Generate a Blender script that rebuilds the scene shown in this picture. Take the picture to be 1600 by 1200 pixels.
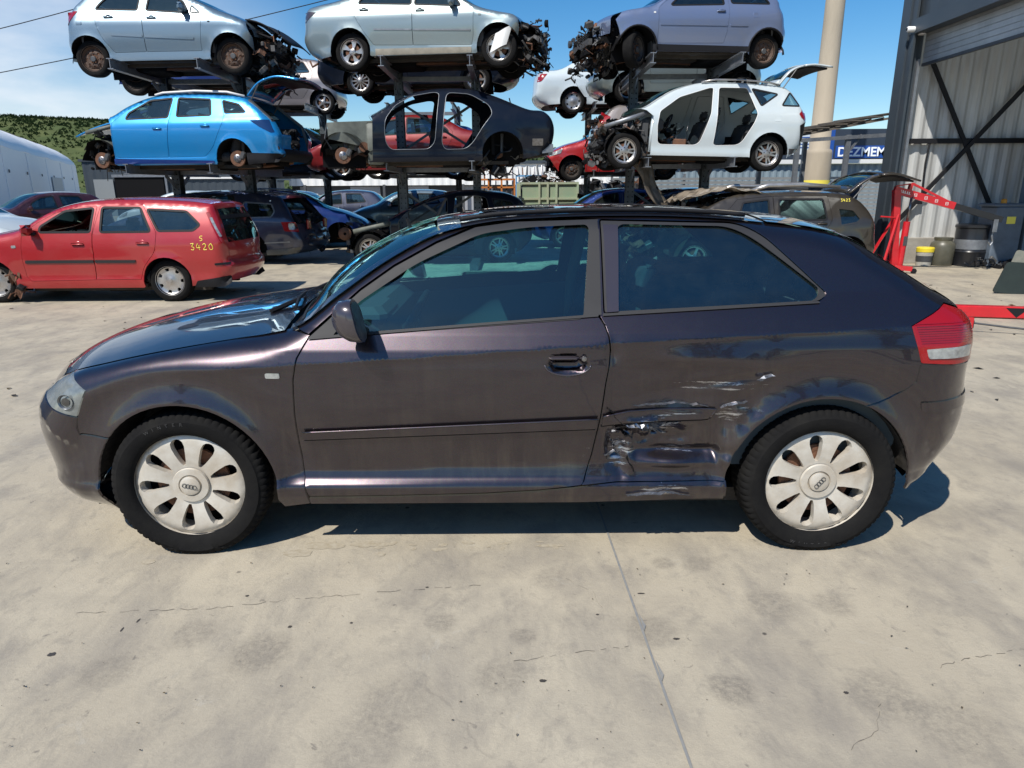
import bpy, bmesh, math, random
import numpy as np
from mathutils import Vector, Matrix, noise
from mathutils.geometry import delaunay_2d_cdt
R = math.radians
scene = bpy.context.scene
for o in list(bpy.data.objects): bpy.data.objects.remove(o)
# ---------------------------------------------------------------- camera
cd = bpy.data.cameras.new('camera'); cam = bpy.data.objects.new('camera', cd)
scene.collection.objects.link(cam); scene.camera = cam
cd.sensor_width = 36; cd.lens = 36*1067/1600; cd.clip_end = 4000; cd.clip_start = .05
PITCH, ROLL, CAMH = .2776, -.0061, 1.463
_f = Vector((0, math.cos(PITCH), -math.sin(PITCH))); _u = Vector((0, math.sin(PITCH), math.cos(PITCH))); _r = Vector((1, 0, 0))
_r2 = math.cos(ROLL)*_r + math.sin(ROLL)*_u; _u2 = -math.sin(ROLL)*_r + math.cos(ROLL)*_u
mw = Matrix((( _r2.x, _u2.x, -_f.x, 0), (_r2.y, _u2.y, -_f.y, 0), (_r2.z, _u2.z, -_f.z, CAMH), (0, 0, 0, 1)))
cam.matrix_world = mw
# ---------------------------------------------------------------- sky, sun, exposure
SUNV = Vector((.48, .67, -1.0)).normalized()          # the way the light travels
el = math.asin(-SUNV.z); az = math.atan2(-SUNV.x, -SUNV.y)
w = bpy.data.worlds.new('World'); scene.world = w; w.use_nodes = True
nt = w.node_tree; bg = nt.nodes['Background']; sk = nt.nodes.new('ShaderNodeTexSky')
sk.sky_type = 'NISHITA'; sk.sun_disc = False; sk.sun_elevation = el; sk.sun_rotation = az
sk.air_density = 1.0; sk.dust_density = .3; sk.ozone_density = 2.5; sk.altitude = 200
tc = nt.nodes.new('ShaderNodeTexCoord'); mp = nt.nodes.new('ShaderNodeMapping'); mp.inputs['Scale'].default_value = (1, 1, 3.2)
nz = nt.nodes.new('ShaderNodeTexNoise'); nz.inputs['Scale'].default_value = 1.7; nz.inputs['Detail'].default_value = 9; nz.inputs['Roughness'].default_value = .55
rp = nt.nodes.new('ShaderNodeValToRGB'); rp.color_ramp.elements[0].position = .40; rp.color_ramp.elements[1].position = .66
sx = nt.nodes.new('ShaderNodeSeparateXYZ')
mz = nt.nodes.new('ShaderNodeMapRange'); mz.inputs['From Min'].default_value = .32; mz.inputs['From Max'].default_value = .13; mz.clamp = True   # clouds low down
mxx = nt.nodes.new('ShaderNodeMapRange'); mxx.inputs['From Min'].default_value = -.25; mxx.inputs['From Max'].default_value = -.5; mxx.clamp = True
m1 = nt.nodes.new('ShaderNodeMath'); m1.operation = 'MULTIPLY'; m2 = nt.nodes.new('ShaderNodeMath'); m2.operation = 'MULTIPLY'
mix = nt.nodes.new('ShaderNodeMixRGB'); mix.inputs[2].default_value = (8.2, 8.4, 8.8, 1)
lk = nt.links.new
lk(tc.outputs['Generated'], mp.inputs[0]); lk(mp.outputs[0], nz.inputs['Vector']); lk(nz.outputs[0], rp.inputs[0])
lk(tc.outputs['Generated'], sx.inputs[0]); lk(sx.outputs['Z'], mz.inputs['Value']); lk(sx.outputs['X'], mxx.inputs['Value'])
lk(rp.outputs[0], m1.inputs[0]); lk(mz.outputs[0], m1.inputs[1]); lk(m1.outputs[0], m2.inputs[0]); lk(mxx.outputs[0], m2.inputs[1])
hs = nt.nodes.new('ShaderNodeHueSaturation'); hs.inputs['Saturation'].default_value = 1.42; hs.inputs['Value'].default_value = 1.05
lk(sk.outputs[0], hs.inputs['Color']); lk(hs.outputs[0], mix.inputs[1]); lk(m2.outputs[0], mix.inputs[0]); lk(mix.outputs[0], bg.inputs[0])
bg.inputs[1].default_value = .09
sl = bpy.data.lights.new('sun', 'SUN'); sl.energy = 4.2; sl.angle = R(.5); sl.color = (1, .95, .87)
so = bpy.data.objects.new('sun', sl); scene.collection.objects.link(so); so.rotation_euler = SUNV.to_track_quat('-Z', 'Y').to_euler()
scene.view_settings.view_transform = 'Standard'; scene.view_settings.look = 'None'; scene.view_settings.exposure = .42
scene.render.engine = 'CYCLES'
# ---------------------------------------------------------------- materials
MATS = {}
def rgb(c): return (c[0], c[1], c[2], 1)
def mat(name, col, rough=.5, metal=0., coat=0., nscale=0, namt=.25, col2=None, bump=0., bscale=40, spec=.5, emit=0, flake=False, rough2=None, coord='Object', coatr=.04, stretch=None):
    if name in MATS: return MATS[name]
    m = bpy.data.materials.new(name); m.use_nodes = True; t = m.node_tree; b = t.nodes['Principled BSDF']; L = t.links.new
    b.inputs['Base Color'].default_value = rgb(col); b.inputs['Roughness'].default_value = rough; b.inputs['Metallic'].default_value = metal
    b.inputs['Coat Weight'].default_value = coat; b.inputs['Coat Roughness'].default_value = coatr; b.inputs['Specular IOR Level'].default_value = spec
    tcn = t.nodes.new('ShaderNodeTexCoord'); src = tcn.outputs[coord]
    if stretch:
        mpn = t.nodes.new('ShaderNodeMapping'); mpn.inputs['Scale'].default_value = stretch; L(src, mpn.inputs[0]); src = mpn.outputs[0]
    if nscale:
        n = t.nodes.new('ShaderNodeTexNoise'); n.inputs['Scale'].default_value = nscale; n.inputs['Detail'].default_value = 8; n.inputs['Roughness'].default_value = .65
        L(src, n.inputs['Vector']); r = t.nodes.new('ShaderNodeMapRange'); r.inputs['From Min'].default_value = .5-namt; r.inputs['From Max'].default_value = .5+namt
        L(n.outputs[0], r.inputs['Value']); mx = t.nodes.new('ShaderNodeMixRGB'); mx.inputs[1].default_value = rgb(col)
        mx.inputs[2].default_value = rgb(col2 if col2 else [c*.55 for c in col]); L(r.outputs[0], mx.inputs[0]); L(mx.outputs[0], b.inputs['Base Color'])
        if rough2 is not None:
            rr = t.nodes.new('ShaderNodeMapRange'); rr.inputs['To Min'].default_value = rough; rr.inputs['To Max'].default_value = rough2
            L(r.outputs[0], rr.inputs['Value']); L(rr.outputs[0], b.inputs['Roughness'])
    if bump:
        n2 = t.nodes.new('ShaderNodeTexNoise'); n2.inputs['Scale'].default_value = bscale; n2.inputs['Detail'].default_value = 5; L(src, n2.inputs['Vector'])
        bu = t.nodes.new('ShaderNodeBump'); bu.inputs['Strength'].default_value = bump; bu.inputs['Distance'].default_value = .02
        L(n2.outputs[0], bu.inputs['Height']); L(bu.outputs[0], b.inputs['Normal'])
    if emit: b.inputs['Emission Color'].default_value = rgb(col); b.inputs['Emission Strength'].default_value = emit
    MATS[name] = m; return m
def paint(name, col, metal=.35, rough=.38, dirt=.35, coat=1, spec=.5):
    """clear-coated car paint with a thin uneven film of dust"""
    if name in MATS: return MATS[name]
    m = bpy.data.materials.new(name); m.use_nodes = True; t = m.node_tree; b = t.nodes['Principled BSDF']; L = t.links.new
    b.inputs['Metallic'].default_value = metal; b.inputs['Coat Weight'].default_value = coat; b.inputs['Roughness'].default_value = rough; b.inputs['Specular IOR Level'].default_value = spec
    tcn = t.nodes.new('ShaderNodeTexCoord')
    n = t.nodes.new('ShaderNodeTexNoise'); n.inputs['Scale'].default_value = 2.3; n.inputs['Detail'].default_value = 9; n.inputs['Roughness'].default_value = .7
    L(tcn.outputs['Object'], n.inputs['Vector'])
    mx = t.nodes.new('ShaderNodeMixRGB'); mx.inputs[1].default_value = rgb(col); mx.inputs[2].default_value = (.30, .27, .22, 1)
    r = t.nodes.new('ShaderNodeMapRange'); r.inputs['From Min'].default_value = .45; r.inputs['From Max'].default_value = .8; r.inputs['To Max'].default_value = dirt
    L(n.outputs[0], r.inputs['Value']); L(r.outputs[0], mx.inputs[0]); L(mx.outputs[0], b.inputs['Base Color'])
    r2 = t.nodes.new('ShaderNodeMapRange'); r2.inputs['From Min'].default_value = .4; r2.inputs['From Max'].default_value = .8; r2.inputs['To Min'].default_value = .03; r2.inputs['To Max'].default_value = .22
    L(n.outputs[0], r2.inputs['Value']); L(r2.outputs[0], b.inputs['Coat Roughness'])
    MATS[name] = m; return m
def glass(name, tint=(.55, .72, .70), gloss=.06, dust=.10):
    if name in MATS: return MATS[name]
    m = bpy.data.materials.new(name); m.use_nodes = True; t = m.node_tree; t.nodes.clear(); L = t.links.new
    o = t.nodes.new('ShaderNodeOutputMaterial'); tr = t.nodes.new('ShaderNodeBsdfTransparent'); tr.inputs[0].default_value = rgb(tint)
    g = t.nodes.new('ShaderNodeBsdfGlossy'); g.inputs['Roughness'].default_value = .02; g.inputs[0].default_value = (.60, 1, .98, 1)
    fr = t.nodes.new('ShaderNodeFresnel'); fr.inputs[0].default_value = 1.5
    ad = t.nodes.new('ShaderNodeMath'); ad.operation = 'ADD'; ad.inputs[1].default_value = gloss; L(fr.outputs[0], ad.inputs[0])
    ms = t.nodes.new('ShaderNodeMixShader'); L(ad.outputs[0], ms.inputs[0]); L(tr.outputs[0], ms.inputs[1]); L(g.outputs[0], ms.inputs[2])
    # dust film on the pane
    n = t.nodes.new('ShaderNodeTexNoise'); n.inputs['Scale'].default_value = 9; n.inputs['Detail'].default_value = 10; n.inputs['Roughness'].default_value = .75
    tcn = t.nodes.new('ShaderNodeTexCoord'); L(tcn.outputs['Object'], n.inputs['Vector'])
    r = t.nodes.new('ShaderNodeMapRange'); r.inputs['From Min'].default_value = .4; r.inputs['From Max'].default_value = .85; r.inputs['To Min'].default_value = .01; r.inputs['To Max'].default_value = dust; L(n.outputs[0], r.inputs['Value'])
    df = t.nodes.new('ShaderNodeBsdfDiffuse'); df.inputs[0].default_value = (.4, .5, .48, 1)
    ms2 = t.nodes.new('ShaderNodeMixShader'); L(r.outputs[0], ms2.inputs[0]); L(ms.outputs[0], ms2.inputs[1]); L(df.outputs[0], ms2.inputs[2]); L(ms2.outputs[0], o.inputs[0])
    MATS[name] = m; return m
M_black = mat('black_plastic', (.014, .014, .016), .55, spec=.2, bump=.15, bscale=200)
M_void = mat('dark_cavity', (.008, .008, .009), .9, spec=.1)
M_rubber = mat('tyre_rubber', (.006, .006, .007), .85, spec=.09, nscale=7, col2=(.016, .0155, .0145), bump=.1, bscale=120)
M_trim = mat('grey_trim', (.026, .026, .028), .6, spec=.3)
M_under = mat('underbody_grime', (.055, .045, .035), .85, nscale=5, col2=(.016, .014, .012), bump=.5, bscale=14)
M_rust = mat('rusty_steel', (.17, .070, .032), .8, nscale=14, col2=(.07, .04, .028), bump=.4, bscale=60)
M_rwheel = mat('rusty_wheel_steel', (.075, .055, .045), .75, nscale=12, col2=(.10, .055, .034), bump=.3, bscale=60)
M_steel = mat('bare_steel', (.38, .38, .39), .35, .9, nscale=20, col2=(.14, .12, .11))
M_alloy = mat('alloy_silver', (.55, .55, .55), .32, .75, nscale=6, col2=(.3, .27, .24))
M_galv = mat('galvanised_steel', (.30, .32, .34), .45, .6, nscale=9, col2=(.17, .18, .2))
M_darkst = mat('dark_steel', (.05, .055, .062), .5, .3, nscale=6, col2=(.10, .10, .10))
M_seat = mat('seat_fabric', (.06, .064, .07), .9, nscale=30, col2=(.03, .03, .034))
M_cabin = mat('cabin_lining', (.05, .052, .055), .8)
M_cabing = mat('pale_cabin_lining', (.22, .21, .19), .8)
M_glass = glass('tinted_glass', (.44, .86, .88), .075, .012); M_glassd = glass('dark_glass', (.26, .36, .40), .07, .04)
M_red = mat('red_lens', (.26, .004, .006), .25, coat=.5)
M_clear = mat('clear_lens', (.50, .52, .50), .15, .3, coat=1, nscale=26, col2=(.16, .17, .18))
M_white = mat('white_plastic', (.7, .7, .68), .4)
# ---------------------------------------------------------------- mesh helpers
def obj(name, verts, faces, m, parent=None, smooth=True, normals=None, fm=None, loc=None, angle=None):
    me = bpy.data.meshes.new(name); me.from_pydata([tuple(map(float, v)) for v in verts], [], [tuple(map(int, f)) for f in faces])
    for mm in (m if isinstance(m, (list, tuple)) else [m]): me.materials.append(mm)
    if fm is not None: me.polygons.foreach_set('material_index', np.array(fm, dtype=np.int32))
    if smooth: me.polygons.foreach_set('use_smooth', np.ones(len(me.polygons), dtype=bool))
    me.update()
    if angle: me.set_sharp_from_angle(angle=R(angle))
    if normals is not None: me.normals_split_custom_set_from_vertices([tuple(map(float, n)) for n in normals])
    o = bpy.data.objects.new(name, me); scene.collection.objects.link(o)
    if parent is not None: o.parent = parent
    if loc is not None: o.location = loc
    return o
def thing(name, label, cat, loc=(0, 0, 0), rz=0, group=None, rot=None):
    o = bpy.data.objects.new(name, None); scene.collection.objects.link(o); o.empty_display_size = .2
    o.location = loc; o.rotation_euler = rot if rot else (0, 0, rz); o['label'] = label; o['category'] = cat
    if group: o['group'] = group
    return o
def tag(o, label=None, cat=None, group=None, kind=None):
    if label: o['label'] = label
    if cat: o['category'] = cat
    if group: o['group'] = group
    if kind: o['kind'] = kind
    return o
class MB:
    """collects primitives into one mesh; k is the material slot"""
    def __init__(s): s.v = []; s.f = []; s.k = []
    def add(s, v, f, k=0):
        n = len(s.v); s.v += [tuple(p) for p in v]; s.f += [tuple(i+n for i in q) for q in f]; s.k += [k]*len(f)
    def box(s, c, d, rot=None, k=0, bev=0):
        x, y, z = [a/2 for a in d]
        if bev:
            b = min(bev, x*.9, y*.9, z*.9); v = []; f = []
            for zz in (-z, -z+b, z-b, z):
                e = 0 if abs(zz) < z-1e-9 else b
                X, Y = x-e, y-e
                for px, py in ((X-b, -Y), (X, -Y+b), (X, Y-b), (X-b, Y), (-X+b, Y), (-X, Y-b), (-X, -Y+b), (-X+b, -Y)): v.append((px, py, zz))
            for l in range(3):
                for i in range(8): j = (i+1) % 8; f.append((l*8+i, l*8+j, l*8+8+j, l*8+8+i))
            f.append(tuple(range(7, -1, -1))); f.append(tuple(range(24, 32)))
        else:
            v = [(-x, -y, -z), (x, -y, -z), (x, y, -z), (-x, y, -z), (-x, -y, z), (x, -y, z), (x, y, z), (-x, y, z)]
            f = [(0, 3, 2, 1), (4, 5, 6, 7), (0, 1, 5, 4), (1, 2, 6, 5), (2, 3, 7, 6), (3, 0, 4, 7)]
        if rot is not None:
            mt = rot if isinstance(rot, Matrix) else Matrix.Rotation(rot, 3, 'Z')
            v = [mt @ Vector(p) for p in v]
        s.add([(p[0]+c[0], p[1]+c[1], p[2]+c[2]) for p in v], f, k); return s
    def bar(s, a, b, wd, h=None, k=0, up=(0, 0, 1)):
        a = Vector(a); b = Vector(b); h = h or wd; d = b-a; L = d.length
        if L < 1e-6: return s
        x = d/L; u = Vector(up)
        if abs(x.dot(u)) > .98: u = Vector((0, 1, 0))
        y = u.cross(x).normalized(); z = x.cross(y); mt = Matrix((x, y, z)).transposed()
        return s.box((a+b)/2, (L, wd, h), mt, k)
    def tube(s, pts, r, n=8, k=0, caps=True):
        pts = [Vector(p) for p in pts]; rs = r if isinstance(r, (list, tuple)) else [r]*len(pts); v = []; f = []; prev = None
        for i, p in enumerate(pts):
            d = (pts[min(i+1, len(pts)-1)]-pts[max(i-1, 0)]).normalized()
            if prev is None:
                u = Vector((0, 0, 1)) if abs(d.z) < .9 else Vector((1, 0, 0)); a = d.cross(u).normalized()
            else: a = (prev-d*prev.dot(d)).normalized()
            prev = a; b = d.cross(a)
            for j in range(n):
                t = 2*math.pi*j/n; v.append(p+(a*math.cos(t)+b*math.sin(t))*rs[i])
        for i in range(len(pts)-1):
            for j in range(n): q = (j+1) % n; f.append((i*n+j, i*n+q, i*n+n+q, i*n+n+j))
        if caps: f.append(tuple(range(n-1, -1, -1))); f.append(tuple((len(pts)-1)*n+j for j in range(n)))
        s.add(v, f, k); return s
    def lathe(s, prof, c=(0, 0, 0), n=24, axis='Z', k=0, a0=0, a1=2*math.pi):
        full = abs(a1-a0-2*math.pi) < 1e-6; m = n if full else n+1; v = []; f = []
        for r, h in prof:
            for j in range(m):
                t = a0+(a1-a0)*j/n; x, y = r*math.cos(t), r*math.sin(t)
                v.append({'Z': (x, y, h), 'Y': (x, h, y), 'X': (h, x, y)}[axis])
        for i in range(len(prof)-1):
            for j in range(n):
                q = (j+1) % m; f.append((i*m+j, i*m+q, i*m+m+q, i*m+m+j))
        s.add([(p[0]+c[0], p[1]+c[1], p[2]+c[2]) for p in v], f, k); return s
    def sheet(s, fn, nu, nv, k=0):
        v = [fn(i/nu, j/nv) for j in range(nv+1) for i in range(nu+1)]; f = []
        for j in range(nv):
            for i in range(nu): a = j*(nu+1)+i; f.append((a, a+1, a+nu+2, a+nu+1))
        s.add(v, f, k); return s
    def build(s, name, m, parent=None, smooth=False, loc=None, angle=None):
        return obj(name, s.v, s.f, m, parent, smooth, fm=s.k, loc=loc, angle=angle)
# ---- 2-D outlines
def dens(p, res, closed=True):
    out = []; n = len(p)
    for i in range(n if closed else n-1):
        a = p[i]; b = p[(i+1) % n]; m = max(1, int(math.ceil(math.dist(a, b)/res)))
        for j in range(m): out.append((a[0]+(b[0]-a[0])*j/m, a[1]+(b[1]-a[1])*j/m))
    if not closed: out.append(tuple(p[-1]))
    return out
def rpoly(p, r=.02, n=4):
    """polygon with rounded corners; a point may carry its own radius as a third value"""
    out = []; m = len(p)
    for i in range(m):
        a = np.array(p[i-1][:2], float); b = np.array(p[i][:2], float); c = np.array(p[(i+1) % m][:2], float); rr = p[i][2] if len(p[i]) > 2 else r
        la = np.linalg.norm(a-b); lc = np.linalg.norm(c-b); d = min(rr, la*.48, lc*.48)
        if d < 1e-4: out.append(tuple(b)); continue
        p0 = b+(a-b)/la*d; p1 = b+(c-b)/lc*d
        for k in range(n+1): t = k/n; out.append(tuple((1-t)**2*p0+2*t*(1-t)*b+t*t*p1))
    return out
def crom(P, k=6):
    P = np.array(P, float); n = len(P); out = []
    for i in range(n-1):
        p0 = P[max(i-1, 0)]; p1 = P[i]; p2 = P[i+1]; p3 = P[min(i+2, n-1)]
        # centripetal-ish tangents limit overshoot between uneven points
        l1 = np.linalg.norm((p2-p1)[:2])+1e-9; l0 = np.linalg.norm((p1-p0)[:2])+1e-9; l2 = np.linalg.norm((p3-p2)[:2])+1e-9
        t1 = ((p1-p0)/l0*l1+(p2-p1)/l1*l0)/(l0+l1)*l1 if i > 0 else (p2-p1)
        t2 = ((p2-p1)/l1*l2+(p3-p2)/l2*l1)/(l1+l2)*l1 if i < n-2 else (p2-p1)
        for j in range(k):
            t = j/k; out.append((2*t**3-3*t**2+1)*p1+(t**3-2*t*t+t)*t1+(-2*t**3+3*t*t)*p2+(t**3-t*t)*t2)
    out.append(P[-1]); return np.array(out)
def inside(P, loop):
    L = np.array([q[:2] for q in loop]); x, y = P[:, 0], P[:, 1]; r = np.zeros(len(P), bool)
    x1, y1 = L[:, 0], L[:, 1]; x2, y2 = np.roll(x1, -1), np.roll(y1, -1)
    for a, b, c, d in zip(x1, y1, x2, y2):
        if b == d: continue
        r ^= ((b > y) != (d > y)) & (x < (c-a)*(y-b)/(d-b)+a)
    return r
def dloop(P, loop, closed=True):
    A = np.array([q[:2] for q in loop]); B = np.roll(A, -1, 0)
    if not closed: A, B = A[:-1], B[:-1]
    D = B-A; LL = (D**2).sum(1)+1e-12; best = np.full(len(P), 1e9); bi = np.zeros(len(P), int); bt = np.zeros(len(P))
    for i in range(len(A)):
        q = P-A[i]; t = np.clip((q@D[i])/LL[i], 0, 1); d = ((q-t[:, None]*D[i])**2).sum(1); m = d < best
        best[m] = d[m]; bi[m] = i; bt[m] = t[m]
    return np.sqrt(best), bi, bt
def fill(loops, res, extra=None):
    """triangulate the area between loops (even-odd) with interior points; returns verts2d, tris, boundary edges"""
    V = []; E = []
    for lp in loops:
        lp = dens(lp, res); n0 = len(V); V += lp; E += [(n0+i, n0+(i+1) % len(lp)) for i in range(len(lp))]
    A = np.array(V); lo = A.min(0); hi = A.max(0)
    gx = np.arange(lo[0]+res*.5, hi[0], res); gz = np.arange(lo[1]+res*.5, hi[1], res*.9)
    if len(gx) and len(gz):
        G = np.array([(x+(res*.5 if j % 2 else 0), z) for j, z in enumerate(gz) for x in gx])
        if extra is not None and len(extra): G = np.vstack([G, np.array(extra)])
        ins = np.zeros(len(G), bool)
        for lp in loops: ins ^= inside(G, lp)
        G = G[ins]
        if len(G):
            keep = np.ones(len(G), bool)
            for lp in loops: d, _, _ = dloop(G, lp); keep &= d > min(res*.35, .006)
            V = V+[tuple(g) for g in G[keep]]
    vo, eo, fo, _, _, _ = delaunay_2d_cdt([Vector(v) for v in V], E, [], 0, 1e-5)
    P = np.array([(v.x, v.y) for v in vo]); F = np.array([f for f in fo if len(f) == 3])
    C = P[F].mean(1); ins = np.zeros(len(C), bool)
    for lp in loops: ins ^= inside(C, lp)
    F = F[ins]; cnt = {}
    for f in F:
        for a, b in ((f[0], f[1]), (f[1], f[2]), (f[2], f[0])):
            e = (min(a, b), max(a, b)); cnt[e] = cnt.get(e, 0)+1
    be = [(int(a), int(b)) for f in F for a, b in ((f[0], f[1]), (f[1], f[2]), (f[2], f[0])) if cnt[(min(a, b), max(a, b))] == 1]
    return P, F, be
class Shell:
    """a car body: side surfaces y = +-W(x,z) under a side-view outline, and a crowned ribbon over the outline"""
    def __init__(s, pts, wz, k=6, bumps=(), plan=.02, L=4.2, pw=2.2):
        s.raw = pts; s.k = k; s.O = crom(pts, k); s.wz = np.array(wz); s.bumps = list(bumps); s.plan = plan; s.L = L; s.pw = pw
        s.mids = np.arange(len(pts))*k
    def Wb(s, x, z):
        w = np.interp(z, s.wz[:, 0], s.wz[:, 1]); u = (x-s.L*.52)/(s.L*.5); return w-s.plan*u*u*np.abs(u)
    def W(s, x, z, bumps=True):
        x = np.atleast_1d(np.asarray(x, float)); z = np.atleast_1d(np.asarray(z, float)); P = np.stack([x, z], 1)
        d, i, t = dloop(P, s.O, False); r = s.O[i, 2]*(1-t)+s.O[i+1, 2]*t
        u = np.clip((r-d)/np.maximum(r, 1e-6), 0, 1); w = s.Wb(x, z)-r*(1-np.sqrt(np.clip(1-u*u, 0, 1)))
        if bumps:
            for b in s.bumps: w = w+b(x, z)
        return w
    def N(s, x, z, e=.004):
        dx = (s.W(x+e, z)-s.W(x-e, z))/(2*e); dz = (s.W(x, z+e)-s.W(x, z-e))/(2*e)
        n = np.stack([-dx, np.ones_like(dx), -dz], 1); return n/np.linalg.norm(n, axis=1)[:, None]
    def rings(s, ds=(.004, .012, .025, .045)):
        P = s.O[:, :2]; T = np.gradient(P, axis=0); T /= np.linalg.norm(T, axis=1)[:, None]+1e-9
        N = np.stack([T[:, 1], -T[:, 0]], 1); return np.vstack([P+N*d for d in ds]+([s.extra] if getattr(s, 'extra', None) is not None else []))
    def panel(s, name, loops, m, parent, off=0., res=.03, flange=.012, sides=(-1,), normals=False, ring=False, mb=None, k=0):
        P, F, be = fill(loops, res, s.rings() if ring else None); w = s.W(P[:, 0], P[:, 1])+off
        V = []; FF = []; NN = []; n = len(P); nn = s.N(P[:, 0], P[:, 1]) if normals else None
        for sd in sides:
            b = len(V); V += [(p[0], sd*y, p[1]) for p, y in zip(P, w)]
            a, c = P[F[:, 1]]-P[F[:, 0]], P[F[:, 2]]-P[F[:, 0]]
            ccw = (a[:, 0]*c[:, 1]-a[:, 1]*c[:, 0]) > 0
            for f, o in zip(F, ccw):
                FF.append(tuple(b+q for q in (f if o == (sd < 0) else f[::-1])))
            if normals: NN += [(q[0], sd*q[1], q[2]) for q in nn]
            if flange:
                b2 = len(V); idx = {}
                for e in be:
                    for q in e:
                        if q not in idx:
                            idx[q] = (len(V), len(V)+1); V.append((P[q][0], sd*w[q], P[q][1])); V.append((P[q][0], sd*(w[q]-flange), P[q][1]))
                            if normals: NN += [(nn[q][0], sd*nn[q][1], nn[q][2])]*2
                for a_, c_ in be: i, j = idx[a_], idx[c_]; FF.append((i[0], j[0], j[1], i[1]) if sd > 0 else (j[0], i[0], i[1], j[1]))
        if mb is not None: mb.add(V, FF, k); return None
        return obj(name, V, FF, m, parent, True, NN if normals else None, angle=None if normals else 40)
    def ribbon(s, i0, i1, s0=-1., s1=1., ns=16, off=0., inset=0., mb=None, k=0):
        """strip over outline samples i0..i1 (indices of the raw points, may be fractional)"""
        a, b = i0*s.k, i1*s.k; idx = np.unique(np.concatenate([[a], np.arange(math.ceil(a), math.floor(b)+1), [b]])); O = s.O
        q = np.array([np.interp(idx, np.arange(len(O)), O[:, c]) for c in range(5)]).T
        we = s.W(q[:, 0], q[:, 1], False); T = np.gradient(q[:, :2], axis=0); T /= np.linalg.norm(T, axis=1)[:, None]+1e-9; Nn = np.stack([-T[:, 1], T[:, 0]], 1)
        V = []; F = []
        for j in range(len(q)):
            for i in range(ns+1):
                u = s0+(s1-s0)*i/ns; c = 1-abs(u)**s.pw
                V.append((q[j, 0]+q[j, 3]*c+Nn[j, 0]*off, u*we[j]*(1 if inset == 0 else (we[j]-inset)/we[j]), q[j, 1]+q[j, 4]*c+Nn[j, 1]*off))
        for j in range(len(q)-1):
            for i in range(ns): t = j*(ns+1)+i; F.append((t, t+1, t+ns+2, t+ns+1)[::-1])
        if mb is not None: mb.add(V, F, k)
        return V, F
    def side_outline(s, i0, i1, eps=0):
        a, b = i0*s.k, i1*s.k; idx = np.unique(np.concatenate([[a], np.arange(math.ceil(a), math.floor(b)+1), [b]]))
        return [(float(np.interp(t, np.arange(len(s.O)), s.O[:, 0])), float(np.interp(t, np.arange(len(s.O)), s.O[:, 1]))) for t in idx]
def arc(cx, cz, r, a0, a1, n=18):
    return [(cx+r*math.cos(R(a0+(a1-a0)*i/n)), cz+r*math.sin(R(a0+(a1-a0)*i/n))) for i in range(n+1)]
def inset_loop(p, d):
    """move a polygon's border inwards by d"""
    P = np.array([q[:2] for q in p]); n = len(P); A = np.roll(P, 1, 0); B = np.roll(P, -1, 0)
    T = B-A; T /= np.linalg.norm(T, axis=1)[:, None]+1e-9; ar = (P[:, 0]*np.roll(P[:, 1], -1)-np.roll(P[:, 0], -1)*P[:, 1]).sum()
    N = np.stack([-T[:, 1], T[:, 0]], 1)*(1 if ar > 0 else -1); return [tuple(q) for q in P+N*d]
def text_obj(name, body, size, ext, m, parent, centre=False, offset=0):
    cu = bpy.data.curves.new(name, 'FONT'); cu.body = body; cu.size = size; cu.extrude = ext; cu.offset = offset
    if centre: cu.align_x = 'CENTER'; cu.align_y = 'CENTER'
    tmp = bpy.data.objects.new('tmp', cu); scene.collection.objects.link(tmp); bpy.context.view_layer.update()
    me = bpy.data.meshes.new_from_object(tmp.evaluated_get(bpy.context.evaluated_depsgraph_get())); me.name = name; me.materials.clear(); me.materials.append(m); bpy.data.objects.remove(tmp)
    o = bpy.data.objects.new(name, me); scene.collection.objects.link(o); o.parent = parent; return o
def sstep(t): t = np.clip(t, 0, 1); return t*t*(3-2*t)
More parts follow.
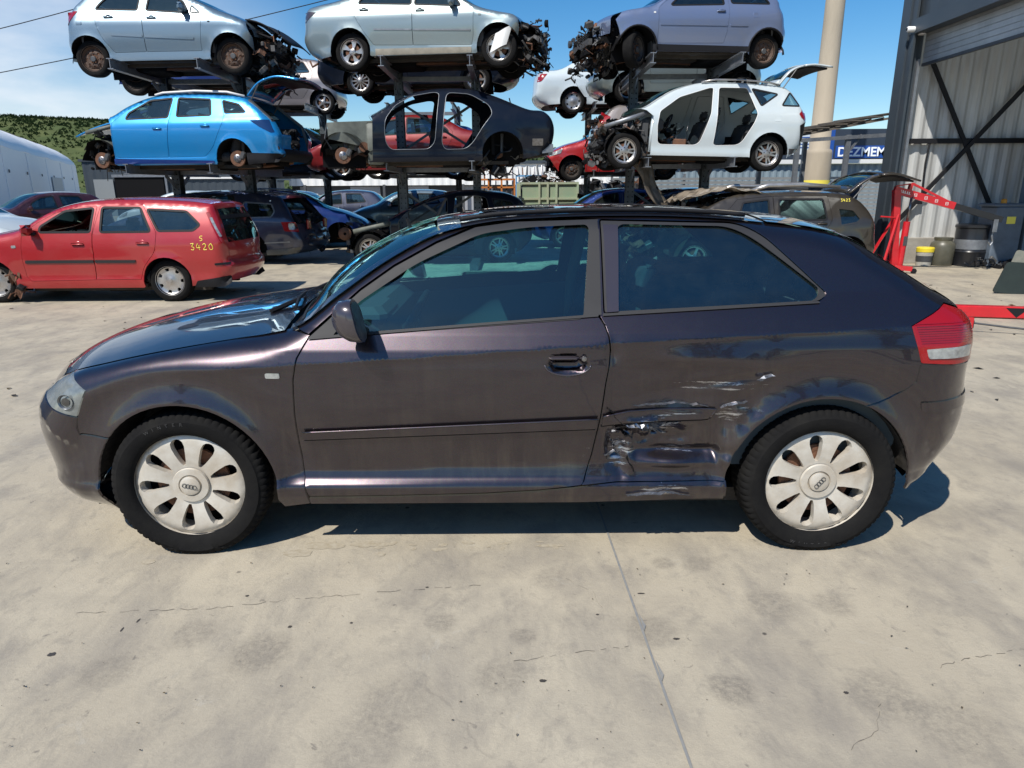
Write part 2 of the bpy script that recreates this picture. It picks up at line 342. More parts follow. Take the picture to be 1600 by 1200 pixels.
# ---------------------------------------------------------------- wheels
WC = {}
def rim_slots(kind, ro):
    S = []
    def pol(a, r): return (r*math.cos(a), r*math.sin(a))
    if kind == 'petal':
        for i in range(9):
            a = 2*math.pi*i/9+.35; pts = []
            for r, h in ((.088, .005), (.108, .013), (.140, .021), (.168, .0265), (.188, .0250), (.198, .017), (.203, .006)): pts.append((r, h))
            P = [(r, h) for r, h in pts]+[(r, -h) for r, h in pts[::-1]]
            S.append([(r*math.cos(a)-h*math.sin(a), r*math.sin(a)+h*math.cos(a)) for r, h in P])
    elif kind[0] == 's' and kind != 'steel':      # s<n>: n spokes
        n = int(kind[1:]); hw = .022 if n < 8 else .012
        for i in range(n):
            a = 2*math.pi*(i+.5)/n; r1, r2 = ro*.30, ro*.88; d1 = math.pi/n-hw/r1; d2 = math.pi/n-hw*.9/r2
            d1 = max(d1, .06); S.append(rpoly([pol(a-d1, r1), pol(a-d2*.97, r2*.97), pol(a-d2*.4, r2), pol(a+d2*.4, r2), pol(a+d2*.97, r2*.97), pol(a+d1, r1)], .012, 3))
    elif kind[0] == 'd':      # d<n>: n pairs of spokes
        n = int(kind[1:])
        for i in range(n):
            a = 2*math.pi*(i+.5)/n; r1, r2 = ro*.38, ro*.88; h = .020; d1 = math.pi/n*.72-h/r1; d2 = math.pi/n*.76-h/r2
            S.append(rpoly([pol(a-max(d1, .05), r1), pol(a-d2, r2), pol(a+d2, r2), pol(a+max(d1, .05), r1)], .012, 3))
            b = 2*math.pi*i/n; e1, e2 = .05, .12; S.append(rpoly([pol(b-e1, ro*.45), pol(b-e2, r2), pol(b+e2, r2), pol(b+e1, ro*.45)], .008, 3))
    elif kind[0] == 'w':      # swept spokes
        n = 5
        for i in range(n):
            a = 2*math.pi*(i+.5)/n; P = []
            for r, d in ((.30, -.35), (.55, -.48), (.87, -.50), (.90, -.1), (.86, .22), (.55, .30), (.30, .42)): P.append(pol(a+d+(r-.3)*.45, r*ro))
            S.append(rpoly(P, .012, 3))
    elif kind[0] == 'h':      # hub cover with notches at the edge
        n = int(kind[1:])
        for i in range(n):
            a = 2*math.pi*i/n; S.append(rpoly([pol(a-.13, ro*.70), pol(a-.17, ro*.93), pol(a+.17, ro*.93), pol(a+.13, ro*.70)], .008, 3))
    elif kind == 'steel':
        for i in range(8):
            a = 2*math.pi*i/8; S.append([(ro*.62*math.cos(a)+.022*math.cos(t)-0, ro*.62*math.sin(a)+.022*math.sin(t)) for t in np.linspace(0, 2*math.pi, 9)[:-1]])
    return S
def rim_mesh(kind, ro, m, res=.018):
    mb = MB(); lo = [(ro*math.cos(t), ro*math.sin(t)) for t in np.linspace(0, 2*math.pi, 61)[:-1]]
    P, F, be = fill([lo]+rim_slots(kind, ro), res if kind == 'petal' else .028); r = np.hypot(P[:, 0], P[:, 1])/ro
    if kind == 'petal': y = np.interp(r, [0, .34, .38, .44, .6, .85, .96, 1.0], [.012, .012, .010, .006, .002, .0, .006, .016])
    elif kind == 'steel': y = np.interp(r, [0, .18, .22, .34, .42, .55, .78, .84, 1], [.03, .03, .05, .055, .03, .028, .05, .07, .0])
    else: y = np.interp(r, [0, .2, .3, .6, .88, .96, 1], [.0, .0, .012, .02, .018, .006, .0])
    V = [(p[0], -.078+yy, p[1]) for p, yy in zip(P, y)]; a, c = P[F[:, 1]]-P[F[:, 0]], P[F[:, 2]]-P[F[:, 0]]; ccw = (a[:, 0]*c[:, 1]-a[:, 1]*c[:, 0]) > 0
    FF = [tuple(f if o else f[::-1]) for f, o in zip(F, ccw)]
    for i, j in be:
        if r[i] > .985 and r[j] > .985: continue
        k = len(V); V += [V[i], V[j], (V[j][0]*.97, V[j][1]+.03, V[j][2]*.97), (V[i][0]*.97, V[i][1]+.03, V[i][2]*.97)]; FF.append((k, k+1, k+2, k+3))
    mb.add(V, FF, 0)
    mb.lathe([(ro, -.080), (ro+.012, -.092), (ro+.016, -.088), (ro+.01, -.075), (ro-.012, -.03), (ro-.02, .07), (ro+.014, .09)], n=40, axis='Y', k=0)
    mb.lathe([(.0, .0), (ro*.6, .0), (ro-.02, .01)], n=24, axis='Y', k=1)                    # dark back plate
    mb.lathe([(0.05, -.035), (ro*.66, -.035), (ro*.66, -.02)], n=28, axis='Y', k=2)           # brake disc
    if kind not in ('petal',):
        hc = .05 if kind == 'steel' else .028
        mb.lathe([(0, -.083), (hc*.8, -.082), (hc, -.074), (hc, -.06)], n=16, axis='Y', k=3)
        if kind[0] in 'sdw' or kind == 'steel':
            for i in range(5):
                a = 2*math.pi*i/5+.3; rr = ro*.26 if kind != 'steel' else ro*.33; mb.lathe([(0, -.075), (.009, -.075), (.011, -.05)], (rr*math.cos(a), 0, rr*math.sin(a)), 8, 'Y', 1 if kind != 'steel' else 2)
    me = mb.build('rim', m, None, True, angle=35); return me
def tyre_mesh(r, ri, w, blocks=False, n=64):
    h = w/2; prof = [(ri-.004, -h*.80, 0), (ri+.004, -h*.90, 0), (ri+(r-ri)*.15, -h*.97, 0), (ri+(r-ri)*.42, -h*1.04, 0), (ri+(r-ri)*.62, -h*1.03, 0), (r-.030, -h*.97, 0), (r-.022, -h*.945, 1), (r-.010, -h*.87, 1), (r-.004, -h*.74, 1), (r, -h*.50, 1), (r, -h*.42, 2), (r, -h*.1, 0)]
    prof += [(a, -b, c) for a, b, c in prof[::-1]]
    if blocks: n = 264
    V = []; F = []
    for ri_, (rr, y, g) in enumerate(prof):
        for j in range(n):
            t = 2*math.pi*j/n; q = rr
            if blocks and g: q -= .0055 if (j+(2 if g == 2 else 0)) % 4 == 0 else 0
            if blocks and g == 0 and abs(y) < h*.2: q -= .007 if (j % 4 == 1) else 0
            V.append((q*math.cos(t), y, q*math.sin(t)))
    for i in range(len(prof)-1):
        for j in range(n): q = (j+1) % n; F.append((i*n+j, i*n+q, i*n+n+q, i*n+n+j))
    V = [(x, y*(1+(.05 if z < -r*.86 else 0)), max(z, -(r-.011))) for x, y, z in V]
    return obj('tyre', V, F, M_rubber, None, True, angle=38)
def wheel(parent, pos, r=.31, ri=.205, w=.2, kind='h7', rimmat=None, side=-1, steer=0, flat=False, tilt=0):
    key = (kind, r, ri, w, rimmat.name if rimmat else '')
    e = bpy.data.objects.new('wheel', None); scene.collection.objects.link(e); e.parent = parent; e.location = pos
    e.rotation_euler = (tilt, 0, steer+(0 if side < 0 else math.pi))
    if key in WC: a, b = WC[key]; ty = a.copy(); rm = b.copy(); scene.collection.objects.link(ty); scene.collection.objects.link(rm); ty.name = 'tyre'; rm.name = 'rim'
    else:
        ty = tyre_mesh(r, ri, w, kind == 'petal'); rust = kind == 'steel'
        rm = rim_mesh(kind, ri, [rimmat or M_alloy, M_void, M_rust, (rimmat or M_alloy) if not rust else M_darkst]); WC[key] = (ty, rm)
    ty.parent = e; rm.parent = e
    return e, ty, rm
# ---------------------------------------------------------------- shared cabin pieces
def seat_mb(x, y, z, w=.5, lean=.30, h=.62, headrest=True, face=-1):
    """seat facing the front (-x): cushion, back and headrest as one upholstered mesh"""
    mb = MB()
    def cush(u, v): a = (u-.5)*w; return None
    mb.box((x+.0, y, z+.09), (.50, w, .16), Matrix.Rotation(R(-6), 3, 'Y'), bev=.06)
    mb.box((x+.27+math.sin(lean)*h*.5-.0, y, z+.12+h*.5*math.cos(lean)), (.15, w*.96, h), Matrix.Rotation(lean, 3, 'Y'), bev=.06)
    if headrest:
        mb.box((x+.27+math.sin(lean)*(h+.14), y, z+.12+(h+.12)*math.cos(lean)), (.10, .27, .17), Matrix.Rotation(lean*.7, 3, 'Y'), bev=.045)
        for q in (-.06, .06): mb.tube([(x+.27+math.sin(lean)*(h-.02), y+q, z+.12+(h-.02)*math.cos(lean)), (x+.27+math.sin(lean)*(h+.1), y+q, z+.12+(h+.1)*math.cos(lean))], .008, 6)
    return mb
def steer_mb(x, y, z, r=.18, tilt=R(-62)):
    mb = MB(); M = Matrix.Rotation(tilt, 3, 'Y'); P = []
    for i in range(25): t = 2*math.pi*i/24; v = M @ Vector((r*math.cos(t), r*math.sin(t), 0)); P.append((x+v.x, y+v.y, z+v.z))
    mb.tube(P, .015, 8, caps=False)
    for t in (0.2, math.pi-.2, -math.pi/2): v = M @ Vector((r*math.cos(t), r*math.sin(t), 0)); mb.bar((x, y, z), (x+v.x, y+v.y, z+v.z), .03, .018)
    mb.box((x, y, z), (.13, .13, .05), M, bev=.02); v = M @ Vector((0, 0, -.25)); mb.tube([(x, y, z), (x-.22, y, z-.12)], .03)
    return mb
# ================================================================ THE DARK HATCHBACK
# ---------------------------------------------------------------- the dark hatchback in front: shell
H_OUT = [(.45, .125, .20, -.10, 0), (.32, .155, .24, -.11, 0), (.212, .26, .28, -.12, 0), (.168, .39, .31, -.14, 0), (.160, .50, .30, -.13, 0), (.172, .58, .29, -.13, 0),   # 0-5 bumper
         (.205, .645, .26, -.145, .0), (.30, .715, .20, -.16, .02), (.42, .770, .13, -.13, .045), (.56, .805, .11, -.07, .065), (.72, .84, .10, -.02, .07), (.90, .872, .10, 0, .065), (1.08, .900, .10, 0, .06), (1.24, .925, .09, 0, .055),  # 6-13 hood
         (1.335, .950, .07, -.05, .045), (1.50, 1.065, .055, -.12, .05), (1.70, 1.200, .05, -.11, .05), (1.88, 1.290, .05, -.07, .045),   # 14-17 windscreen
         (2.06, 1.332, .06, -.02, .035), (2.35, 1.353, .07, 0, .03), (2.65, 1.358, .07, 0, .028), (2.95, 1.350, .07, 0, .028), (3.22, 1.328, .08, 0, .03), (3.46, 1.296, .09, .03, .03),  # 18-23 roof
         (3.56, 1.268, .10, .05, .02), (3.70, 1.185, .10, .07, .02), (3.86, 1.083, .11, .08, .01), (3.985, .995, .13, .08, 0),    # 24-27 rear glass
         (4.035, .92, .18, .08, 0), (4.06, .82, .24, .085, 0), (4.075, .70, .27, .09, 0), (4.10, .62, .29, .09, 0), (4.10, .52, .29, .09, 0), (4.075, .42, .28, .09, 0), (4.02, .33, .27, .08, 0), (3.90, .24, .2, .06, 0)]  # 28-35
H_WZ = [(.10, .80), (.18, .83), (.22, .848), (.262, .862), (.292, .866), (.30, .866), (.315, .858), (.335, .850), (.37, .851), (.42, .856), (.55, .868), (.70, .877), (.80, .880), (.87, .874), (.93, .858), (.98, .836), (1.0, .826), (1.10, .772), (1.20, .715), (1.30, .655), (1.36, .62), (1.42, .58)]

HX = -.0358-2.578/2-.86; HY = 2.557+.862
def hero_zc(x): return np.interp(x, [0, .9, 1.35, 1.82, 2.56, 3.2, 3.71, 4.2], [.76, .79, .818, .843, .892, .925, .949, .96])
def b_crease(x, z):
    d = z-hero_zc(x); f = sstep((x-.70)/.55); up = np.clip(d, 0, .13)
    dn = np.clip(-d, 0, .3); return f*(-.30*up - .0075*(1-np.exp(-dn/.022))*np.exp(-dn/.16))
def b_ledge(x, z):
    zb = np.interp(x, [1.34, 2.48, 3.05], [.306, .327, .335]); zt = np.interp(x, [1.34, 2.48, 3.05], [.360, .392, .40])
    f = sstep((x-1.22)/.12)*sstep((3.06-x)/.1); s = np.clip((z-zb)/(zt-zb), 0, 1); return -f*.020*s*sstep((.66-z)/.25)
def b_flare(x, z):
    o = 0
    for cx, cz, rr in ((.865, .30, .36), (3.42, .30, .372)):
        d = np.hypot(x-cx, z-cz); o = o+.014*np.exp(-((d-rr)/.035)**2)*sstep((z-.2)/.1)-.012*np.exp(-((d-rr-.10)/.05)**2)*sstep((z-.35)/.1)
    return o
def b_handle(x, z): return -.030*sstep((1-((x-2.40)/.082)**2-((z-.812)/.036)**2)*1.6)
_rn = np.random.RandomState(4); _ph = _rn.rand(40)*6.28; _dr = _rn.rand(40)*6.28
def crumple(x, z, s):
    o = 0
    for i in range(7): o = o+np.abs(np.sin((x*math.cos(_dr[i])+z*math.sin(_dr[i]))*s*(1+.35*i)+_ph[i]))/(1+.5*i)
    return o-2.2
def b_dent(x, z):
    g = lambda cx, cz, sx_, sz_: np.exp(-((x-cx)/sx_)**2-((z-cz)/sz_)**2)
    f = sstep((x-2.545)/.03)
    o = -.034*g(2.82, .68, .22, .10)-.045*g(2.72, .50, .16, .065)+.026*g(2.84, .395, .17, .022)-.024*g(2.86, .440, .17, .020)-.020*g(2.72, .80, .16, .07)+.012*g(2.90, .83, .22, .03)
    o = o+.016*g(2.70, .575, .12, .018)-.02*g(2.61, .43, .04, .07)+.018*g(2.655, .46, .02, .09)
    o = o+.015*crumple(x, z, 30)*g(2.70, .535, .10, .045)+.011*crumple(x+.3, z, 22)*g(2.60, .43, .055, .09)+.008*crumple(x, z+.4, 15)*g(3.06, .61, .13, .06)+.005*crumple(x*.6, z*1.3, 13)*g(2.85, .29, .25, .06)
    o = o-.014*g(3.03, .56, .035, .10)+.009*g(3.07, .58, .02, .09)+.006*crumple(x*.7, z, 8)*g(2.95, .75, .4, .13)+.011*crumple(x*.8, z+.2, 11)*g(2.86, .50, .24, .10)-.009*np.exp(-((x-2.985+.25*(z-.5))/.018)**2)*sstep((z-.36)/.05)*sstep((.64-z)/.06)+.006*np.exp(-((x-3.02+.25*(z-.5))/.02)**2)*sstep((z-.36)/.05)*sstep((.64-z)/.06)
    o = o-.012*g(2.57, .85, .03, .04)
    # a pushed-in line running back over the arch
    o = o-.009*np.exp(-((z-(.72+.16*(x-2.9)))/.018)**2)*np.exp(-((x-3.08)/.22)**2)
    return f*o
HS = Shell(H_OUT, H_WZ, L=4.2, bumps=(b_crease, b_ledge, b_flare, b_handle, b_dent), pw=2.4)
HD_ = Shell(H_OUT, H_WZ, L=4.2, bumps=(b_crease, b_ledge, b_flare, b_handle, lambda x, z: np.minimum(0, b_dent(x, z))*1.05-.05*sstep((x-2.4)/.1)*sstep((3.3-x)/.2)*sstep((.9-z)/.1)), pw=2.4)
HF = Shell(H_OUT, H_WZ, L=4.2, bumps=(b_crease, b_ledge, b_flare, b_handle), pw=2.4)
_cx = np.arange(.8, 4.15, .02); HS.extra = np.vstack([np.stack([_cx, hero_zc(_cx)+q], 1) for q in (-.012, -.004, .003, .012)]+[np.array([(a, b) for a in np.arange(2.56, 3.14, .0065) for b in np.arange(.37, .67, .0065)])]); HF.extra = None
def hero_paint():
    m = bpy.data.materials.new('dark_violet_grey_paint'); m.use_nodes = True; t = m.node_tree; b = t.nodes['Principled BSDF']; L = t.links.new
    N = t.nodes.new
    b.inputs['Metallic'].default_value = .9; b.inputs['Roughness'].default_value = .31; b.inputs['Coat Weight'].default_value = 1
    tcn = N('ShaderNodeTexCoord')
    fl = N('ShaderNodeTexVoronoi'); fl.inputs['Scale'].default_value = 900; L(tcn.outputs['Object'], fl.inputs['Vector'])
    flr = N('ShaderNodeMixRGB'); flr.blend_type = 'MULTIPLY'; flr.inputs[0].default_value = .5; flr.inputs[1].default_value = (.074, .060, .070, 1); L(fl.outputs['Color'], flr.inputs[2])
    # vertical runs of dried dirty water
    mp_ = N('ShaderNodeMapping'); mp_.inputs['Scale'].default_value = (11, 11, .9); L(tcn.outputs['Object'], mp_.inputs[0])
    n1 = N('ShaderNodeTexNoise'); n1.inputs['Scale'].default_value = 1.6; n1.inputs['Detail'].default_value = 6; n1.inputs['Roughness'].default_value = .6; L(mp_.outputs[0], n1.inputs['Vector'])
    r1 = N('ShaderNodeMapRange'); r1.inputs['From Min'].default_value = .46; r1.inputs['From Max'].default_value = .68; L(n1.outputs[0], r1.inputs['Value'])
    n2 = N('ShaderNodeTexNoise'); n2.inputs['Scale'].default_value = 2.2; n2.inputs['Detail'].default_value = 10; n2.inputs['Roughness'].default_value = .7; L(tcn.outputs['Object'], n2.inputs['Vector'])
    r2 = N('ShaderNodeMapRange'); r2.inputs['From Min'].default_value = .4; r2.inputs['From Max'].default_value = .75; L(n2.outputs[0], r2.inputs['Value'])
    sz = N('ShaderNodeSeparateXYZ'); L(tcn.outputs['Object'], sz.inputs[0])
    rz = N('ShaderNodeMapRange'); rz.inputs['From Min'].default_value = 1.0; rz.inputs['From Max'].default_value = .25; rz.inputs['To Min'].default_value = .12; rz.inputs['To Max'].default_value = 1; L(sz.outputs['Z'], rz.inputs['Value'])
    a = N('ShaderNodeMath'); a.operation = 'MULTIPLY'; L(r1.outputs[0], a.inputs[0]); L(r2.outputs[0], a.inputs[1])
    a2 = N('ShaderNodeMath'); a2.operation = 'MULTIPLY_ADD'; a2.inputs[1].default_value = 1.0; L(a.outputs[0], a2.inputs[0])
    a3 = N('ShaderNodeMath'); a3.operation = 'MULTIPLY'; a3.inputs[1].default_value = .05; L(r2.outputs[0], a3.inputs[0]); L(a3.outputs[0], a2.inputs[2])
    dm = N('ShaderNodeMath'); dm.operation = 'MULTIPLY'; dm.use_clamp = True; L(a2.outputs[0], dm.inputs[0]); L(rz.outputs[0], dm.inputs[1])
    dk = N('ShaderNodeMath'); dk.operation = 'MULTIPLY'; dk.inputs[1].default_value = .50; L(dm.outputs[0], dk.inputs[0])
    mx = N('ShaderNodeMixRGB'); mx.inputs[2].default_value = (.20, .175, .14, 1); L(flr.outputs[0], mx.inputs[1]); L(dk.outputs[0], mx.inputs[0])
    # scratches and scuffs around the crash damage (quarter panel), bright bare streaks
    mp2 = N('ShaderNodeMapping'); mp2.inputs['Rotation'].default_value = (0, R(-9), 0); mp2.inputs['Scale'].default_value = (5, 1, 60); L(tcn.outputs['Object'], mp2.inputs[0])
    n3 = N('ShaderNodeTexNoise'); n3.inputs['Scale'].default_value = 1.3; n3.inputs['Detail'].default_value = 7; n3.inputs['Roughness'].default_value = .8; L(mp2.outputs[0], n3.inputs['Vector'])
    def blob(cx, cz, sx_, sz_, lo, hi):
        mq = N('ShaderNodeMapping'); mq.vector_type = 'POINT'; mq.inputs['Location'].default_value = (-cx/sx_, 0, -cz/sz_); mq.inputs['Scale'].default_value = (1/sx_, 0, 1/sz_); L(tcn.outputs['Object'], mq.inputs[0])
        gr = N('ShaderNodeTexGradient'); gr.gradient_type = 'SPHERICAL'; L(mq.outputs[0], gr.inputs[0])
        rr = N('ShaderNodeMapRange'); rr.inputs['From Min'].default_value = 0; rr.inputs['From Max'].default_value = .7; rr.inputs['To Min'].default_value = hi; rr.inputs['To Max'].default_value = lo; L(gr.outputs[0], rr.inputs['Value'])
        g = N('ShaderNodeMath'); g.operation = 'SUBTRACT'; L(n3.outputs[0], g.inputs[0]); L(rr.outputs[0], g.inputs[1])
        q = N('ShaderNodeMath'); q.operation = 'MULTIPLY'; q.inputs[1].default_value = 22; q.use_clamp = True; L(g.outputs[0], q.inputs[0]); return q.outputs[0]
    bl = [blob(2.72, .555, .22, .05, .43, .78), blob(2.98, .72, .40, .055, .545, .80), blob(2.62, .44, .12, .14, .53, .8), blob(2.8, .285, .30, .07, .53, .8), blob(3.04, .60, .14, .06, .53, .8), blob(2.84, .44, .2, .05, .55, .8), blob(2.47, .46, .07, .14, .60, .8), blob(3.12, .62, .14, .04, .55, .8), blob(2.85, .61, .25, .03, .56, .8)]
    acc = bl[0]
    for q in bl[1:]:
        ad = N('ShaderNodeMath'); ad.operation = 'MAXIMUM'; L(acc, ad.inputs[0]); L(q, ad.inputs[1]); acc = ad.outputs[0]
    mx2 = N('ShaderNodeMixRGB'); mx2.inputs[2].default_value = (.50, .50, .52, 1); L(acc, mx2.inputs[0]); L(mx.outputs[0], mx2.inputs[1]); L(mx2.outputs[0], b.inputs['Base Color'])
    cr = N('ShaderNodeMapRange'); cr.inputs['To Min'].default_value = .012; cr.inputs['To Max'].default_value = .10; L(dm.outputs[0], cr.inputs['Value']); L(cr.outputs[0], b.inputs['Coat Roughness'])
    cw = N('ShaderNodeMath'); cw.operation = 'SUBTRACT'; cw.inputs[0].default_value = 1; L(acc, cw.inputs[1]); L(cw.outputs[0], b.inputs['Coat Weight'])
    MATS[m.name] = m; return m
PH = hero_paint()
PHt = mat('violet_grey_gloss_plastic', (.05, .042, .05), .25, .3, 1)
hero = thing('parked_car', 'dark violet-grey three-door hatchback in the foreground with a crushed scratched rear quarter', 'car', (HX, HY, 0))
def hero_build():
    O = HS.side_outline; par = hero
    def P(name, loops, m=PH, off=0, res=.02, flange=.014, both=True, normals=True, ring=True, parent=None, ins=.0034):
        loops = [inset_loop(loops[0], ins)]+[inset_loop(l, -ins) for l in loops[1:]]
        o = HS.panel(name, loops, m, parent or par, off, res, flange, (-1,), normals, ring)
        if both: HF.panel(name, loops, m, parent or par, off, max(res, .035), flange, (1,), normals, ring)
        return o
    archF = arc(.865, .295, .362, 196, -16, 30); archR = arc(3.42, .295, .374, 188, -12, 30)
    HLr = [(.519, .716), (.464, .608)]                       # rear edge of the headlamp
    hood_side = O(8.05, 13.75)
    # fender
    aF = [p for p in arc(.865, .295, .362, 141, -14, 26)]
    fender = hood_side+[(1.40, .925), (1.393, .905), (1.357, .843), (1.336, .76), (1.328, .62), (1.326, .48), (1.331, .37), (1.34, .30), (1.351, .222), (1.243, .205)]+aF[::-1][1:]+[(.455, .533), (.452, .560), (.464, .608), (.519, .716)]
    P('front_fender', [fender], res=.018)
    bump = O(0, 6.55)+[(.357, .637), (.464, .606), (.450, .558), (.453, .531), (.575, .521)]+[p for p in arc(.865, .295, .362, 143, 200, 12)]
    P('front_bumper', [bump])
    hl = [(.519, .716), (.464, .608), (.357, .637)]+O(6.6, 8.0)
    P('headlight', [hl], mat('hazy_lamp', (.11, .125, .125), .22, .2, coat=1, nscale=22, col2=(.26, .28, .27)), off=.0, res=.02, ins=.003)
    # door: painted lower part, then its frame and pane
    door_edge_r = [(2.523, .993), (2.545, .955), (2.559, .915), (2.565, .86), (2.560, .80), (2.549, .737), (2.534, .598), (2.505, .422), (2.474, .315), (2.466, .303)]
    door_edge_f = [(1.351, .259), (1.339, .30), (1.331, .37), (1.326, .48), (1.328, .62), (1.336, .76), (1.357, .843), (1.393, .905)]
    belt = [(1.396, .911), (1.648, .930), (2.10, .962), (2.523, .990)]
    door = door_edge_f+belt+door_edge_r[1:]+[(2.30, .285), (2.065, .271), (1.70, .263)]
    dr = P('door', [rpoly(door, .012)], res=.016)
    # lower skirt and sill
    sill = [(1.351, .257), (1.70, .261), (2.065, .269), (2.30, .283), (2.466, .301), (2.482, .330), (3.052, .365), (3.046, .24), (2.46, .218), (1.353, .218), (1.2, .16), (1.2, .16)]
    P('sill', [[(1.352, .255), (1.70, .259), (2.065, .267), (2.30, .281), (2.466, .299), (2.60, .312), (3.048, .318), (3.046, .236), (2.46, .219), (1.353, .219)]])
    # quarter panel, C pillar, roof side, A pillar in one pressing
    tl = [(3.886, 1.023), (3.722, .949), (3.768, .806)]
    rbt = [(3.568, .641), (3.62, .652), (3.664, .667), (3.72, .697), (3.757, .735), (3.762, .80)]
    side = [(1.40, .927)]+O(13.9, 27.0)+tl+rbt[::-1]+[p for p in arc(3.42, .295, .374, 66, 187, 24)]+[(3.048, .318), (2.60, .314), (2.468, .302)]+door_edge_r[::-1][1:]
    side += [(2.523, 1.0), (2.532, 1.346), (2.45, 1.348), (2.2, 1.342), (2.04, 1.322), (1.885, 1.262), (1.72, 1.176), (1.592, 1.090)]
    qwin = [(2.545, .998), (3.385, 1.035, .03), (3.424, 1.061, .03), (3.302, 1.180, .05), (3.19, 1.285, .05), (3.10, 1.328, .05), (2.545, 1.342)]
    ex = HS
    P('quarter_panel', [side, rpoly(qwin, .01)], res=.012)
    # rear bumper
    rb = O(29.2, 35)+[p for p in arc(3.42, .295, .374, -4, 66, 14)]+rbt+[(3.763, .811), (3.90, .80)]
    P('rear_bumper', [rb])
    ps = P('bumper_strip', [rpoly([(3.79, .650), (4.09, .668), (4.092, .612), (3.80, .606)], .01)], off=.007, flange=.012)
    # tail lamp
    lamp = [(3.886, 1.023), (3.722, .949), (3.765, .808), (3.90, .80)]+O(27.05, 29.15)[::-1]
    tlo = P('taillight', [lamp], M_red, off=.006, ins=.003)
    P('reversing_lens', [rpoly([(3.772, .866), (3.97, .880), (3.985, .826), (3.785, .824)], .01)], M_clear, off=.011, res=.02, parent=tlo, both=False)
    for i in range(9):
        z0 = .885+i*.0088; P('lens_rib', [[(3.757-.003*i, z0), (3.99, z0+.008), (3.99, z0+.0105), (3.757-.003*i, z0+.0025)]], mat('deep_red_lens', (.22, .004, .006), .2, coat=1), off=.0085, res=.03, flange=.003, parent=tlo, both=False, ins=0, ring=False)
    # window trims and panes
    fg = [(1.497, .932, .0), (2.452, .992), (2.486, 1.312), (2.26, 1.303, .05), (2.087, 1.283, .05), (2.037, 1.268, .05), (1.813, 1.170, .05), (1.60, 1.035, .02)]
    fg = inset_loop(rpoly(fg, .01), -.010)
    fo = [(1.398, .912), (2.535, .991), (2.541, 1.345), (2.45, 1.345), (2.2, 1.339), (2.04, 1.319), (1.885, 1.259), (1.72, 1.173), (1.592, 1.087)]
    P('window_frame', [fo, rpoly(fg, .01)], M_trim, off=.003, res=.05, ring=False, parent=dr)
    P('door_window', [rpoly(fg, .01)], M_glass, off=-.012, res=.04, flange=0, ring=False, parent=dr, ins=-.004)
    P('window_seal', [[(2.463, .994), (2.49, .996), (2.512, 1.343), (2.494, 1.343)]], M_steel, off=.0045, res=.05, parent=dr, ring=False, flange=.004, both=False) if False else None
    qg = [(2.604, 1.008), (3.345, 1.046, .03), (3.386, 1.068, .03), (3.27, 1.160, .05), (3.146, 1.256, .05), (3.06, 1.300, .05), (2.622, 1.311)]
    qg = inset_loop(rpoly(qg, .02), -.012)
    P('quarter_trim', [rpoly(qwin, .01), rpoly(qg, .02)], M_trim, off=.003, res=.05, ring=False)
    P('pillar_cover', [[(2.552, 1.002), (2.604, 1.005), (2.618, 1.324), (2.552, 1.326)]], PHt, off=.006, res=.05, ring=False)
    P('quarter_window', [rpoly(qg, .02)], glass('teal_glass', (.40, .80, .82), .085, .03), off=-.010, res=.04, flange=0, ring=False, ins=-.004)
    # shiny trim line under the windows
    P('belt_trim', [[(1.400, .908), (1.648, .926), (2.10, .958), (2.52, .985), (2.523, .999), (2.10, .972), (1.648, .941), (1.40, .922)]], M_trim, off=.007, res=.05, ring=False, flange=.01, parent=dr)
    P('rear_belt_trim', [[(2.54, .987), (3.385, 1.028), (3.38, 1.041), (2.54, 1.001)]], M_trim, off=.007, res=.05, ring=False, flange=.01)
    # mouldings
    P('side_moulding', [rpoly([(1.351, .541), (2.527, .594), (2.515, .547), (1.349, .504)], .008)], off=.016, res=.02, ring=False, parent=dr)
    mb = MB(); q_ = dens([(1.353, .540), (2.524, .592)], .04, False); mb.tube([(a, -float(HS.W(a, b)[0])-.014, b) for a, b in q_], .0042, 6); mb.build('moulding_lip', PH, dr, True)
    mb = MB(); q_ = dens([(1.352, .503), (2.514, .546)], .04, False); mb.tube([(a, -float(HS.W(a, b)[0])-.004, b) for a, b in q_], .0035, 6); mb.build('moulding_shadow', M_void, dr, True)  # near-black tube draws the shadow line under the door moulding
    P('rear_moulding', [rpoly([(2.540, .602), (2.649, .622), (2.80, .626), (2.992, .628), (2.965, .582), (2.8, .578), (2.65, .572), (2.536, .560)], .006)], off=.014, res=.015, ring=False)
    mb = MB(); q_ = dens([(2.543, .602), (2.649, .621), (2.80, .626), (2.988, .627), (2.965, .584)], .03, False); mb.tube([(a, -float(HS.W(a, b)[0])-.012, b) for a, b in q_], .0045, 6); mb.build('moulding_lip', PH, par, True)
    mb = MB(); q_ = dens([(2.536, .559), (2.65, .571), (2.8, .577), (2.962, .581)], .03, False); mb.tube([(a, -float(HS.W(a, b)[0])-.004, b) for a, b in q_], .0035, 6); mb.build('moulding_shadow', M_void, par, True)  # shadow below the rear moulding, likewise drawn as a near-black tube
    rpt = P('side_repeater', [rpoly([(1.229, .790), (1.291, .788), (1.291, .762), (1.229, .763)], .010)], M_clear, off=.006, res=.03, ring=False)
    # headlamp innards are seen as a darker bowl and reflector
    mb = MB()
    for (cx, cz, r_) in ((.435, .672, .030),):
        w = float(HS.W(cx, cz)[0]); mb.lathe([(r_, -.006), (r_*.8, .0), (r_*.75, .004)], (cx, -w-.003, cz), 20, 'Y', 0); mb.lathe([(0, -.004), (r_*.55, -.002)], (cx, -w-.004, cz), 16, 'Y', 1)
    mb.build('lamp_reflector', [mat('dim_reflector', (.20, .21, .22), .3, .7), mat('lamp_bowl', (.12, .12, .12), .15, .8)], par, True)
